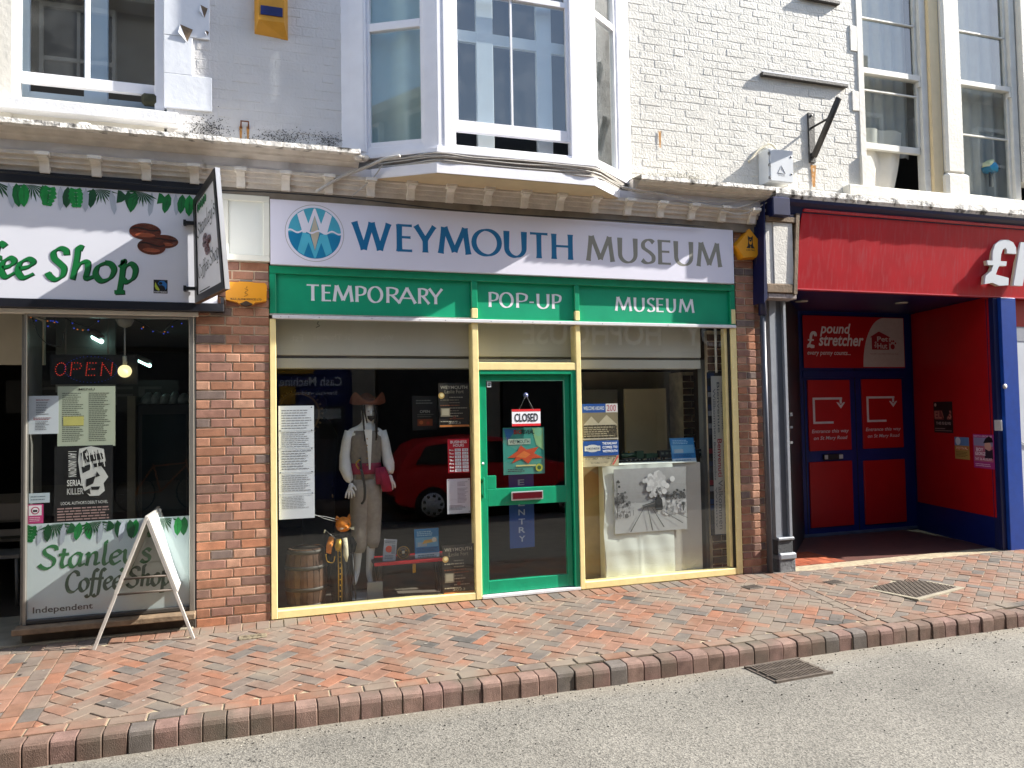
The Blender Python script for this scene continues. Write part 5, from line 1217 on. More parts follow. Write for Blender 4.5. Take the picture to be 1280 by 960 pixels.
# ------------------------------------------------------------------ cables
cab = MAT('white_cable', '#bdb9b2', .6, var=.1, vs=30, dirt='#7d766c', da=.3)
def cable(label, pts, r=.006, n=5, name='cable', grp='cables draped across the cornice'):
    b = MB(); b.tube(sp(*pts, n=n), r, cab, 6); return T(label, 'cable', b, name, grp)
def cpt(u, v, y): p = WY(u, v, y); return (p.x, y, p.z)
cable('thick white cable bundle slanting from the cornice up to the left foot of the bay', [cpt(395, 240, -.16), cpt(425, 222, -.16), cpt(455, 210, -.2), cpt(480, 199, -.3), cpt(500, 195, -.38)], .014)
cable('thin white cable drooping from the bay foot to the corbels', [cpt(440, 245, -.16), cpt(465, 224, -.16), cpt(478, 206, -.24)], .005)
cable('long white cable sagging from the right foot of the bay to the blue cornice', [cpt(775, 233, -.2), cpt(800, 238, -.2), cpt(850, 247, -.17), cpt(880, 256, -.17), cpt(920, 260, -.17), cpt(950, 250, -.15), cpt(978, 238, -.12)], .008)
cable('thin white cable looped low across the frieze right of the bay', [cpt(778, 235, -.2), cpt(800, 241, -.18), cpt(820, 239, -.18), cpt(860, 250, -.17), cpt(905, 252, -.17), cpt(950, 244, -.15), cpt(985, 232, -.12)], .005)
cable('white cable looping down over the last corbels beside the alarm box', [cpt(900, 262, -.17), cpt(925, 268, -.17), cpt(950, 258, -.16), cpt(978, 240, -.13)], .006)
cable('short thin cable hanging over the broken timber end of the blue cornice', [cpt(960, 262, -.12), cpt(968, 272, -.14), cpt(976, 281, -.14)], .004)
for k in range(5):      # clipped along the recessed band of the bay
    z = 3.752 + .017 * k; P3 = []
    r_ = random.Random(k + 3)
    for (x, y) in ((1.45, -.13), (1.65, -.27), (1.885, -.43), (2.2, -.435), (2.6, -.435), (3.0, -.435), (3.32, -.435), (3.55, -.25), (3.78, -.07)):
        P3.append((x, y - .004 * k, z + r_.uniform(-.012, .012)))
    o = cable(None, P3, .0055, 4)
    tag(o, 'thin %s cable of the bundle clipped round the foot of the bay' % ['lowest', 'second lowest', 'middle', 'second highest', 'highest'][k], None, 'cables clipped round the bay foot')
b = MB(); b.tube(sp(cpt(0, 215, -.12), cpt(60, 220, -.12), cpt(150, 228, -.12), cpt(230, 236, -.12), cpt(330, 240, -.1), cpt(430, 247, -.1), cpt(560, 262, -.1), cpt(640, 268, -.1), cpt(760, 275, -.09), cpt(880, 283, -.09), n=4), .006, dark, 6); T('black cable running in the shade under the corbels above the signs', 'cable', b, 'cable')

# ------------------------------------------------------------------ boxes on the piers
t = thing('blank_sign_panel', 'blank cream framed panel above the left brick pier', 'sign panel', None, (.28, -.06, 2.92))
fx0, fx1 = wx(279, 290, -.05), .566; fz0, fz1 = 2.93, 3.47
b = MB(); cf = MAT('cream_plastic', '#ddddd0', .4, var=.02, dirt='#b0aa94', da=.2)
b.box(fx0 - .06, fx1, -.055, 0, fz0, fz0 + .05, cf, ch=.004); b.box(fx0 - .06, fx1, -.055, 0, fz1 - .05, fz1, cf, ch=.004); b.box(fx1 - .05, fx1, -.054, 0, fz0 + .05, fz1 - .05, cf, ch=.004); b.box(fx0 - .06, fx0 + .04, -.054, 0, fz0 + .05, fz1 - .05, cf, ch=.004); part(b, 'frame', t)
b = MB(); b.box(fx0, fx1 - .04, -.036, -.02, fz0 + .04, fz1 - .04, MAT('cream_panel_face', '#dcdfd6', .35, var=.02)); part(b, 'face', t)
t = thing('alarm_box', 'wide yellow alarm box with black lettering on the left brick pier', 'alarm box', None, (.38, -.06, 2.6))
ay = -.07; ax0, ax1 = wx(282, 366, ay), wx(333, 366, ay); az0, az1 = wz(307, 378, ay), wz(307, 353, ay)
yb = MAT('yellow_plastic', '#e0981a', .4, var=.04, vs=6)
b = MB(); w_ = ax1 - ax0; P = [(ax0, az0 + .02), (ax0 + w_ * .28, az0), (ax0 + w_ * .33, az0 - .015), (ax0 + w_ * .67, az0 - .015), (ax0 + w_ * .72, az0), (ax1, az0 + .015), (ax1 + .004, az1 - .02), (ax1 - .01, az1), (ax0 + w_ * .68, az1), (ax0 + w_ * .62, az1 + .012), (ax0 + w_ * .36, az1 + .012), (ax0 + w_ * .3, az1), (ax0 + .012, az1), (ax0 + .0, az1 - .02)]
b.prism(P, ay, -.003, 'y', yb); part(b, 'housing', t)
b = MB(); b.box(ax0 + w_ * .34, ax0 + w_ * .66, ay - .002, ay + .05, az1 + .002, az1 + .022, MAT('grey_plastic', '#77716a', .5), ch=.006); part(b, 'top_cap', t)
b = MB(); b.prism([(ax0 + w_ * .33, az0 - .012), (ax0 + w_ * .5, az0 + .012), (ax0 + w_ * .67, az0 - .012), (ax0 + w_ * .5, az0 - .03)], ay - .003, -.02, 'y', MAT('dark_brown_plastic', '#3c2b1c', .4)); part(b, 'beacon', t)
b = MB(); Ma = plane_at(0, ay, 0); put_text(b, 'M.A.S. ALARM SERVICES LTD', Ma, ax0 + w_ * .12, az0 + .018, ax0 + w_ * .88, az0 + .034, .0008, dark, .03)
for k in range(5): xa = ax0 + w_ * .5 + [-.014, .014, -.01, .016, 0][k]; b.tube([(xa, ay - .001, az0 + .048 + k * .017), (xa + [.026, -.026, .02, -.028, .008][k], ay - .001, az0 + .062 + k * .017)], .0022, MAT('brown_print', '#8a5a10'), 4)
part(b, 'printed_mark', t)
t = thing('alarm_box', 'yellow diamond shaped alarm box with a black bear mark on the right brick pier', 'alarm box', None, (5.15, -.06, 2.95))
ay = -.08; D_ = lambda u, v: (wx(u, v, ay), wz(u, v, ay)); b = MB()
Pf = [D_(937, 286), D_(953, 306), D_(946, 321), D_(930, 322), D_(921, 307)]
Pb = [(x + (.012 if i in (1, 2) else -.02 if i in (3, 4) else 0), z + (-.012 if i in (2, 3) else 0)) for i, (x, z) in enumerate(Pf)]
n = 5; vs = [(x, ay, z) for x, z in Pf] + [(x, -.002, z) for x, z in Pb]; b.add(vs, [tuple(range(n)), tuple(range(2 * n - 1, n - 1, -1))] + [(i, n + i, n + (i + 1) % n, (i + 1) % n) for i in range(n)], yb); part(b, 'housing', t)
b = MB(); c_ = D_(938, 303); Mb = plane_at(c_[0], ay, c_[1])
def mp(pts, c=.0008, mat=dark): b.add([Mb @ Vector((x, y, c)) for x, y in pts], [tuple(range(len(pts)))], mat)
mp([(-.03, .045), (-.012, .055), (.0, .05), (.012, .055), (.03, .045), (.026, .01), (.032, -.035), (.05, -.06), (-.05, -.06), (-.032, -.035), (-.026, .01)])
mp([(-.03, .045), (-.03, .068), (-.014, .055)], .0008); mp([(.03, .045), (.03, .068), (.014, .055)], .0008)
mp([(.018 * cos(i * .5236), .005 + .03 * sin(i * .5236)) for i in range(12)], .0014, yb); mp([(.012 * cos(i * .5236), .018 + .012 * sin(i * .5236)) for i in range(12)], .002)
mp([(-.006, -.06), (0, -.03), (.006, -.06)], .0021, yb)
put_text(b, '01305 779413', Mb, -.05, -.088, .05, -.07, .0008, dark, .02); part(b, 'printed_mark', t)

# downpipe
dx = wx(957, 520, -.06)
b = MB(); b.tube([(dx, -.06, 0), (dx, -.06, 2.62)], .029, MAT('dark_blue_grey_pipe', '#454953', .35, metal=.0, var=.08, dirt='#77787d', da=.3), 14); b.tube([(dx, -.06, 2.6), (dx - .0, -.06, 2.78), (dx - .02, -.04, 3.2), (dx - .02, -.04, 3.5)], .04, navy, 12); T('slim dark downpipe on the right of the narrow brick pier', 'downpipe', b, 'downpipe')

# ================================================================== paving ironwork
def cover(name, label, c, w_, d_, ang, mat, seed, base=None, rise=.001, z=None):
    t = thing(name, label, 'drain cover', None, (c.x, c.y, c.z)); M_ = Matrix.Translation((c.x, c.y, (pz(c.y) if z is None else z) + rise)) @ Matrix.Rotation(ang, 4, 'Z')
    if base: b = MB(); b.box(-w_ / 2 - .05, w_ / 2 + .05, -d_ / 2 - .04, d_ / 2 + .04, -.02, .0032, base, M_, ch=.002); part(b, 'surround', t)
    b = MB(); b.box(-w_ / 2, w_ / 2, -d_ / 2, d_ / 2, -.02, .004, mat, M_, ch=.002); part(b, 'plate', t)
    return t, M_
rust_i = MAT('brown_cast_iron', '#5b524a', .7, metal=.3, var=.3, vs=30, bump=.4, dirt='#8e816c', da=.4)
c = GZ(1141, 733, 0); t, M_ = cover('manhole_cover', 'rusty brown raised pattern manhole cover set in pale mortar in the pavement', c, .66, .46, radians(14), rust_i, 1, conc, .001)
b = MB()
for i in range(22):
    for j in range(15):
        x = -.315 + i * .030; y = -.21 + j * .030; l = .011 if (i + j) % 2 else .004; k = .004 if (i + j) % 2 else .011
        b.box(x - l, x + l, y - k, y + k, .004, .0095, rust_i, M_)
tag(part(b, 'raised_studs', t), kind='stuff')
c = GZ(987, 839, -.165); ct = .62
t, M_ = cover('gully_grating', 'brown iron gully grating in the road against the kerb', Vector((c.x, KY - .20, -.16)), .48, .34, radians(3), rust_i, 2, None, .0, z=-.166)
b = MB(); b.box(-.22, .22, -.15, .15, .0045, .0055, dark, M_)
part(b, 'dark_slots', t)
b = MB()
for i in range(17): x = -.2 + i * .025; b.box(x - .006, x + .006, -.15, .15, .0056, .012, rust_i, M_)
for j in range(4): y = -.15 + j * .1; b.box(-.225, .225, y - .005, y + .005, .0057, .0125, rust_i, M_)
b.box(-.24, .24, -.17, -.15, .004, .013, rust_i, M_); b.box(-.24, .24, .15, .17, .004, .013, rust_i, M_)
tag(part(b, 'bars', t), kind='stuff')
for (u, v, w_, d_, lb) in ((940, 734.5, .17, .12, 'small rusty grating in the pavement in front of the narrow brick pier'), (1042, 728, .17, .12, 'small dark grating set in the pavement left of the manhole cover'), (316, 797, .20, .10, 'small worn metal stopcock cover at the foot of the left brick pier')):
    c = GZ(u, v, 0); t, M_ = cover('stopcock_cover' if u == 316 else 'small_grating', lb, c, w_, d_, radians(8 if u > 900 else 2), rust_i if u != 316 else MAT('worn_metal', '#7d735f', .7, metal=.2, var=.3, vs=40, bump=.6), 3, None, .003)
    b = MB()
    if u != 316:
        for i in range(6):
            for j in range(4): b.box(-.07 + i * .028 - .009, -.07 + i * .028 + .009, -.045 + j * .03 - .009, -.045 + j * .03 + .009, .004, .0046, dark, M_)
    else:
        for k in range(3): put_text(b, 'SV'[k % 2], M_, -.07 + k * .05, -.02, -.035 + k * .05, .02, .0046, dark, .02)
    tag(part(b, 'pattern', t), kind='stuff')

# ================================================================== cafe
CY = -.075
cs_w = 0.16
cafe_sign = thing('cafe_sign', 'long white cafe sign with leaf garland, coffee beans and green lettering', 'sign', None, (-.6, CY, 2.5))
b = MB(); blk = MAT('dark_blue_black_trim', '#14161f', .4, var=.2, bump=.2, bs=30)
b.box(-4, .215, CY - .012, .03, 2.505, 2.572, blk, ch=.004); b.box(-4, .16, CY - .006, .03, 3.435, 3.53, blk, ch=.004); b.box(.19, .215, CY - .012, .03, 2.572, 2.62, blk); part(b, 'trim', cafe_sign)
b = MB(); b.box(-4, .165, CY, .02, 2.572, 3.435, MAT('cafe_sign_face', '#dbdde6', .3, var=.02, vs=2)); part(b, 'face', cafe_sign)
b = MB(); b.box(-4, .02, -.03, .05, 2.47, 2.504, cream_r, ch=.003); part(b, 'lintel_strip', cafe_sign)
Mc = plane_at(0, CY, 0); gl = MAT('green_letter_face', '#0b6b33', .4, var=.15, vs=3); gd = MAT('green_letter_shadow', '#0a3d22', .4)
gl4 = MAT('leaf_bright_green', '#128a3c', .45, var=.2, vs=20); gl1 = MAT('leaf_green', '#0c6a30', .45, var=.2, vs=20); gl2 = MAT('leaf_dark_green', '#0d4a28', .45, var=.15, vs=20); gl3 = MAT('leaf_grey', '#aab2bd', .5, var=.1)
def leafshape(kind, M_, x, y, h, c, mb, tilt=0.):
    """printed leaves hanging from (x, y)"""
    R = M_ @ Matrix.Translation((x, y, 0)) @ Matrix.Rotation(tilt, 4, 'Z')
    def poly(pts, mat, dc=0): mb.add([R @ Vector((a * h, -b_ * h, c + dc)) for a, b_ in pts], [tuple(range(len(pts)))], mat)
    g_ = (gl1, gl4, gl2)[int(abs(x) * 37) % 3]
    if kind == 0: poly([(0, 0), (.16, .2), (.2, .5), (.12, .8), (0, 1), (-.14, .82), (-.2, .5), (-.14, .2)], g_); poly([(0, .05), (.015, .5), (0, .95), (-.015, .5)], gl2, .0003)
    elif kind == 1:   # fan of narrow blades
        for k in range(11):
            a = radians(-75 + 15 * k); l = .78 if k % 2 else .9; poly([(0, .02), (sin(a - .09) * l * .6, cos(a - .09) * l * .6), (sin(a) * l, cos(a) * l), (sin(a + .09) * l * .6, cos(a + .09) * l * .6)], gl2, k * .00003)
    elif kind == 2:   # split leaf
        for k in range(5):
            yy = .1 + k * .17; l = .36 * (1 - abs(k - 1.6) * .17)
            for s_ in (1, -1): poly([(0, yy), (s_ * l * .7, yy - .08), (s_ * l, yy + .06), (s_ * l * .7, yy + .14), (0, yy + .13)], g_, k * .00003 + (s_ > 0) * .00002)
        poly([(0, 0), (.03, .5), (0, 1), (-.03, .5)], gl1, .0004)
    elif kind == 3: poly([(0, 0), (.12, .3), (.1, .8), (0, 1), (-.08, .75), (-.1, .3)], gl3)
    elif kind == 4: poly([(0, 0), (.14, .05), (.34, .3), (.3, .5), (.1, .62), (-.16, .66), (-.1, .4)], g_)
def garland(mb, M_, x0, x1, y, h, c, px_list=None, seed=1):
    r_ = random.Random(seed); x = x0; k = 0; seq = [2, 3, 0, 1, 3, 4, 0, 0, 1, 3, 4, 0, 3, 0, 0, 3, 2, 0, 1, 3, 0, 0, 1, 0, 2, 3, 0]
    while x < x1:
        kd = seq[k % len(seq)]; leafshape(kd, M_, x, y, h * {0: 1, 1: .9, 2: 1, 3: 1.1, 4: .85}[kd] * r_.uniform(.9, 1.08), c + (k % 7) * .0005, mb, r_.uniform(-.22, .22)); x += h * (.36 if kd in (0, 3) else .5) * .82; k += 1
b = MB(); garland(b, Mc, -3.9, .13, 3.432, .17, .0008); part(b, 'leaf_garland', cafe_sign)
def zc(v): return wz(120, v, CY)
# 'Coffee Shop': the visible part ends at the p; baseline and letter positions read off the sign
def nib_at(mb, M_, ch, u0, u1, vbase_, em, c, mat, th=.17, tn=.05, y=CY, dxy=(0, 0)):
    """one letter fitted between two columns"""
    st, adv = K[ch]; xs_ = [p_[0] for s_ in st for p_ in s_]; lo, hi = min(xs_), max(xs_); a0 = wx(u0, vbase_, y); a1 = wx(u1, vbase_, y); sx = (a1 - a0) / (hi - lo)
    strokes_to(mb, st, M_, sx, em, a0 - lo * sx + dxy[0], wz(u0, vbase_, y) + dxy[1], c, mat, th * em, tn * em, radians(38), 0)
xx = [('f', -24, 6, 344), ('e', 1, 18, 345.5), ('e', 22, 42, 346.5), ('S', 59, 83, 348.5), ('h', 90, 117, 349), ('o', 119, 142, 350.5), ('p', 143, 169, 351.5)]
b = MB(); em_ = .235
for ch, u0, u1, vb in xx: nib_at(b, Mc, ch, u0, u1, vb, em_, .0006, gd, .21, .07, dxy=(.006, -.006))
for ch, u0, u1, vb in xx: nib_at(b, Mc, ch, u0, u1, vb, em_, .003, gl, .19, .055)
nib_word(b, Mc, 'Cof', -2.1, -1.52, wz(-24, 344, CY), em_, .0030, gl); part(b, 'lettering', cafe_sign)
# coffee beans
bm1 = MAT('bean_brown', '#5a2618', .25, var=.35, vs=14, coat=.5); bm2 = MAT('bean_dark', '#23100c', .4); bm3 = MAT('bean_light', '#9a5136', .3, var=.3, vs=20)
b = MB()
def bean(mb, M_, x, y, rx, ry, tilt, c):
    R = M_ @ Matrix.Translation((x, y, 0)) @ Matrix.Rotation(tilt, 4, 'Z'); n = 28
    mb.add([R @ Vector((rx * cos(2*pi*i/n), ry * sin(2*pi*i/n), c)) for i in range(n)], [tuple(range(n))], bm1)
    mb.add([R @ Vector((rx * .62 * cos(2*pi*i/n), -ry * .42 + ry * .26 * sin(2*pi*i/n), c + .0003)) for i in range(n)], [tuple(range(n))], bm3)
    up = [(rx * (-.92 + 1.84 * i / 12), ry * (.28 + .16 * sin(i / 12 * 2 * pi))) for i in range(13)]
    mb.add([R @ Vector((x_, y_ + ry * .09, c + .0006)) for x_, y_ in up] + [R @ Vector((x_, y_ - ry * .09, c + .0006)) for x_, y_ in up], [(i, 13 + i, 14 + i, i + 1) for i in range(12)], bm2)
for (u, v, a, c2, tl_) in ((206, 302, 15.5, 8.5, 0), (181.5, 289.5, 18, 10.5, 0), (189.5, 308.5, 16, 10, -.05)):
    p = WY(u, v, CY); bean(b, Mc, p.x, p.z, a * .0063, c2 * .0063, tl_, .0008 + (u < 200) * .001 + (u == 189.5) * .001)
part(b, 'coffee_beans', cafe_sign)
b = MB(); p = WY(192, 349.5, CY); q_ = WY(209.5, 367, CY); Mf = plane_at(p.x, CY, q_.z); Wf, Hf = q_.x - p.x, p.z - q_.z   # small black square mark
def fp(pts, c, mat): b.add([Mf @ Vector((x * Wf, y * Hf, c)) for x, y in pts], [tuple(range(len(pts)))], mat)
fp([(0, 0), (1, 0), (1, 1), (0, 1)], .0008, dark); fb = MAT('mark_blue', '#2f74b8', .4); fg = MAT('mark_green', '#b9c640', .4)
fp([(.3 + .0, .72), (.45, .92), (.75, .92), (.93, .72), (.93, .42), (.85, .26), (.78, .5), (.6, .62), (.42, .58)], .0014, fb); fp([(.5 + .13 * cos(i * .5236), .74 + .11 * sin(i * .5236)) for i in range(12)], .002, dark)
fp([(.12, .82), (.08, .5), (.16, .3), (.34, .2), (.44, .24), (.36, .4), (.22, .6)], .0014, fg); put_text(b, 'FAIRTRADE', Mf, .06 * Wf, .05 * Hf, .94 * Wf, .16 * Hf, .0014, MAT('white_letters', '#e6e6ea'), .02); part(b, 'small_mark', cafe_sign)

# projecting sign, slightly skewed on its brackets
ps = thing('projecting_sign', 'black framed double sided hanging sign of the cafe sticking out over the pavement', 'hanging sign', None, (.1, -.5, 2.55))
A_ = Vector((.012, -.10, 2.565)); B_ = Vector((.012 - .012, -.10, 3.385)); C_ = Vector((.198, -.86, 3.425)); D_2 = Vector((.262, -.86, 2.57))
ex = (D_2 - A_).lerp(C_ - B_, .5)
nrm = (D_2 - A_).cross(B_ - A_).normalized()     # towards the viewer side
if nrm.x > 0: nrm = -nrm
if nrm.dot(CAMP - A_) < 0: nrm = -nrm
def PS(a, b_, c=0.): return A_.lerp(D_2, a).lerp(B_.lerp(C_, a), b_) + nrm * c
def psq(mb, a0, a1, b0, b1, c, mat): mb.add([PS(a0, b0, c), PS(a1, b0, c), PS(a1, b1, c), PS(a0, b1, c)], [(0, 1, 2, 3)], mat)
def psgrid(mb, a0, a1, b0, b1, c, mat, n=14):
    vs = [PS(a0 + (a1 - a0) * i / n, b0 + (b1 - b0) * j / n, c) for j in range(n + 1) for i in range(n + 1)]
    mb.add(vs, [(j * (n + 1) + i, j * (n + 1) + i + 1, (j + 1) * (n + 1) + i + 1, (j + 1) * (n + 1) + i) for j in range(n) for i in range(n)], mat)
def psbox(mb, a0, a1, b0, b1, c0, c1, mat):
    vs = [PS(a, bb, c) for c in (c0, c1) for a, bb in ((a0, b0), (a1, b0), (a1, b1), (a0, b1))]; mb.add(vs, [(0, 3, 2, 1), (4, 5, 6, 7), (0, 1, 5, 4), (1, 2, 6, 5), (2, 3, 7, 6), (3, 0, 4, 7)], mat)
b = MB(); psbox(b, 0, .09, 0, 1, -.024, .012, dark); psbox(b, .91, .985, 0, 1, -.024, .012, dark); psbox(b, .09, .91, 0, .065, -.024, .012, dark); psbox(b, .09, .91, .935, 1, -.024, .012, dark); psbox(b, .985, 1.0, -.003, 1.003, -.026, .006, alu); psbox(b, 0, .985, -.004, 0, -.024, .012, MAT('rusty_trim', '#5c4330', .7, var=.4, vs=30)); part(b, 'frame', ps)
b = MB(); psgrid(b, .08, .93, .06, .94, .0, MAT('hanging_sign_face', '#dcdde4', .3, var=.02)); psgrid(b, .08, .93, .06, .94, -.02, b.mats[0]); part(b, 'face', ps)
W1, H1 = ex.length, (B_ - A_).length
Mp = Matrix.Identity(4)
class PSM:      # lets the lettering helpers write on the skewed board
    def __matmul__(s, v): return PS(v[0], v[1], v[2])
b = MB(); pm = PSM(); dk = MAT('black_green_letters', '#10241a', .4)
def nib_ps(s, a0, a1, base, em, slope=0.):
    tot = sum(K[ch][1] for ch in s); sx = (a1 - a0) / tot; a = a0
    for ch in s:
        strokes_to(b, K[ch][0], pm, sx, em, a, base + (a - a0) * slope, .0035, dk, .1 * em * 1.1, .03 * em * 1.1, radians(38), 0); a += K[ch][1] * sx
nib_ps("Stanley's", .12, .86, .60, .13, .10); nib_ps('Coffee Shop', .12, .88, .22, .12, .10)
for k, (a, c_) in enumerate(((.40, .50), (.56, .50), (.47, .44), (.42, .545), (.5, .41))):
    n = 18; b.add([PS(a + .085 * cos(2*pi*i/n), c_ + .038 * sin(2*pi*i/n), .0035 + k * .0003) for i in range(n)], [tuple(range(n))], bm1); b.add([PS(a + .06 * cos(2*pi*i/n) * (1 if i < 9 else .9), c_ + .008 * sin(2*pi*i/n), .0050 + k * .0001) for i in range(n)], [tuple(range(n))], bm2)
for k in range(6): n = 6; b.add([PS(.14 + k * .07, .925, .0035 + k * .0001), PS(.20 + k * .07, .90, .0035 + k * .0001), PS(.19 + k * .07, .82 + .01 * (k % 3), .0035 + k * .0001), PS(.13 + k * .07, .86, .0035 + k * .0001)], [(0, 1, 2, 3)], gl1 if k % 2 else gl2)
psq(b, .14, .5, .085, .095, .0012, dk); part(b, 'lettering', ps)
b = MB(); 
for z in (3.20, 2.68): b.box(-.075, .012, -.125, -.085, z - .012, z + .012, dark); b.box(-.08, -.06, -.13, -.075, z - .02, z + .02, dark)
part(b, 'bracket', ps)

# cafe window
cf_ = thing('cafe_shopfront', 'aluminium framed cafe window over a timber ledge with an open doorway on its left', 'shopfront', None, (-.6, 0, 0))
wxl, wxr = -1.19, -.05
ag = MAT('anodised_frame', '#8d8a84', .35, metal=.6, var=.06)
P_('post', (wxl, wxl + .02, -.01, .06, .15, 2.47), mat=ag, root=cf_); P_('post', (wxr, -.012, -.012, .06, .15, 2.47), mat=ag, root=cf_); P_('dark_gasket', (-.012, -.001, -.005, .05, .02, 2.47), mat=dark, root=cf_)
P_('head', (wxl + .02, wxr, -.008, .06, 2.45, 2.47), mat=ag, root=cf_)
P_('bottom_rail', (wxl + .02, wxr, -.006, .06, .155, .185), mat=MAT('dark_rail', '#3b3835', .5), root=cf_)
P_('ledge', (-1.235, -.002, -.11, .05, .105, .15), mat=wood, root=cf_, ch=.006)
P_('plinth', (-1.19, -.003, -.02, .1, .0, .104), mat=MAT('dark_plinth', '#3a332c', .8, var=.3, vs=10, bump=.4), root=cf_)
P_('side_jamb', (wxl - .03, wxl, .05, .5, .03, 2.47), mat=MAT('grey_jamb', '#6f6d69', .5), root=cf_)
b = MB(); b.box(wxl + .02, wxr, .02, .026, .18, 2.455, pane); part(b, 'window_pane', cf_)
b = MB(); b.box(wxl + .02, wxr, .03, .036, .18, wz(120, 651, .03), MAT('frosted_white_panel', '#c7d3d6', .35, var=.02)); part(b, 'white_panel', cf_)
Mw = plane_at(0, .029, 0); b = MB()   # print on the back of the glass seen through it
b = MB(); garland(b, Mw, wxl + .05, wxr - .02, wz(130, 651, .03), .15, .0006, seed=4); part(b, 'leaf_garland', cf_)
b = MB()
def nib_line(s, u0, u1, v0, v1, em, mat, y=.029):
    a0, a1 = wx(u0, v0, y), wx(u1, v1, y); nib_word(b, Mw, s, a0, a1, (wz(u0, v0, y) + wz(u1, v1, y)) / 2, em, .0008, mat, .19, .06)
nib_line("Stanley's", 50, 189, 711, 702, .165, gl); nib_line('Coffee Shop', 82, 213, 740.5, 730, .15, gd)
put_text(b, 'Independent', Mw, wx(41, 768, .03), wz(80, 766, .03), wx(116, 768, .03), wz(80, 756, .03), .0008, MAT('grey_black_print', '#3a3c40', .5), .03); part(b, 'lettering', cf_)
# doorway side
q = MB(); q.box(-4, wxl - .0, .55, .6, 2.12, 2.6, MAT('cream_door_head', '#bdb6a4', .6, var=.05)); T('cream boarding above the open cafe doorway', 'boarding', q, 'cream_boarding')
# cafe interior
q = MB(); kd = MAT('cafe_dark_wall', '#2c2a28', .9, var=.2); q.box(-4, -.05, 5.5, 5.6, 0, 3, kd); q.box(-4, -.02, .1, 5.6, 2.62, 2.7, MAT('cafe_ceiling', '#5d5d5c', .9, var=.05)); q.box(-.05, -.0, .3, 5.6, 0, 2.7, MAT('cafe_side_wall', '#575a58', .9)); q.box(-4, -.05, .9, 5.6, -.02, .03, MAT('cafe_floor', '#3f362e', .5, var=.15)); q.box(-4.1, -4, 0, 5.6, 0, 3, kd)
T('dim cafe room seen through its window and doorway', 'room', q, 'cafe_room')
q = MB(); q.box(wxl + .05, wxl + .5, .7, .74, 1.9, 2.6, MAT('grey_duct', '#6f7471', .6)); T('grey duct panel inside the top left of the cafe window', 'duct', q, 'duct_panel')
def tube_light(label, u0, v0, u1, v1, y0, y1):
    p, q_ = WY(u0, v0, y0), WY(u1, v1, y1); b = MB(); b.tube([p, q_], .02, MAT('fluorescent_tube', '#c9fff4', .3, emit='#c9fff4', es=1.6), 8); t = T(label, 'ceiling light', b, 'fluorescent_light', 'fluorescent lights on the cafe ceiling')
    b = MB(); o = Vector((0, 0, .035)); b.tube([p + o, q_ + o], .028, MAT('white_fitting', '#9a9c9b'), 6); b.build('fitting', t)
tube_light('nearer and longer bright fluorescent tube on the cafe ceiling', 90, 407, 127, 427, 1.0, .6); tube_light('short distant fluorescent tube to the right of the hanging globe lamp', 172, 450, 187, 457, 2.6, 1.9)
p = WY(156, 464, .10); t = thing('pendant_lamp', 'lit cream globe lamp hanging on a thin rod in the cafe window', 'lamp', None, (p.x, .10, 2.6)); gm = MAT('lit_globe', '#f6ecc0', .4, emit='#ffe9a8', es=.45)
b = MB(); r0_ = .05; b.loft([((p.x, .10, p.z + r0_ * sin(a)), r0_ * cos(a) + .001, r0_ * cos(a) + .001) for a in [radians(-90 + 18 * i) for i in range(11)]], gm, 18); part(b, 'globe', t)
b = MB(); b.tube([(p.x, .10, p.z + .045), (p.x, .10, p.z + .12)], .016, MAT('lamp_cap', '#a9a690'), 10); b.tube([(p.x, .10, p.z + .1), (p.x, .10, 2.40)], .007, MAT('lamp_rod', '#8e8f8c'), 6); part(b, 'rod', t)
b = MB(); b.loft([((p.x, .10, 2.46), .07, .07), ((p.x, .10, 2.44), .065, .065), ((p.x, .10, 2.40), .045, .045), ((p.x, .10, 2.385), .01, .01)], MAT('ceiling_rose', '#7d7f7b'), 18); part(b, 'ceiling_rose', t)
# OPEN sign
p = WY(63, 443, .17); q_ = WY(172, 480, .17)
s = Sheet('open_sign', 'black light-dot sign spelling open in red dots with a blue dotted ring', 'sign', plane_at(p.x, .17, q_.z), q_.x - p.x - .0, p.z - q_.z, '#0d0e10', th=.02)
dotr = MAT('red_led', '#ff4030', .4, emit='#ff4530', es=.2); dotb = MAT('blue_led', '#4060ff', .4, emit='#4058ff', es=.12)
LT = {'O': ell(.5, .5, .42, .5, 0, 360, 16)[:-1], 'P': [(.08, i / 8) for i in range(9)] + [(.3, 1), (.55, 1), (.8, .93), (.9, .75), (.8, .57), (.55, .5), (.3, .5)], 'E': [(.08, i / 8) for i in range(9)] + [(.3, 1), (.55, 1), (.8, 1), (.3, .5), (.55, .5), (.72, .5), (.3, 0), (.55, 0), (.8, 0)], 'N': [(.06, i / 8) for i in range(9)] + [(.92, i / 8) for i in range(9)] + [(.06 + .86 * i / 7, 1 - i / 7) for i in range(1, 7)]}
for k, ch in enumerate('OPEN'):
    for a, c_ in LT[ch]:
        a2 = .04 + k * .175 + (a + c_ * .12) * .135; b2 = .3 + c_ * .42; n = 6
        s.p.add([s.M @ Vector((a2 * s.W + .0038 * cos(i * pi / 3), b2 * s.H + .0038 * sin(i * pi / 3), .0015)) for i in range(n)], [tuple(range(n))], dotr)
for i in range(44):
    a = 2 * pi * i / 44; s.p.add([s.M @ Vector(((.46 + .3 * cos(a)) * s.W + .0022 * cos(j * pi / 2), (.5 + .44 * sin(a)) * s.H + .0022 * sin(j * pi / 2), .0013)) for j in range(4)], [(0, 1, 2, 3)], dotb)
s.done('light_dots')
b = MB()
for u in (82, 135): p = WY(u, 443, .18); b.tube([p, (p.x, .18, 2.6)], .004, MAT('chain', '#6b6b68', .5), 5)
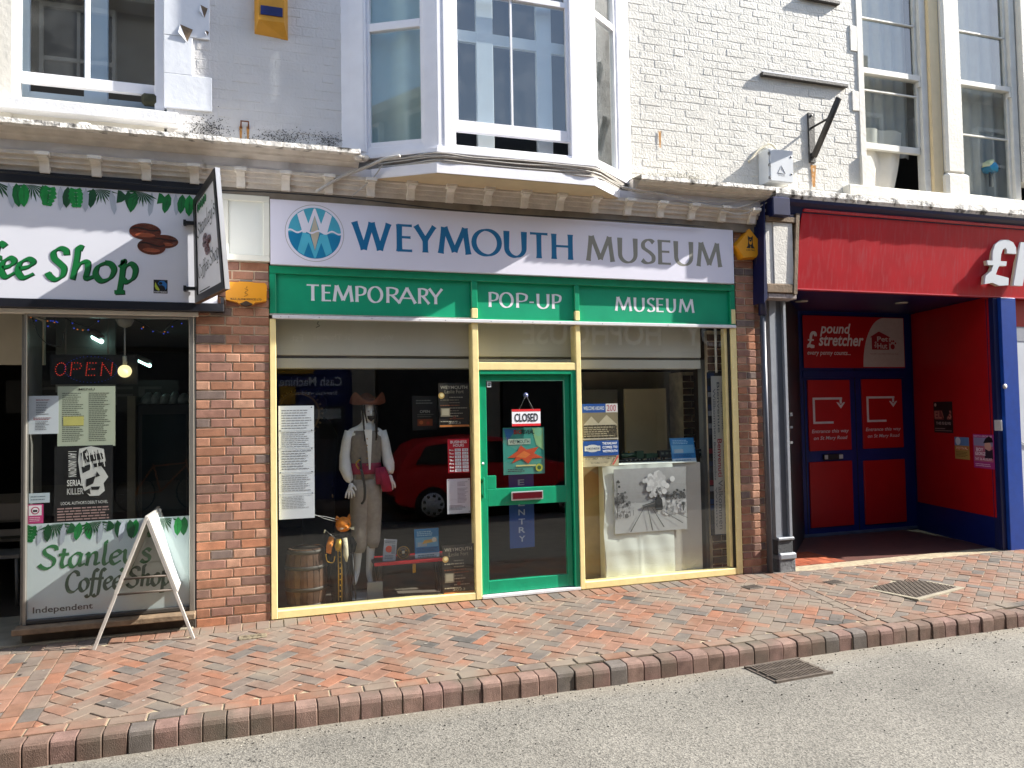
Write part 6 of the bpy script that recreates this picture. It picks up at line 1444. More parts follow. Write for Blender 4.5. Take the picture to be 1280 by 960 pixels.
tag(T('two thin chains holding the open sign', 'chain', b, 'sign_chains'))
s = sheet_px('menu_sheet', 'large pale green menu sheet in the middle of the cafe window', 'menu', 72, 483, 144, 557, .05, '#b3bba6')
for a, e in ((.08, .46), (.54, .92)): s.lines(a, .08, e, .9, 26, '#5f6358', .35, .4)
s.rect(.1, .35, .45, .5, '#c3bd6e'); s.text('MENU', .36, .93, .64, .97, '#4d5048'); s.done()
s = sheet_px('price_sheet', 'white price sheet with red and black lines at the left of the cafe window', 'menu', 33, 495, 73, 542, .045, '#cfd5dc')
s.text('BREAKFAST', .3, .87, .72, .91, '#8c2430'); s.lines(.3, .5, .72, .85, 8, '#4a4d55', .4, .35); s.lines(.22, .36, .8, .44, 2, '#8c2430', .2, .4); s.lines(.28, .1, .74, .34, 6, '#4a4d55', .4, .35); s.done()
s = sheet_px('novel_poster', 'black poster of a shadowed face advertising a local crime novel', 'poster', 68, 558, 141, 651, .045, '#121214')
s.poly([(.42, .96), (.62, .99), (.84, .95), (.88, .8), (.8, .72), (.86, .66), (.92, .58), (.84, .5), (.86, .4), (.76, .34), (.6, .34), (.5, .42), (.44, .6), (.4, .8)], '#c9c9c6')
for pts in ([(.5, .86), (.8, .9), (.84, .82), (.56, .78)], [(.46, .72), (.62, .76), (.6, .68), (.48, .64)], [(.66, .76), (.84, .78), (.82, .73), (.68, .71)], [(.54, .56), (.7, .6), (.66, .5), (.54, .46)], [(.62, .46), (.78, .46), (.76, .42), (.64, .42)], [(.44, .9), (.56, .96), (.5, .8)], [(.72, .66), (.78, .6), (.7, .58)], [(.5, .4), (.6, .44), (.62, .36)]): s.poly(pts, '#1a1a1c')
for k in range(14): a = .46 + .03 * k; s.poly([(a, .94 - .02 * (k % 3)), (a + .012, .94 - .02 * (k % 3)), (a + .05, .72 + .05 * (k % 4)), (a + .035, .72 + .05 * (k % 4))], '#2a2a2c' if k % 2 else '#e4e4e0')
vt = [('I AM', .24, .84, .93, .14), ('UNKNOWN', .24, .6, .82, .14)]
for t_, a, b0_, b1_, w_ in vt: vtext(s, t_, a, b0_, b1_, w_, '#d8d8d4', .03)
s.text('SERIAL', .22, .48, .5, .56, '#d8d8d4', .03); s.text('KILLER', .22, .37, .5, .45, '#b9b9b6', .03)
s.text("LOCAL AUTHOR'S DEBUT NOVEL", .12, .24, .92, .28, '#d8d8d4', .0); s.lines(.06, .03, .95, .21, 5, '#a98c88', .1, .45); s.done()
s = sheet_px('no_dogs_sticker', 'pink and white round no dogs sticker low on the left of the cafe window', 'sticker', 34, 631, 54, 654, .045, '#c03a78'); s.rect(.1, .42, .9, .95, '#e6dfe4'); s.disc(.5, .68, .27, '#b0285f', 18); s.disc(.5, .68, .2, '#eee8ec', 18); s.rect(.36, .6, .64, .72, '#3a3035'); s.lines(.15, .1, .85, .36, 3, '#e9c3d5', .2, .4); s.done()
s = sheet_px('small_white_sticker', 'small pale blue white sticker above the pink sticker', 'sticker', 36, 617, 62, 628, .045, '#b9c6ce'); s.lines(.1, .2, .9, .8, 2, '#6c7a84', .2, .3); s.done()
# fairy lights
r_ = random.Random(8); b = MB(); fl = MAT('dark_green_flex', '#171c19', .6); pts = sp(cpt(33, 391, .06), cpt(60, 400, .06), cpt(75, 395, .06), cpt(92, 403, .06), cpt(112, 408, .06), cpt(135, 393, .06), cpt(165, 398, .06), cpt(200, 415, .06), cpt(215, 403, .06), cpt(234, 397, .06), n=8)
b.tube(pts, .0035, fl, 5); b.tube(sp(cpt(40, 396, .06), cpt(48, 418, .06), cpt(60, 430, .06), cpt(75, 432, .06), cpt(80, 415, .06), n=6), .0035, fl, 5); flt = T('dark string of tiny blue fairy lights looped along the top of the cafe window', 'fairy lights', b, 'fairy_lights')
b = MB()
for k in range(26): p = Vector(pts[r_.randrange(len(pts))]) + Vector((r_.uniform(-.01, .01), -.004, r_.uniform(-.05, .0))); b.box(p.x - .004, p.x + .004, p.y - .004, p.y + .004, p.z - .004, p.z + .004, dotb if k % 3 else MAT('orange_led', '#ff9040', .4, emit='#ff9040', es=.12))
tag(b.build('bulbs', flt), kind='stuff')
# fridge, plastic bags and chairs seen inside
t = thing('drinks_fridge', 'tall dark drinks fridge with a pale top inside the cafe', 'fridge', None, (-.5, 1.6, .03)); x0, x1 = wx(172, 560, 1.5), wx(238, 560, 1.5); zf = wz(200, 505, 1.5)
b = MB(); b.box(x0, x1, 1.5, 2.1, .03, zf, MAT('fridge_body', '#23282b', .3), ch=.01); part(b, 'cabinet', t); b = MB(); b.box(x0 + .04, x1 - .04, 1.49, 1.498, .25, zf - .1, MAT('fridge_glass', '#1b2a30', .1)); part(b, 'glass_door', t); b = MB(); b.box(x0 - .09, x0 - .02, 1.5, 2.0, .03, zf + .08, MAT('pale_fridge_side', '#6b675a', .6)); part(b, 'side_panel', t)
b = MB(); r_ = random.Random(3)
for k in range(5): xx_ = x0 + .06 + k * .08; b.loft([((xx_, 1.65, zf + .0), .07, .1), ((xx_ + .01, 1.65, zf + .05 + r_.random() * .03), .06, .08), ((xx_ + .02, 1.65, zf + .1 + r_.random() * .03), .02, .03)], MAT('clear_bags', '#8f9496', .3, var=.3, vs=30), 8)
T('crumpled clear plastic bags lying on the fridge', 'plastic bags', b, 'plastic_bags')
def chair(label, x, y):
    t = thing('cafe_chair', label, 'chair', 'pale chairs inside the cafe doorway', (x, y, .03)); cmt = MAT('pale_chair', '#6e6a66', .6)
    for nm, bxs in (('seat', [(x - .2, x + .2, y - .2, y + .2, .45, .48)]), ('backrest', [(x - .2, x + .2, y + .18, y + .2, .75, .9), (x - .2, x + .2, y + .18, y + .2, .6, .66)])):
        b = MB(); [b.box(*q_, cmt) for q_ in bxs]; part(b, nm, t)
    for sx in (-.18, .18):
        for sy_ in (-.18, .19): b = MB(); b.tube([(x + sx, y + sy_, .03), (x + sx * .95, y + sy_, .46 if sy_ < 0 else .9)], .015, cmt, 6); part(b, 'leg', t)
chair('pale slatted chair standing just inside the open cafe doorway', -1.75, 1.5); chair('pale slatted chair further back in the cafe doorway', -2.0, 2.6)
s = Sheet('wall_lettering', 'dark wall sign with large letters behind the cafe doorway', 'sign', plane_at(-2.1, 2.9, 1.75), 1.7, .35, '#1d1c1b'); s.text('CAFE', .1, .2, .9, .8, '#4a4947', .01); s.done()

# A-board
ab = thing('pavement_sign', 'folding white A-board sign with thin grey metal legs standing by the cafe window', 'A-board', None, (-.33, -.05, 0))
wf = MAT('silver_frame', '#b8b5af', .4, metal=.25, var=.1, vs=20, dirt='#7c7568', da=.3); wp = MAT('white_poster_panel', '#d3dbd9', .35, var=.04, vs=6)
f1, f2, f3, f4 = Vector((-.663, -.317, .004)), Vector((.002, -.293, .004)), Vector((-.03, .205, .004)) + Vector((0, -.06, 0)), Vector((-.687, .204, .004)) + Vector((0, -.07, 0))
apx = WY(184, 650, -.30); apx = Vector((apx.x, -.305, apx.z)); apb = Vector((apx.x + .02, .14, apx.z))
def seg(mb, a, c, w_, d_, mat):
    a, c = Vector(a), Vector(c); z = (c - a).normalized(); y = Vector((0, 1, 0)); x = y.cross(z).normalized(); y = z.cross(x)
    M_ = Matrix((x, y, z)).transposed().to_4x4(); M_.translation = a; mb.box(-w_ / 2, w_ / 2, -d_ / 2, d_ / 2, 0, (c - a).length, mat, M_, ch=.003)
e = Vector((.045, 0, .02))
for nm, a, c in (('leg', f1, apx + Vector((.0, 0, .03))), ('leg', f2, apx + Vector((-.0, 0, .0))), ('leg', f4, apb + Vector((.02, 0, .03))), ('leg', f3, apb + Vector((.0, 0, .02)))):
    b = MB(); seg(b, a, c, .024, .018, wf); part(b, nm, ab)
def side_panel(fa, fb, ta, tb, t0, t1, out, name):
    a0, a1, c0, c1 = fa.lerp(ta, t0), fb.lerp(tb, t0), fa.lerp(ta, t1), fb.lerp(tb, t1)
    n_ = (a1 - a0).cross(c0 - a0).normalized() * out
    vs = [a0, a1, c1, c0] + [p + n_ * .018 for p in (a0, a1, c1, c0)]
    b = MB(); b.add(vs, [(0, 1, 2, 3), (7, 6, 5, 4), (0, 4, 5, 1), (1, 5, 6, 2), (2, 6, 7, 3), (3, 7, 4, 0)], wp); part(b, name, ab)
    b = MB(); 
    for p, q_ in ((a0, a1), (c0, c1), (a0, c0), (a1, c1)): seg(b, p + n_ * .5 * .02, q_ + n_ * .01, .022, .02, wf) if (q_ - p).length > .01 else None
    part(b, 'panel_frame', ab)
side_panel(f2, f3, apx, apb, .40, 1.0, 1, 'right_panel'); side_panel(f1, f4, apx, apb, .42, 1.02, -1, 'left_panel')
b = MB(); 
for t_ in (.42, .54): a, c = f1.lerp(apx, t_), f2.lerp(apx, t_); b.tube([a, c], .009, MAT('dark_brace', '#4a4138', .6), 6)
a, c = f4.lerp(apb, .45), f3.lerp(apb, .45); b.tube([a, c], .009, MAT('dark_brace', '#4a4138'), 6); part(b, 'brace', ab)
b = MB(); p = f1.lerp(apx, .34); b.tube([p + Vector((-.03, 0, -.02)), p + Vector((0, 0, 0))], .006, wf, 6); part(b, 'catch', ab)

# ================================================================== discount shop
SP_ = .0
ds = thing('discount_shopfront', 'blue and red recessed shop entrance with closed red panelled doors', 'shopfront', None, (7.2, 0, 0))
zF = wz(992, 361, -.02)
# cornice of the discount shop
b = MB(); xs2 = [XC + .06 + .06 * i for i in range(int((12 - XC) / .06))]
pr = [(.02, wz(1100, 246, -.2) + .02), (-.20, wz(1100, 250, -.2) + .035), (-.235, wz(1100, 250, -.2) + .02), (-.238, wz(1100, 253, -.2) - .01), (-.22, wz(1100, 256, -.2) - .02)]
run_profile(b, pr, xs2, old_p, .004, 9); dc = tag(b.build('blue_cornice'), 'navy cornice with flaking white top above the red shop sign', 'cornice')
zt_ = pr[4][1]
b = MB(); b.prism([(.02, zt_), (-.22, zt_), (-.215, zt_ - .03), (-.17, zt_ - .06), (-.155, zt_ - .10), (-.12, zt_ - .19), (.02, zt_ - .19)], XC + .06, 12, 'x', navy); b.build('moulding', dc)
b = MB(); b.box(XC + .01, XC + .22, -.25, .02, zt_ - .19, zt_ - .002, navy, ch=.01); b.build('end_block', dc)
# old console at its left end
co = thing('timber_console', 'rotting timber and white painted console at the left end of the red sign', 'console', None, (5.5, -.1, 2.8))
yl = -.16; cx0, cx1, cz0, cz1 = wx(957, 300, yl), wx(996, 300, yl), wz(975, 355, yl), wz(975, 278, yl)
wp2 = MAT('peeling_white_boards', '#cfccc4', .7, var=.08, vs=10, bump=.5, dirt='#5a5048', da=.5, ds=12)
b = MB(); b.box(cx0, cx0 + .09, yl + .01, .0, cz0, cz1, wp2, ch=.003); part(b, 'board', co); b = MB(); b.box(cx0 + .094, cx1 - .05, yl, .0, cz0, cz1, wp2, ch=.003); part(b, 'board', co)
b = MB(); b.box(cx0 - .0, cx1, yl - .015, .0, cz1 + .002, cz1 + .06, wood, ch=.006); part(b, 'top_batten', co); b = MB(); b.box(cx0 - .01, cx1 - .04, yl - .015, .0, cz0 - .09, cz0 - .002, wood, ch=.006); part(b, 'bottom_batten', co)
b = MB(); b.add([(cx1 - .07, yl - .02, cz0 - .1), (cx1 - .03, yl - .02, cz0 - .1), (cx1 + .03, yl - .02, cz1 + .1), (cx1 - .01, yl - .02, cz1 + .1), (cx1 - .07, 0, cz0 - .1), (cx1 - .03, 0, cz0 - .1), (cx1 + .03, 0, cz1 + .1), (cx1 - .01, 0, cz1 + .1)], [(0, 1, 2, 3), (4, 7, 6, 5), (0, 4, 5, 1), (1, 5, 6, 2), (2, 6, 7, 3), (3, 7, 4, 0)], wood); part(b, 'side_batten', co)
b = MB(); b.box(cx0 + .01, cx1 - .02, yl, .0, cz0 - .15, cz0 - .092, MAT('peeled_red_white', '#9a8f8c', .8, var=.3, vs=30, dirt='#5b1520', da=.6, ds=14), ch=.01); part(b, 'foot', co)
b = MB(); b.prism([(cx0 - .055, cz0 - .2), (cx0 - .012, cz0 - .15), (cx0 - .012, cz1 + .2), (cx0 - .02, cz1 + .2)], -.18, 0, 'y', navy); part(b, 'blue_edge', co)
b = MB(); b.box(cx0 + .05, cx1, yl + .02, .0, cz1 + .06, cz1 + .2, MAT('peeled_red_white', '#9a8f8c')); part(b, 'head', co)
# the long red sign
fy = -.05
rs = thing('red_shop_sign', 'long weathered red shop sign with raised white pound symbol', 'sign', None, (8, fy, 2.9))
zs0, zs1 = wz(1100, 364.5, fy), wz(1100, 276, fy)
b = MB(); xa, xb = wx(992, 361, fy), wx(1003, 272, fy - .1); b.add([(xa, fy, zs0), (12, fy, zs0), (12, fy - .10, zs1), (xb, fy - .10, zs1), (xa, .02, zs0), (12, .02, zs0), (12, .02, zs1), (xb, .02, zs1)], [(0, 1, 2, 3), (4, 7, 6, 5), (0, 4, 5, 1), (1, 5, 6, 2), (2, 6, 7, 3), (3, 7, 4, 0)], red_p); part(b, 'face', rs)
b = MB(); b.box(xb, 12, fy - .125, .0, zs1, zs1 + .03, red_p, ch=.006); part(b, 'top_lip', rs)
b = MB(); b.box(xa - .01, 12, fy - .008, .02, zs0 - .012, zs0, MAT('pale_red_edge', '#b83a44', .4, dirt='#d9a3a6', da=.4)); part(b, 'bottom_edge', rs)
yf = fy - .085 - .015
u0, u1, v0, v1 = 1229, 1271, 299, 356
x0, x1 = wx(u0, 330, yf), wx(u1, 330, yf); z0, z1 = wz(1250, v1, yf), wz(1250, v0, yf); lw_ = MAT('raised_white_letter', '#c3c8cd', .4, var=.02); le = MAT('letter_edge', '#cfc9ae', .5)
pound = [(.02, .0), (.25, .04), (.45, -.02), (.72, .0), (.74, .16), (.5, .2), (.36, .22), (.42, .34), (.48, .42), (.68, .42), (.7, .52), (.52, .52), (.54, .66), (.6, .78), (.68, .82), (.72, .78), (.72, .7), (1.0, .7), (1.0, .84), (.92, .95), (.78, 1), (.56, .99), (.38, .88), (.3, .72), (.28, .52), (.12, .52), (.14, .42), (.3, .42), (.24, .3), (.06, .18)]
Ms = Matrix.Identity(4)
b = MB(); b.prism([(x0 + a * (x1 - x0), z0 + c * (z1 - z0)) for a, c in pound], yf, yf + .02, 'y', lw_); b.prism([(x0 + a * (x1 - x0), z0 + c * (z1 - z0)) for a, c in pound], yf + .0201, yf + .05, 'y', le); part(b, 'pound_symbol', rs)
x2 = wx(1266, 330, yf); wl_ = (x1 - x0) * .9
b = MB(); ppoly = [(0, 0), (.3, 0), (.62, 1), (.30, 1)]; b.prism([(x2 + a * wl_, z0 + c * (z1 - z0) * .97) for a, c in ppoly], yf, yf + .02, 'y', lw_); b.prism([(x2 + a * wl_, z0 + c * (z1 - z0) * .97) for a, c in ppoly], yf + .0201, yf + .05, 'y', le); part(b, 'letter_stroke', rs)
# recess
BY = 1.54; xl, xr_ = 6.60, 8.85; zc_ = 2.90
P_('soffit', (5.72, 12, .0, BY + .2, zc_, zc_ + .02), mat=navy, root=ds, ch=0)
P_('floor', (5.5, 8.6, .12, BY + .1, -.02, .012), mat=MAT('dark_red_tiles', '#5a3a33', .5, var=.2, vs=9), root=ds, ch=0)
P_('threshold', (5.45, 9.5, -.10, .12, -.03, .008), mat=conc, root=ds, ch=.004)
b = MB(); tl_ = brickmat('terracotta_tile', [(2, '#8c452b'), (2, '#824029'), (1, '#984f33')], bump=.3)
for i in range(5):
    for j in range(4):
        o_ = MB(); o_.box(5.66 + i * .152, 5.808 + i * .152, .125 + j * .152, .273 + j * .152, .0, .0155 + .0006 * ((i + j) % 3), tl_, ch=.003); part(o_, 'floor_tile', ds)
def BP(u, v): return WY(u, v, BY)
frame_b = MAT('navy_door_paint', '#0a2060', .35, var=.08, dirt='#253056', da=.2)
zt1 = BP(1010, 393).z; 
P_('back_frame', (BP(1000, 500).x, BP(1146, 500).x, BY, BY + .08, .0, zc_), mat=frame_b, root=ds, ch=0)
# top panel sign
u0, v0, u1, v1 = 1003, 394, 1131.5, 460
s = sheet_px('door_head_sign', 'red and white shop sign board above the closed doors', 'sign', u0, v0, u1, v1, BY - .022, '#a50f16', rough=.35)
n = 16; s.poly([(.995, .99), (.80, .99)] + [(.575 + .225 * (1 - cos(i * pi / 2 / n)) , .02 + .97 * sin(i * pi / 2 / n)) for i in range(n, -1, -1)] + [(.995, .02)], '#b9b2b0')
# bold slanted lettering
s.text('pound', .16, .60, .46, .86, '#d9d4d6', .045, .25); s.text('stretcher', .145, .42, .585, .66, '#d9d4d6', .045, .25)
s.rect(.19, .585, .42, .592, '#a50f16'); s.text('every penny counts...', .035, .22, .45, .32, '#d9d4d6', .015, .2)
Ps = [(.03 + a * .1, .38 + c * .32) for a, c in pound]; s.poly(Ps, '#d9d4d6')
ho = [(.665, .36), (.665, .60), (.645, .60), (.74, .72), (.86, .60), (.84, .60), (.84, .36)]; s.poly(ho, '#8c1426')
s.text('Pet', .72, .52, .83, .62, '#c9c2c0', .04); s.text('Hut', .72, .38, .82, .49, '#c9c2c0', .04); vt_M = s.M
s.up(); M2 = s.M @ Matrix.Translation((.712 * s.W, .40 * s.H, 0)) @ Matrix.Rotation(radians(90), 4, 'Z'); put_text(s.p, 'the', M2, 0, 0, .12 * s.H, .025 * s.W, s.c, s.m('#c9c2c0'), .03)
s.disc(.875, .42, .022, '#8c1426', 12)
for a, c in ((.85, .5), (.868, .53), (.886, .53), (.904, .49)): s.disc(a, c, .009, '#8c1426', 8)
s.text("The UK's only DISCOUNT pet shop", .64, .26, .93, .29, '#8c1426', .0); s.done()
# door leaf panels
dl = []
for (u0, v0, u1, v1) in ((1009.5, 475, 1065, 562), (1077, 474, 1130, 559), (1012, 578, 1068, 656), (1080, 576, 1134, 652)):
    p = WY(u0, v0, BY - .02); q_ = WY(u1, v1, BY - .02); b = MB(); b.box(p.x, q_.x, BY - .02, BY + .02, q_.z, p.z, red_d, ch=.004); dl.append(((p.x, q_.x, q_.z, p.z), part(b, 'red_panel', ds)))
b = MB(); xd = (dl[0][0][1] + dl[1][0][0]) / 2; b.box(xd - .006, xd + .006, BY - .004, BY + .0, .05, zt1 - .5, dark); b.box(BP(1003, 500).x + .02, BP(1003, 500).x + .03, BY - .004, BY, .05, 2.0, dark); part(b, 'door_gap', ds)
P_('door_rail', (dl[0][0][0] - .06, dl[1][0][1] + .06, BY - .015, BY + .01, dl[0][0][3] + .03, dl[0][0][3] + .12), mat=frame_b, root=ds)
P_('kick_strip', (BP(1003, 660).x, BP(1146, 660).x, BY - .03, BY - .0, .012, .05), mat=MAT('grey_blue_kick', '#4a5468', .5, var=.2), root=ds)
for k in (0, 1):
    x0, x1, z0, z1 = dl[k][0]; Wd, Hh = x1 - x0, z1 - z0; b = MB(); M_ = plane_at(x0, BY - .02, z0); wt = MAT('white_print', '#c9c3c5', .5)
    def bar(a0, b0, a1, b1, c=.0008): b.add([M_ @ Vector((a * Wd, c2 * Hh, c)) for a, c2 in ((a0, b0), (a1, b0), (a1, b1), (a0, b1))], [(0, 1, 2, 3)], wt)
    bar(.10, .38, .15, .75); bar(.15, .38, .58, .41); bar(.15, .72, .80, .75); bar(.74, .66, .79, .72); b.add([M_ @ Vector((a * Wd, c2 * Hh, .0008)) for a, c2 in ((.66, .68), (.70, .68), (.765, .64), (.83, .68), (.87, .68), (.765, .59))], [(0, 1, 2, 3, 4, 5)], wt)
    put_text(b, 'Entrance this way', M_, .06 * Wd, .235 * Hh, .94 * Wd, .30 * Hh, .0008, wt, .015, .2); put_text(b, 'on St Mary Road', M_, .10 * Wd, .14 * Hh, .90 * Wd, .205 * Hh, .0008, wt, .015, .2); part(b, 'printed_arrow', ds)
lbp = WY(1030, 568, BY - .03); lbq = WY(1053, 574, BY - .03); b = MB(); b.box(lbp.x, lbq.x, BY - .04, BY, lbq.z, lbp.z, dark, ch=.004); b.box(lbp.x - .0, lbp.x + .05, BY - .044, BY - .04, lbq.z + .01, lbp.z - .01, MAT('sticker_white', '#b9b4b0')); b.box(lbq.x - .06, lbq.x, BY - .044, BY - .04, lbq.z + .01, lbp.z - .01, MAT('sticker_white', '#b9b4b0')); part(b, 'letter_plate', ds)
# left: dark side door, grey pilaster
P_('side_door', (5.80, BP(1003, 500).x, .62, .68, .0, zc_), mat=MAT('black_green_door', '#1a2224', .5, var=.15), root=ds, ch=0) if 0 else None
xs0 = wx(990, 500, .5)
b = MB(); sd = MAT('black_green_door', '#171d20', .5, var=.15); b.add([(5.80, .25, 0), (BP(1003, 500).x + .02, BY + .05, 0), (BP(1003, 500).x + .02, BY + .05, zc_), (5.80, .25, zc_), (5.72, .25, 0), (BP(1003, 500).x - .06, BY + .08, 0), (BP(1003, 500).x - .06, BY + .08, zc_), (5.72, .25, zc_)], [(0, 1, 2, 3), (4, 7, 6, 5), (0, 4, 5, 1), (3, 2, 6, 7)], sd); part(b, 'side_door', ds)
q = MB()
for (u, v) in ((986, 518), (986, 534), (986, 553)): p = PL(u, v, (5.80, .25, 0), (BY - .2, -(BP(1003, 500).x - 5.78), 0)); q.box(p.x - .02, p.x + .012, p.y - .05, p.y + .0, p.z - (.02 if v == 518 else .012), p.z + (.02 if v == 518 else .012), alu)
part(q, 'lock_plates', ds)
gp = thing('grey_pilaster', 'grey painted panelled pilaster with a worn stone foot between the two shops', 'pilaster', None, (5.5, -.04, 0))
gx0, gx1 = wx(969, 640, -.03), wx(990, 640, -.05)
b = MB(); zb_ = wz(975, 672, -.05); b.box(gx0, gx0 + .085, -.03, .2, zb_, 2.84, grey_p, ch=.004); b.box(gx0 + .086, gx1 - .035, -.015, .2, zb_, 2.84, MAT('grey_recess', '#565b61', .5), ch=0); b.box(gx1 - .034, gx1, -.05, .25, zb_, 2.84, grey_p, ch=.004); part(b, 'shaft', gp)
b = MB(); b.box(gx0 - .0, gx1 + .01, -.07, .25, zb_ - .03, zb_, grey_p, ch=.008); b.box(gx0, gx1 - .01, -.055, .25, .17, zb_ - .03, MAT('dark_grey_base', '#4a4d50', .7, var=.2, bump=.5), ch=.004); b.box(gx0, gx1 + .02, -.085, .25, .13, .20, grey_p, ch=.015); b.box(gx0, gx1 + .01, -.075, .25, 0, .135, MAT('worn_base', '#6e7174', .8, var=.3, vs=20, bump=.8, dirt='#3f4144', da=.5), ch=.01); part(b, 'base', gp)
# right hand side wall and blue post
px_ = wx(1251, 500, -.05); px2 = wx(1268, 500, -.05)
side0 = Vector((8.86, BY, 0)); side1 = Vector((wx(1250, 690, -.02), -.02, 0)); FS = Facet(side0, side1)
if FS.n.dot(CAMP - side0) < 0: FS.n = -FS.n
FS.M = Matrix(((FS.u.x, -FS.n.x, 0, side0.x), (FS.u.y, -FS.n.y, 0, side0.y), (0, 0, 1, 0), (0, 0, 0, 1)))
b = MB(); b.box(0, FS.L, .0, .04, .0, zc_, frame_b, FS.M); part(b, 'side_wall', ds)
zsb = wz(1250, 660, 0.0)
b = MB(); b.box(.06, FS.L - .02, -.012, .0, FS.hit(1252, 648)[1], zc_ - .01, red_d, FS.M); part(b, 'side_red_panel', ds)
P_('blue_post', (px_ - .0, px2 + .02, -.10, .02, .0, zs0 - .02), mat=blue_p, root=ds)
P_('blue_post_side', (px_ - .07, px_ - .002, -.06, .04, .0, zs0 - .02), mat=navy, root=ds)
b = MB(); p = WY(1256, 483, -.105); b.tube([(p.x, -.112, p.z), (p.x, -.10, p.z)], .028, MAT('round_sticker', '#b5b0ae', .5, var=.15, vs=60), 16); T('small round white sticker on the blue post', 'sticker', b, 'round_sticker')
zsh = wz(1275, 426, 0)
P_('white_hoarding', (px2 + .02, 12, .05, .1, .35, zsh), mat=MAT('white_window_film', '#c3c8cc', .4, var=.06, vs=3), root=ds, ch=0); P_('red_fascia_panel', (px2 + .02, 12, .05, .1, zsh + .17, zs0), mat=red_d, root=ds, ch=0); P_('grey_band', (px2 + .02, 12, .045, .1, zsh, zsh + .17), mat=MAT('grey_band_2', '#8d9097', .5), root=ds, ch=0)
P_('black_base', (px2 + .02, 12, .05, .1, 0, .35), mat=MAT('hoarding_base', '#23262b', .6), root=ds, ch=0)
b = MB(); b.tube([wpt for wpt in (WY(1264, 556, .04), WY(1272, 550, .04), WY(1290, 560, .04))], .006, MAT('grey_print', '#8b8f93'), 5); part(b, 'printed_line', ds)
def wall_sheet(name, label, cat, u0, v0, u1, v1, col, dep=-.015, **k):
    t0, z1 = FS.hit(u0, v0, dep); t1, z0 = FS.hit(u1, v1, dep); _, z1b = FS.hit(u1, v0, dep); _, z0b = FS.hit(u0, v1, dep)
    M_ = FS.M @ Matrix.Translation((t0, dep, (z0 + z0b) / 2)) @ plane_at(0, 0, 0); return Sheet(name, label, cat, M_, t1 - t0, (z1 + z1b) / 2 - (z0 + z0b) / 2, col, **k)
s = wall_sheet('concert_poster', 'black poster with a standing figure taped to the red side wall', 'poster', 1166.5, 502, 1191.5, 541, '#141214')
s.rect(.06, .42, .94, .72, '#7b3d38'); s.text('ELVIS', .05, .45, .95, .7, '#b9786a', .05); s.poly([(.55, .12), (.68, .12), (.72, .5), (.86, .62), (.82, .8), (.7, .82), (.66, .95), (.56, .95), (.56, .82), (.46, .7), (.54, .5)], '#1b1719'); s.text('THIS IS ELVIS', .12, .26, .9, .35, '#c9b6b0', .02); s.disc(.12, .9, .06, '#b9a89a', 8); s.rect(.06, .06, .94, .08, '#8b7f7a'); s.rect(.06, .12, .6, .15, '#8b7f7a'); s.done()
s = wall_sheet('event_flyer', 'small blue and yellow flyer taped on the red side wall between the two posters', 'flyer', 1193, 546.5, 1212, 574, '#a98a4a')
s.rect(0, .62, 1, 1, '#5c7fb0'); s.disc(.25, .82, .18, '#c9d0d8', 12); s.rect(.1, .42, .95, .58, '#b5572c'); s.text('FESTIVAL', .12, .44, .93, .56, '#e6d9b0'); s.lines(.1, .1, .9, .36, 4, '#6b4a20', .2, .4); s.done()
s = wall_sheet('singer_poster', 'pink and purple singer poster with a black hatted face on the red side wall', 'poster', 1216, 543, 1243.5, 585.5, '#a0307c')
s.text('KEITH GEORGE', .05, .92, .92, .97, '#e6c9dc', .02); s.rect(.04, .2, .96, .9, '#b0607a'); s.rect(.04, .66, .96, .9, '#8c86a8'); s.disc(.72, .66, .16, '#c99a8c', 14); s.poly([(.5, .74), (.98, .78), (.94, .9), (.78, .95), (.62, .88)], '#16141a'); s.poly([(.55, .3), (.95, .3), (.95, .58), (.78, .52), (.6, .58)], '#2a2030'); s.text('BOY', .16, .5, .5, .6, '#e9dde6', .04); s.text('GEORGE', .1, .38, .6, .48, '#e9dde6', .04); s.text('SAT 26 AUGUST', .1, .24, .9, .31, '#e9dde6', .02); s.lines(.1, .05, .9, .15, 2, '#d8b0cc', .1, .4); s.done()
t0, z1 = FS.hit(1245, 525, -.02); b = MB(); b.box(t0 - .02, t0 + .09, -.03, -.012, z1 - .12, z1, MAT('white_plate', '#c6c6c6', .5), FS.M, ch=.003); T('small blank white plate near the front edge of the red side wall', 'plate', b, 'white_plate')
for (u, v, lb) in ((1002, 376.5, 'left small oval downlight in the blue entrance ceiling'), (1127, 378.5, 'right small oval downlight in the blue entrance ceiling')):
    p = GZ(u, v, zc_ - .004); b = MB(); b.tube([(p.x, p.y, zc_ - .012), (p.x, p.y, zc_ - .001)], .07, MAT('pale_light_cover', '#b9b4a6', .4), 16); T(lb, 'ceiling light', b, 'downlight', 'downlights in the blue entrance ceiling')

# ================================================================== figures in the museum window
MYF = .50
def skin_body(name, joints, edges, mat, label=None, cat=None, lv=2, parent=None, root_i=0):
    me = D.meshes.new(name); me.from_pydata([j[0] for j in joints], edges, [])
    o = D.objects.new(name, me); COL.objects.link(o); me.materials.append(mat)
    sk = o.modifiers.new('skin', 'SKIN'); sk.use_smooth_shade = True
    if not me.skin_vertices: bpy.context.view_layer.update()
    for i, j in enumerate(joints):
        v = me.skin_vertices[0].data[i]; v.radius = (j[1], j[2] if len(j) > 2 else j[1]); v.use_root = (i == root_i)
    ss = o.modifiers.new('sub', 'SUBSURF'); ss.levels = lv; ss.render_levels = lv
    if parent: o.parent = parent
    return o
mx = wx(456, 640, MYF)                 # body axis
def mz(v): return wz(456, v, MYF)
def mX(u): return wx(u, 600, MYF)
S = lambda u, v, y=MYF: Vector((wx(u, v, MYF), y, wz(u, v, MYF)))
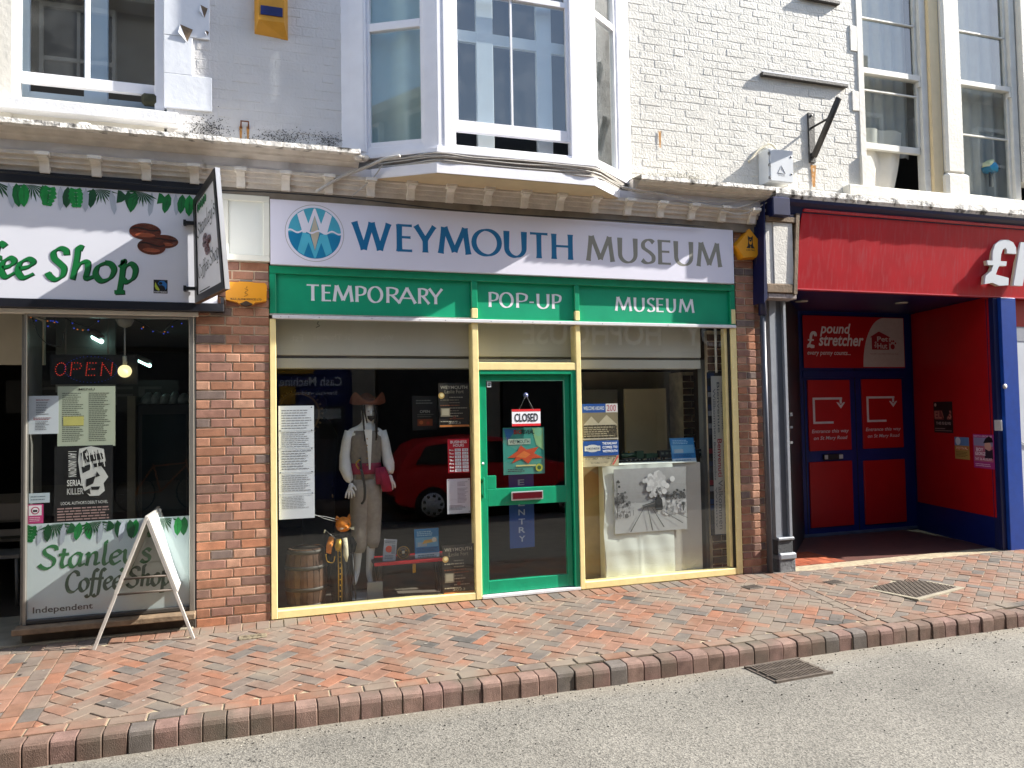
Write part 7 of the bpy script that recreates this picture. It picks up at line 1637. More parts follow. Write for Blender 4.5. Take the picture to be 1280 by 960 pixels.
mn = thing('pirate_mannequin', 'mannequin dressed as a pirate with brown hat, grey waistcoat and maroon sash', 'mannequin', None, (mx, MYF, .06))
mw = MAT('mannequin_white', '#efeeea', .5, var=.03)
wc = MAT('grey_brown_waistcoat', '#867c70', .85, var=.15, vs=30); sh = MAT('white_shirt', '#efede6', .85, var=.05, vs=20, bump=.2, bs=25); brc = MAT('grey_breeches', '#aaa196', .85, var=.1, vs=25)
msh = MAT('maroon_sash', '#94193f', .7, var=.2, vs=20, bump=.3); hatm = MAT('brown_felt', '#6d4030', .85, var=.2, vs=20); hair = MAT('dark_dreadlocks', '#1f1714', .9, var=.3, vs=60, bump=.5)
# one continuous body: pelvis, spine, neck, head; legs; arms
J = []; E_ = []
def jt(p, r, r2=None, par=None):
    J.append((tuple(p), r, r2 or r)); i = len(J) - 1
    if par is not None: E_.append((par, i))
    return i
pel = jt(S(457, 600), .105, .085); ch = jt(S(457, 562), .11, .085, pel); nk0 = jt(S(458, 538), .07, .06, ch); nk = jt(S(459, 528), .045, .045, nk0); hd = jt(S(460, 518, MYF - .015), .062, .07, nk); hd2 = jt(S(460, 509, MYF - .01), .06, .066, hd); hd3 = jt(S(460, 503, MYF), .03, .04, hd2)
for kk, (sgn, us, ue, uw, ve, vw) in enumerate(((-1, 437, 431, 436, 575, 603), (1, 476, 483, 485, 568, 590))):
    a = jt(S(us, 541), .045, None, nk0); b_ = jt(S(ue, ve), .036, None, a); c_ = jt(S(uw, vw, MYF - .10), .024, .018, b_)
    j_h = c_
for (uh, uk, ua, uf, dy) in ((450, 449, 446, 441, .02), (465, 465, 461, 462, -.02)):
    a = jt(S(uh, 617), .078, None, pel); b_ = jt(S(uk, 668), .050, None, a); c_ = jt(S(ua, 716), .030, None, b_); d_ = jt(S(uf, 728, MYF - .10), .028, .022, c_)
body = skin_body('body', J, E_, mw, parent=None); body.parent = mn; body.matrix_parent_inverse = Matrix.Translation(-mn.location)
# face: nose, brows and a painted dark half
fc = S(462, 517, MYF - .085)
b = MB(); b.loft([((fc.x + .004, fc.y + .012, fc.z + .02), .006, .008), ((fc.x + .004, fc.y + .0, fc.z - .004), .010, .012), ((fc.x + .004, fc.y + .01, fc.z - .015), .008, .008)], mw, 8); part(b, 'nose', mn)
b = MB()
for s_ in (-1, 1): b.loft([((fc.x + .004 + s_ * .022, fc.y + .014, fc.z + .022), .010, .004, (0, -1, .2)), ((fc.x + .004 + s_ * .022, fc.y + .004, fc.z + .022), .004, .002, (0, -1, .2))], dark, 8)
b.box(fc.x - .012, fc.x + .02, fc.y + .008, fc.y + .02, fc.z - .034, fc.z - .027, MAT('dark_lips', '#4a2a26', .6)); part(b, 'face_paint', mn)
b = MB(); b.loft([((fc.x + .004, fc.y + .02, fc.z - .07), .006, .006), ((fc.x + .004, fc.y + .022, fc.z - .045), .03, .016), ((fc.x + .004, fc.y + .02, fc.z - .02), .034, .014)], hair, 10); part(b, 'beard', mn)
# shirt with loose sleeves
def L3(mb, pts, mat, n=16): mb.loft([(p, rx, ry) + ((ax,) if ax else ()) for p, rx, ry, ax in pts], mat, n)
b = MB(); L3(b, [(S(457, 592), .13, .10, None), (S(457, 575), .135, .105, None), (S(457, 555), .145, .11, None), (S(457, 542), .150, .095, None), (S(458, 534), .10, .075, None), (S(459, 529), .06, .06, None)], sh); part(b, 'shirt', mn)
b = MB(); L3(b, [(S(437, 539), .045, .055, (.3, 0, 1)), (S(434, 552), .05, .055, (.2, 0, 1)), (S(431, 570), .048, .05, (.1, .1, 1)), (S(431, 584, MYF - .03), .056, .056, (-.3, .3, 1)), (S(434, 595, MYF - .07), .045, .042, (-.4, .5, 1)), (S(436, 600, MYF - .09), .032, .028, (-.4, .5, 1))], sh); part(b, 'sleeve', mn)
b = MB(); L3(b, [(S(477, 539), .045, .055, (-.3, 0, 1)), (S(480, 552), .05, .055, (-.1, 0, 1)), (S(483, 566), .048, .05, (0, .1, 1)), (S(485, 578, MYF - .03), .054, .054, (0, .3, 1)), (S(486, 586, MYF - .06), .042, .038, (0, .4, 1)), (S(486, 591, MYF - .07), .03, .028, (0, .4, 1))], sh); part(b, 'sleeve', mn)
# hands with five fingers
def hand(px_, py_, pz_, side, spread=1.):
    JJ = []; EE = []
    def q(p, r, par=None): JJ.append(((px_ + p[0], py_ + p[1], pz_ + p[2]), r)); (EE.append((par, len(JJ) - 1)) if par is not None else None); return len(JJ) - 1
    w0 = q((0, 0, .0), .018); w1 = q((.004 * side, -.004, -.035), .022, w0); w2 = q((.008 * side, -.006, -.065), .024, w1)
    for k, (dx, l) in enumerate(((-.027, .058), (-.009, .068), (.009, .064), (.026, .05))):
        a = q((.008 * side + dx, -.008, -.078), .0095, w2); c = q((.008 * side + dx * 1.4 * spread, -.014, -.078 - l * .5), .0085, a); q((.008 * side + dx * 1.5 * spread, -.004 + .01 * k * .3, -.078 - l), .0068, c)
    a = q((.030 * side * -1, -.012, -.035), .010, w1); q((.044 * side * -1, -.02, -.072), .008, a)
    o = skin_body('hand', JJ, EE, mw, lv=1); o.parent = mn; o.matrix_parent_inverse = Matrix.Translation(-mn.location); return o
h1 = S(437, 602, MYF - .10); hand(h1.x, h1.y, h1.z, -1); h2 = S(486, 592, MYF - .08); hand(h2.x, h2.y, h2.z, 1, .9)
b = MB(); L3(b, [(S(457, 598), .137, .106, None), (S(457, 585), .134, .106, None), (S(457, 565), .148, .112, None), (S(457, 548), .152, .112, None), (S(457, 538), .125, .10, None)], wc); part(b, 'waistcoat', mn)
b = MB(); b.add([S(453, 537, MYF - .122), S(463, 537, MYF - .122), S(462, 560, MYF - .128), S(461, 586, MYF - .118), S(459, 586, MYF - .118), S(457, 560, MYF - .128)], [(0, 1, 2, 3, 4, 5)], sh)
for k in range(5): p = S(456.5, 548 + k * 8, MYF - .128); b.tube([p, p + Vector((0, -.006, 0))], .006, MAT('brass', '#b08a3a', .3, metal=.9), 8)
part(b, 'shirt_front', mn)
b = MB(); L3(b, [(S(457, 592), .142, .112, None), (S(457, 588), .146, .116, None), (S(457, 582), .144, .114, None), (S(457, 578), .138, .108, None)], msh)
b.loft([((S(475, 583, MYF - .10)), .035, .03), ((S(477, 592, MYF - .11)), .045, .03), ((S(480, 603, MYF - .105)), .05, .022), ((S(482, 613, MYF - .10)), .045, .012)], msh, 12)
b.loft([((S(470, 584, MYF - .11)), .025, .02), ((S(471, 594, MYF - .12)), .03, .018), ((S(472, 604, MYF - .115)), .03, .012)], msh, 12); part(b, 'sash', mn)
b = MB(); L3(b, [(S(449, 690), .048, .052, None), (S(450, 682), .068, .066, None), (S(449, 665), .075, .075, None), (S(450, 640), .09, .085, None), (S(452, 612), .105, .095, None), (S(455, 590), .12, .10, None)], brc)
L3(b, [(S(466, 684), .048, .052, None), (S(466, 676), .068, .066, None), (S(466, 660), .075, .075, None), (S(465, 638), .09, .085, None), (S(463, 612), .105, .095, None), (S(459, 590), .12, .10, None)], brc); part(b, 'breeches', mn)
# tricorne hat, dreadlocks, cutlass
hc = S(460, 506, MYF)
b = MB(); n = 30; vs = []
for ringk, (rr_, dz) in enumerate(((.085, .0), (.105, .0), (.150, .012), (.147, .03))):
    for i in range(n):
        a = 2 * pi * i / n; k3 = .5 + .5 * cos(3 * (a + pi / 2)); R3 = rr_ * (1 + (.22 * k3 - .05) * (ringk > 0)); vs.append((hc.x + R3 * cos(a), hc.y + R3 * sin(a) * .8, hc.z + dz + (.055 * (1 - k3) if ringk > 1 else .0) + (.03 * (1 - k3) if ringk == 3 else 0)))
b.add(vs, [(r_i * n + i, r_i * n + (i + 1) % n, (r_i + 1) * n + (i + 1) % n, (r_i + 1) * n + i) for r_i in range(3) for i in range(n)], hatm, True)
b.loft([((hc.x, hc.y, hc.z), .09, .09), ((hc.x, hc.y, hc.z + .03), .085, .085), ((hc.x, hc.y, hc.z + .055), .06, .06), ((hc.x, hc.y, hc.z + .065), .01, .01)], hatm, 20); part(b, 'hat', mn)
b = MB(); r_ = random.Random(5)
for k in range(11):
    a = -pi * .95 + k * .33; x0_ = hc.x + .07 * cos(a) * (1 if k % 2 else .9); y0_ = hc.y - .045 + .05 * sin(a * .5) * .5; ln = r_.uniform(.16, .34)
    if abs(x0_ - hc.x) < .040: continue
    b.tube([(x0_, y0_, hc.z - .005), (x0_ + r_.uniform(-.01, .01), y0_ - .035, hc.z - ln * .4), (x0_ + r_.uniform(-.02, .02), y0_ - .05, hc.z - ln)], [.010, .009, .006], hair, 6)
part(b, 'dreadlocks', mn)
b = MB(); st_ = MAT('dull_steel', '#5c5b58', .35, metal=.8); s0 = S(449, 585, MYF - .14)
b.tube(sp(tuple(s0), tuple(S(453, 605, MYF - .15)), tuple(S(453, 622, MYF - .15)), tuple(S(449, 628, MYF - .14)), n=5), [.012] * 15 + [.004], st_, 6); b.tube(sp(tuple(s0 + Vector((-.02, 0, .0))), tuple(s0 + Vector((-.045, -.01, .05))), tuple(s0 + Vector((-.01, -.01, .085))), n=5), .008, MAT('brass', '#b08a3a'), 6); b.tube([s0, s0 + Vector((-.01, 0, .10))], .011, dark, 8); part(b, 'cutlass', mn)
b = MB(); b.box(mX(434), mX(474), MYF - .18, MYF + .15, .02, .05, MAT('white_base_plate', '#b9b8b4', .4), ch=.006)
part(b, 'base_plate', mn)
b = MB(); b.box(wx(455, 735, MYF), wx(474, 735, MYF), MYF - .22, MYF - .19, .02, .19, MAT('clear_block', '#8b8c8a', .3), ch=.004); part(b, 'side_block', mn)
# second figure in dark clothes, of which mostly a hand shows
dm = thing('dark_mannequin', 'mannequin in a dark coat standing in shade behind the notice sheets, one pale hand showing', 'mannequin', None, (1.05, 1.15, .02)); dcl = MAT('dark_coat', '#0f1014', .9)
DYF = 1.15; S2 = lambda u, v, y=DYF: Vector((wx(u, v, DYF), y, wz(u, v, DYF)))
b = MB(); L3(b, [(S2(398, 740), .13, .12, None), (S2(398, 690), .15, .13, None), (S2(398, 600), .16, .13, None), (S2(398, 545), .19, .12, None), (S2(398, 528), .12, .08, None), (S2(398, 520), .05, .05, None)], dcl); L3(b, [(S2(411, 608, DYF - .06), .04, .04, None), (S2(413, 580), .055, .055, None), (S2(412, 545), .06, .06, None), (S2(409, 532), .04, .04, None)], dcl); part(b, 'coat', dm)
hh = S2(411, 609, DYF - .06); JJ = [((hh.x, hh.y, hh.z), .018), ((hh.x, hh.y - .004, hh.z - .05), .026)]; EE = [(0, 1)]
for k, dx in enumerate((-.028, -.009, .009, .026)): JJ.append(((hh.x + dx, hh.y - .01, hh.z - .075), .01)); EE.append((1, len(JJ) - 1)); JJ.append(((hh.x + dx * 1.2, hh.y - .02, hh.z - .115 + .006 * k), .008)); EE.append((len(JJ) - 2, len(JJ) - 1))
JJ.append(((hh.x - .034, hh.y - .012, hh.z - .03), .01)); EE.append((0, len(JJ) - 1)); JJ.append(((hh.x - .046, hh.y - .02, hh.z - .065), .008)); EE.append((len(JJ) - 2, len(JJ) - 1))
o = skin_body('hand', JJ, EE, MAT('ochre_hand', '#a98c62', .6), lv=1); o.parent = dm; o.matrix_parent_inverse = Matrix.Translation(-dm.location)
b = MB(); hp = S2(398, 506); b.loft([((hp.x, DYF, hp.z + r_z), q_r, q_r * 1.1) for r_z, q_r in ((-.13, .05), (-.09, .07), (-.02, .085), (.05, .08), (.09, .05), (.11, .01))], MAT('dark_head', '#1a1715', .8), 14); part(b, 'head', dm)

# barrel of bulged staves with hoops
barrel = thing('wooden_barrel', 'weathered brown wooden barrel with iron hoops in the museum window', 'barrel', None, (.852, .36, .02))
bx, by_ = .856, .36; H_ = wz(382, 684, .36) - .02; bwm = brickmat('barrel_stave_wood', [(3, '#5a4334'), (2, '#4d3a2e'), (2, '#66503e'), (1, '#70492f')], bump=.8, var=.3)
def br_(t): return .150 + .030 * (1 - (2 * t - 1) ** 2)
for k in range(20):
    a0, a1 = 2 * pi * k / 20 + .012, 2 * pi * (k + 1) / 20 - .012; b = MB(); vs = []; n = 8
    for i in range(n + 1):
        t = i / n; R = br_(t)
        for a in (a0, (a0 + a1) / 2, a1): vs.append((bx + R * cos(a), by_ + R * sin(a), .022 + H_ * t))
        for a in (a1, a0): vs.append((bx + (R - .02) * cos(a), by_ + (R - .02) * sin(a), .022 + H_ * t))
    b.add(vs, [(i * 5 + j, i * 5 + (j + 1) % 5, (i + 1) * 5 + (j + 1) % 5, (i + 1) * 5 + j) for i in range(n) for j in range(5)] + [(0, 1, 2, 3, 4), tuple(range(n * 5, n * 5 + 5))], bwm, False); part(b, 'stave', barrel)
hoopm = MAT('dull_hoop_iron', '#4a4641', .6, metal=.5, var=.2, vs=20)
for t0, t1 in ((.02, .08), (.30, .36), (.66, .72), (.92, .98)):
    b = MB(); n = 40; vs = []
    for t, e in ((t0, .001), (t0, .005), (t1, .005), (t1, .001)): vs += [(bx + (br_(t) + e) * cos(2*pi*i/n), by_ + (br_(t) + e) * sin(2*pi*i/n), .022 + H_ * t) for i in range(n)]
    b.add(vs, [(r_i * n + i, r_i * n + (i + 1) % n, (r_i + 1) * n + (i + 1) % n, (r_i + 1) * n + i) for r_i in range(3) for i in range(n)], hoopm, True); part(b, 'hoop', barrel)
b = MB(); b.tube([(bx, by_, .022 + H_ - .03), (bx, by_, .022 + H_ - .012)], .142, MAT('barrel_lid', '#6f6557', .6, var=.2), 30); part(b, 'lid', barrel)

# fox-headed pirate figurine
fx, fyy = wx(428, 700, .30), .30; F3 = lambda u, v, y=.30: Vector((wx(u, v, .30), y, wz(u, v, .30)))
fg_ = thing('cat_pirate_figure', 'small orange cat headed pirate figure in a black coat with gold trim beside the barrel', 'figurine', None, (fx, fyy, .02))
om = MAT('orange_fur', '#e08420', .6, var=.3, vs=25, bump=.5, bs=50, dirt='#5c2c10', da=.3, ds=20); blkc = MAT('black_velvet', '#131214', .9); gold = MAT('gold_trim', '#a8842e', .35, metal=.7); gold2 = MAT('dull_gold', '#4a3a1c', .6, metal=.3); jab = MAT('cream_lace', '#c9c2a8', .9, var=.15, vs=40, bump=.6)
hpz = F3(429, 655); k = hpz
b = MB(); b.loft([(k + Vector((0, 0, -.065)), .03, .03), (k + Vector((.0, -.01, -.045)), .055, .05), (k + Vector((.0, -.012, -.01)), .068, .06), (k + Vector((.0, -.008, .025)), .064, .056), (k + Vector((0, 0, .05)), .045, .042), (k + Vector((0, 0, .062)), .012, .012)], om, 18)
b.loft([(k + Vector((.012, -.05, -.02)), .030, .024, (0, -1, -.1)), (k + Vector((.016, -.075, -.024)), .024, .018, (0, -1, -.1)), (k + Vector((.017, -.086, -.022)), .010, .008, (0, -1, -.1))], om, 12); part(b, 'head', fg_)
for s_ in (-1, 1): b = MB(); b.loft([(k + Vector((s_ * .042, 0, .035)), .024, .012), (k + Vector((s_ * .050, 0, .062)), .014, .008), (k + Vector((s_ * .054, .0, .085 if s_ > 0 else .075)), .002, .002)], om, 8); part(b, 'ear', fg_)
for s_ in (-1, 1): b = MB(); c_ = k + Vector((.012 + s_ * .024, -.055, .004)); b.loft([(c_ + Vector((0, .006, 0)), .014, .012, (0, -1, 0)), (c_ + Vector((0, -.006, 0)), .008, .008, (0, -1, 0))], MAT('dark_eye', '#141412', .2), 10); b.loft([(c_ + Vector((0, -.007, 0)), .006, .006, (0, -1, 0)), (c_ + Vector((0, -.009, 0)), .002, .002, (0, -1, 0))], MAT('amber_eye', '#c9a030', .2), 8); part(b, 'eye', fg_)
b = MB(); c_ = k + Vector((.017, -.088, -.016)); b.loft([(c_, .007, .005, (0, -1, 0)), (c_ + Vector((0, -.006, 0)), .003, .002, (0, -1, 0))], dark, 8)
for s_ in (-1, 1):
    for q_ in range(3): b.tube([k + Vector((.016 + s_ * .012, -.082, -.026)), k + Vector((.016 + s_ * .07, -.085, -.02 - .012 * q_))], .0012, jab, 4)
part(b, 'nose', fg_)
b = MB(); L3(b, [(F3(428, 752), .085, .075, None), (F3(427, 735), .095, .085, None), (F3(426, 705), .085, .075, None), (F3(426, 685), .075, .065, None), (F3(427, 672), .082, .06, None), (F3(428, 666), .04, .035, None)], blkc); part(b, 'coat', fg_)
b = MB(); L3(b, [(F3(410, 690, .24), .022, .022, (.4, .4, 1)), (F3(411, 682, .26), .028, .028, (.3, .3, 1)), (F3(416, 671), .032, .030, (.2, 0, 1))], om); part(b, 'arm', fg_)
b = MB(); L3(b, [(F3(440, 690, .26), .022, .022, None), (F3(442, 680), .028, .028, None), (F3(437, 671), .03, .028, None)], blkc); part(b, 'arm', fg_)
b = MB(); L3(b, [(F3(432, 700, .215), .006, .006, None), (F3(431, 692, .21), .022, .014, None), (F3(431, 682, .215), .020, .014, None), (F3(430, 671, .24), .022, .018, None)], jab); part(b, 'jabot', fg_)
b = MB(); 
for u in (421, 425): b.tube([F3(u, 674, .225), F3(u + 1, 712, .215), F3(u + 1, 748, .215)], .005, gold, 6)
for v in range(680, 748, 7): b.tube([F3(424, v, .213), F3(424, v, .208)], .006, gold, 6)
b.loft([(F3(421, 686, .20), .02, .012), (F3(421, 680, .20), .028, .014), (F3(422, 672, .215), .024, .014)], gold, 10); part(b, 'gold_trim', fg_)
b = MB(); b.tube([F3(439, 690, .21), F3(441, 720, .20), F3(443, 746, .19)], .005, dark, 6); part(b, 'cane', fg_)
b = MB(); b.tube([F3(405, 660, .19), F3(419, 672, .18)], .004, MAT('dull_steel', '#5c5b58'), 6); b.tube(sp(tuple(F3(406, 690, .19)), tuple(F3(408, 699, .19)), tuple(F3(415, 700, .19)), tuple(F3(417, 693, .19)), n=5), .004, gold, 6); b.tube([F3(405, 660, .19), F3(404, 664, .19)], .006, jab, 6); part(b, 'sword', fg_)
b = MB(); b.box(fx - .10, fx + .10, .21, .40, .018, .035, MAT('dark_base', '#2a1d14', .6), ch=.004); part(b, 'base', fg_)
b = MB(); b.tube([WY(393, 643, GY), WY(405, 648, .2), WY(420, 652, .28)], .002, MAT('string', '#c9c9c9'), 4); b.tube([WY(393, 644, GY), WY(408, 646, .2), WY(424, 650, .28)], .0015, MAT('string', '#c9c9c9'), 4); T('pale threads stretched from the notice sheets to the cat figure', 'string', b, 'pale_thread')
# red edged shelf with small things
sy_ = .42; sx0, sx1 = wx(467, 700, sy_ - .1), wx(560, 700, sy_ - .1); sz = wz(500, 704, sy_ - .12)
shf = thing('red_shelf', 'low bench with a bright red edge in the museum window', 'bench', None, ((sx0 + sx1) / 2, sy_, .02))
b = MB(); b.box(sx0, sx1, sy_ - .14, sy_ + .16, sz, sz + .02, MAT('shelf_top', '#4a2a2c', .4)); part(b, 'top', shf); b = MB(); b.box(sx0, sx1, sy_ - .148, sy_ - .141, sz - .006, sz + .024, MAT('bright_red_edge', '#c3182a', .35)); b.box(sx0 - .001, sx1, sy_ + .13, sy_ + .14, sz + .021, sz + .03, MAT('bright_red_edge', '#c3182a')); part(b, 'red_edge', shf)
for x in (sx0 + .06, sx1 - .06):
    for y in (sy_ - .1, sy_ + .12): b = MB(); b.box(x - .015, x + .015, y - .015, y + .015, .02, sz, dark); part(b, 'leg', shf)
b = MB(); b.box((sx0 + sx1) / 2, (sx0 + sx1) / 2 + .03, sy_ - .152, sy_ - .149, sz - .09, sz - .01, gold); part(b, 'brass_latch', shf)
stand_card('leaflet_holder', 'blue leaflet with a golden picture in a clear stand on the red edged bench', 519, 660, 549, 700, sy_ - .06, 1, lean=.12)
p = WY(478, 701, sy_ - .08); q_ = WY(494, 673, sy_ - .08); M_ = Matrix.Translation((p.x, sy_ - .08, sz + .022)) @ Matrix.Rotation(-.15, 4, 'X') @ Matrix.Rotation(.12, 4, 'Y') @ plane_at(0, 0, 0)
s = Sheet('leaflet', 'white leaflet with a round orange spot leaning on the red edged bench', 'leaflet', M_, q_.x - p.x, q_.z - sz - .02, '#aab0b8'); s.disc(.42, .55, .26, '#d8482a', 16); s.lines(.15, .1, .85, .3, 3, '#5a6068', .2, .4); s.lines(.1, .8, .9, .94, 2, '#5a6068', .2, .4); s.rect(.62, .35, .9, .75, '#8a9098'); s.done()
p = WY(504, 691, sy_ - .07); b = MB(); b.tube([(p.x, sy_ - .075, sz + .085), (p.x, sy_ - .068, sz + .085)], .062, MAT('badge_black', '#1c1812', .3), 24); bd = b.build('round_badge'); tag(bd, 'round black and gold badge plate standing on the red edged bench', 'badge')
b = MB(); n = 28; cz_ = sz + .085
for r0_, r1_ in ((.050, .056), (.034, .037)): b.add([(p.x + r * cos(2*pi*i/n), sy_ - .0765, cz_ + r * sin(2*pi*i/n)) for r in (r0_, r1_) for i in range(n)], [(i, (i + 1) % n, n + (i + 1) % n, n + i) for i in range(n)], gold)
b.tube([(p.x - .03, sy_ - .077, cz_ - .02), (p.x + .03, sy_ - .077, cz_ + .02)], .003, gold, 5); b.tube([(p.x + .03, sy_ - .078, cz_ - .02), (p.x - .03, sy_ - .078, cz_ + .02)], .003, gold, 5); b.loft([((p.x, sy_ - .078, cz_ - .012), .01, .003), ((p.x, sy_ - .079, cz_ + .004), .014, .004), ((p.x, sy_ - .078, cz_ + .016), .01, .003)], jab, 8); b.build('gold_emblem', bd)
b = MB(); p = WY(373, 517, .5); n = 30
b.add([(p.x + r * cos(2*pi*i/n), .5, p.z + r * sin(2*pi*i/n)) for r in (.17, .19) for i in range(n)], [(i, (i + 1) % n, n + (i + 1) % n, n + i) for i in range(n)], gold2)
for i in range(n): a = 2 * pi * i / n; b.tube([(p.x + .195 * cos(a), .5, p.z + .195 * sin(a)), (p.x + .215 * cos(a), .5, p.z + .215 * sin(a))], .008, gold2, 4)
b.tube([(p.x, .515, p.z), (p.x, .505, p.z)], .17, MAT('dark_roundel', '#1b120c', .5), 30); T('dark round plaque with a studded gold rim behind the notice sheets', 'plaque', b, 'round_plaque')

# ================================================================== the other side of the street, seen in the glass
OY = -9.0
oroot = thing('opposite_building', 'shaded row of shops across the street with sash windows above', 'building', None, (6, OY, 0))
ob = MAT('opposite_render', '#938c80', .8, var=.1, vs=2); og = MAT('opposite_dark_front', '#1b1c1f', .5, var=.1); onv = MAT('opposite_navy', '#0d2266', .4); ocr = MAT('opposite_cream', '#bdb4a0', .8, var=.06)
b = MB(); b.box(-14, 3.2, OY - 6, OY - .3, -.1, 9.6, ob); part(b, 'body', oroot)
b = MB(); b.box(3.2, 13.2, OY - 6, OY - .3, -.1, 7.3, ob); part(b, 'body', oroot)
b = MB(); b.box(13.2, 34, OY - 6, OY - .3, -.1, 10.3, ob); part(b, 'body', oroot)
b = MB(); b.box(-14, 34, OY - .3, OY + .0, 3.0, 3.95, MAT('opposite_fascia', '#3c3a36', .6)); b.box(-14, 34, OY - .3, OY + .25, 3.95, 4.1, ocr); part(b, 'fascia', oroot); b = MB(); b.box(-14, 3.2, OY - .3, OY + .2, 9.5, 9.75, ocr); b.box(3.21, 13.19, OY - .3, OY + .2, 7.2, 7.45, ocr); b.box(13.2, 34, OY - .3, OY + .2, 10.2, 10.45, ocr); part(b, 'parapet', oroot)
for x in (-9, -4.6, -.2, 2.25, 4.9, 9.3, 13.5, 18, 23, 28): b = MB(); b.box(x, x + .45, OY - .3, OY + .08, .0, 3.9, ob); part(b, 'pier', oroot)
for x0, x1 in ((-8.4, -4.7), (-4.0, -.4), (2.8, 4.8), (5.5, 9.2), (9.9, 13.4), (14, 17.9), (18.6, 22.8), (23.6, 27.9)):
    b = MB(); b.box(x0, x1, OY - .3, OY - .15, .5, 2.95, og); part(b, 'shop_window', oroot)
b = MB(); b.box(.25, 2.25, OY - .3, OY - .05, .0, 2.98, onv); part(b, 'navy_panel', oroot)
b = MB(); Mo = Matrix(((-1, 0, 0, 0), (0, 0, 1, 0), (0, 1, 0, 0), (0, 0, 0, 1)))   # faces north, towards the museum
def otext(s_, x0, x1, z0, z1, y, mat, bold=.02): put_text(b, s_, Matrix(((-1, 0, 0, 0), (0, 0, 1, y), (0, 1, 0, 0), (0, 0, 0, 1))), -x1, z0, -x0, z1, .002, mat, bold)
otl = MAT('opposite_letters', '#fbf8f0', .5); otl2 = MAT('opposite_white_letters', '#d8d6d0', .5)
otext('Cash Machine', .85, 2.05, 2.26, 2.44, OY - .048, MAT('pale_blue_letters', '#eef3ff')); otext('Free cash withdrawals', 1.0, 1.95, 2.08, 2.16, OY - .048, MAT('pale_blue_letters', '#eef3ff'), .01)
otext("HARDY'S HOPHOUSE", 5.9, 12.1, 3.14, 3.70, OY + .004, otl, .03); otext('Weymouth St Thomas', 1.5, 3.1, 3.14, 3.30, OY + .004, otl, .01); otext('Est', 1.08, 1.3, 3.14, 3.28, OY + .004, otl, .01); part(b, 'lettering', oroot)
b = MB(); b.box(1.45, 2.1, OY - .05, OY + .0, .55, 1.85, MAT('atm_grey', '#3c3f45', .4)); b.box(1.52, 2.02, OY, OY + .012, 1.60, 1.80, MAT('atm_label', '#b9bcb8', .5)); b.box(1.6, 1.95, OY, OY + .01, 1.2, 1.5, MAT('atm_screen', '#151c1a', .2)); b.box(.85, 1.15, OY - .05, OY + .0, 1.9, 2.25, MAT('atm_yellow', '#b98a22', .5)); b.box(.6, 1.5, OY - .05, OY - .0, 2.5, 2.62, MAT('atm_yellow', '#b98a22')); part(b, 'cash_machine', oroot)
wnf = MAT('opposite_window_frame', '#cfcdc8', .5); wng = MAT('opposite_window_dark', '#0e1420', .15)
for fl_, z0 in enumerate((4.75, 7.45)):
    x = -12.5
    while x < 32:
        if z0 > 7 and 2.0 < x < 13.2: x += 2.3; continue
        b = MB(); b.box(x, x + 1.15, OY - .3, OY - .2, z0, z0 + 1.9, wng); fo = part(b, 'window', oroot)
        b = MB(); [b.box(*q_, wnf) for q_ in ((x - .06, x + 0, OY - .3, OY - .12, z0 - .1, z0 + 2), (x + 1.15, x + 1.21, OY - .3, OY - .12, z0 - .1, z0 + 2), (x, x + 1.15, OY - .3, OY - .12, z0 + 1.9, z0 + 2), (x, x + 1.15, OY - .3, OY - .05, z0 - .1, z0), (x, x + 1.15, OY - .26, OY - .16, z0 + .92, z0 + .99), (x + .55, x + .6, OY - .26, OY - .17, z0, z0 + 1.9))]; b.build('frame', fo)
        x += 2.3
for x in (-8, 1.5, 13.6, 17, 25): b = MB(); b.box(x, x + .9, OY - 3, OY - 2.2, 9.5, 12.2, MAT('chimney_brick', '#5c4a3f', .9)); [b.tube([(x + .2 + .25 * k, OY - 2.6, 12.2), (x + .2 + .25 * k, OY - 2.6, 12.6)], .09, MAT('chimney_pot', '#6f4a36', .9), 8) for k in range(3)]; part(b, 'chimney', oroot)
b = MB(); b.box(-14, 34, OY + .01, OY + 1.25, -.3, -.03, MAT('opposite_paving', '#6a5548', .9, var=.15, vs=8)); tag(b.build('far_pavement'), kind='structure')
b = MB(); b.box(-14, 34, OY + 1.25, OY + 1.38, -.3, -.025, kerb_m); tag(b.build('far_kerb'), kind='structure')
b = MB(); b.box(-14, 34, OY + 1.86, OY + 1.92, ROADZ + .002, ROADZ + .006, MAT('road_yellow_line', '#a88a3a', .8)); tag(b.build('road_line'), kind='structure')
# added pale block, out of view, bounces sun onto surfaces facing left
eb = thing('added_bounce_building', 'added pale building block out of view on the left, bouncing sunlight back', 'building', None, (-17, -5, 0))
b = MB(); b.box(-26, -17, -24, 14, -.2, 11, MAT('bounce_building_render', '#d9d4c8', .8, var=.05)); part(b, 'body', eb)
for z0 in (4.4, 7.9):
    for k in range(10): b = MB(); b.box(-17, -16.95, -22 + 3.5 * k, -20.9 + 3.5 * k, z0, z0 + 1.8, wng); part(b, 'window', eb)
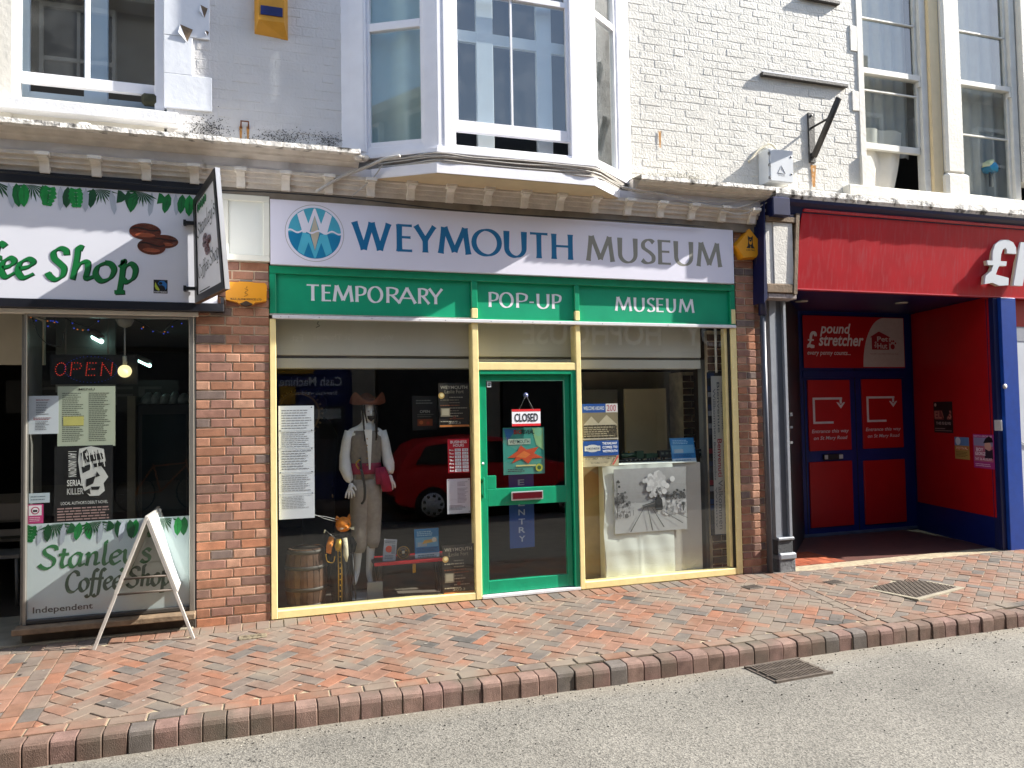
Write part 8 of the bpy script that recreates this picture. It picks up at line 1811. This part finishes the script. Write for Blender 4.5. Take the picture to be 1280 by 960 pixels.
# red hatchback parked over there
cy0 = -7.62   # far side
car = thing('parked_car', 'red hatchback parked across the road, seen only as a reflection in the museum windows', 'car', None, (4.55, -6.85, ROADZ))
cr = MAT('red_car_paint', '#e3141f', .4, var=.03); cg_ = MAT('car_window', '#0b0e11', .08); tyre = MAT('tyre_rubber', '#161616', .85); rim = MAT('wheel_trim', '#e6e8ec', .5)
X0 = 2.62; side = [(0, .35), (.02, .72), (.10, .98), (.34, 1.28), (.55, 1.38), (1.5, 1.44), (2.1, 1.38), (2.75, .98), (3.45, .82), (3.72, .66), (3.80, .35), (3.45, .22), (.35, .22)]
yc0, yc1 = -6.05 - .05, -7.7
b = MB(); n = len(side); rings = []
for y, k, zf_ in ((yc0 - .10, .0, .0), (yc0, .0, 0), (yc1, 0, 0), (yc1 + .1, 0, 0)): pass
def carring(y, ins, insx): return [(X0 + x + (insx if x < 1.9 else -insx) * (1 if z > 1.0 else 0), y + ins * max(0, (z - .85)) / .6 , ROADZ + z) for x, z in side]
R1 = carring(yc0, -.22, .0); R2 = carring(yc1, .22, 0)
b.add(R1 + R2, [tuple(range(n)), tuple(range(2 * n - 1, n - 1, -1))] + [(i, n + i, n + (i + 1) % n, (i + 1) % n) for i in range(n)], cr); o = part(b, 'body', car); smooth_bevel(o, .05, 3)
b = MB()
def sidewin(pts):
    for yb_, s_ in ((yc0, 1), (yc1, -1)): b.add([(X0 + x, yb_ - s_ * .22 * max(0, z - .85) / .6 + s_ * .006, ROADZ + z) for x, z in pts], [tuple(range(len(pts)))], cg_)
sidewin([(.34, .98), (.55, 1.28), (1.15, 1.34), (1.15, .96)]); sidewin([(1.24, .96), (1.24, 1.34), (1.9, 1.33), (2.5, .98)]); part(b, 'side_window', car)
b = MB(); b.add([(X0 + 2.12, yc0 - .22, ROADZ + 1.37), (X0 + 2.12, yc1 + .22, ROADZ + 1.37), (X0 + 2.76, yc1 + .06, ROADZ + 1.0), (X0 + 2.76, yc0 - .06, ROADZ + 1.0)], [(0, 1, 2, 3)], cg_); part(b, 'windscreen', car)
for x in (.62, 3.08):
    for y, s_ in ((yc0, 1), (yc1, -1)):
        b = MB(); b.tube([(X0 + x, y + s_ * .01, ROADZ + .30), (X0 + x, y - s_ * .2, ROADZ + .30)], .30, tyre, 28); wh = part(b, 'wheel', car)
        b = MB(); b.tube([(X0 + x, y + s_ * .02, ROADZ + .30), (X0 + x, y + s_ * .005, ROADZ + .30)], .20, rim, 24)
        for k in range(9): a = 2 * pi * k / 9; b.tube([(X0 + x + .15 * cos(a), y + s_ * .025, ROADZ + .30 + .15 * sin(a)), (X0 + x + .15 * cos(a), y + s_ * .02, ROADZ + .3 + .15 * sin(a))], .028, dark, 8)
        b.build('rim', wh)
b = MB(); b.box(X0 + .0 - .03, X0 + .12, yc1 + .1, yc0 - .1, ROADZ + .3, ROADZ + .45, dark); part(b, 'bumper', car)
for y in (yc0 - .25, yc1 + .25): b = MB(); b.box(X0 + 3.60, X0 + 3.74, y - .12, y + .12, ROADZ + .62, ROADZ + .74, MAT('lamp_glass', '#c9ccd0', .1)); part(b, 'headlight', car)
# bicycle leaning on the far front
bk_ = thing('bicycle', 'bicycle leaning across the street, mirrored faintly in the cafe window', 'bicycle', None, (-1.6, OY + .35, -.03))
bxx = wx(180, 600, 9.1) - .1; bf = MAT('bike_frame', '#b0682c', .4)
for dx_ in (0, 1.02):
    b = MB(); n = 28; b.tube([(bxx + dx_ + .33 * cos(2*pi*i/n), OY + .3, .31 + .33 * sin(2*pi*i/n)) for i in range(n + 1)], .014, dark, 6, caps=False)
    for i in range(12): a = 2 * pi * i / 12; b.tube([(bxx + dx_, OY + .3, .31), (bxx + dx_ + .32 * cos(a), OY + .3, .31 + .32 * sin(a))], .002, rim, 3)
    part(b, 'wheel', bk_)
b = MB()
for a, c_ in (((0, .31), (.42, .33)), ((.42, .33), (.3, .85)), ((.42, .33), (.86, .80)), ((.3, .80), (.84, .84)), ((0, .31), (.3, .80)), ((1.02, .31), (.84, .90))): b.tube([(bxx + a[0], OY + .3, a[1]), (bxx + c_[0], OY + .3, c_[1])], .015, bf, 6)
b.tube([(bxx + .78, OY + .1, .98), (bxx + .84, OY + .3, .95), (bxx + .78, OY + .5, .98)], .012, dark, 6); b.box(bxx + .18, bxx + .42, OY + .25, OY + .35, .86, .90, dark); part(b, 'frame', bk_)
print('tris', sum(len(o.data.polygons) for o in D.objects if o.type == 'MESH'))
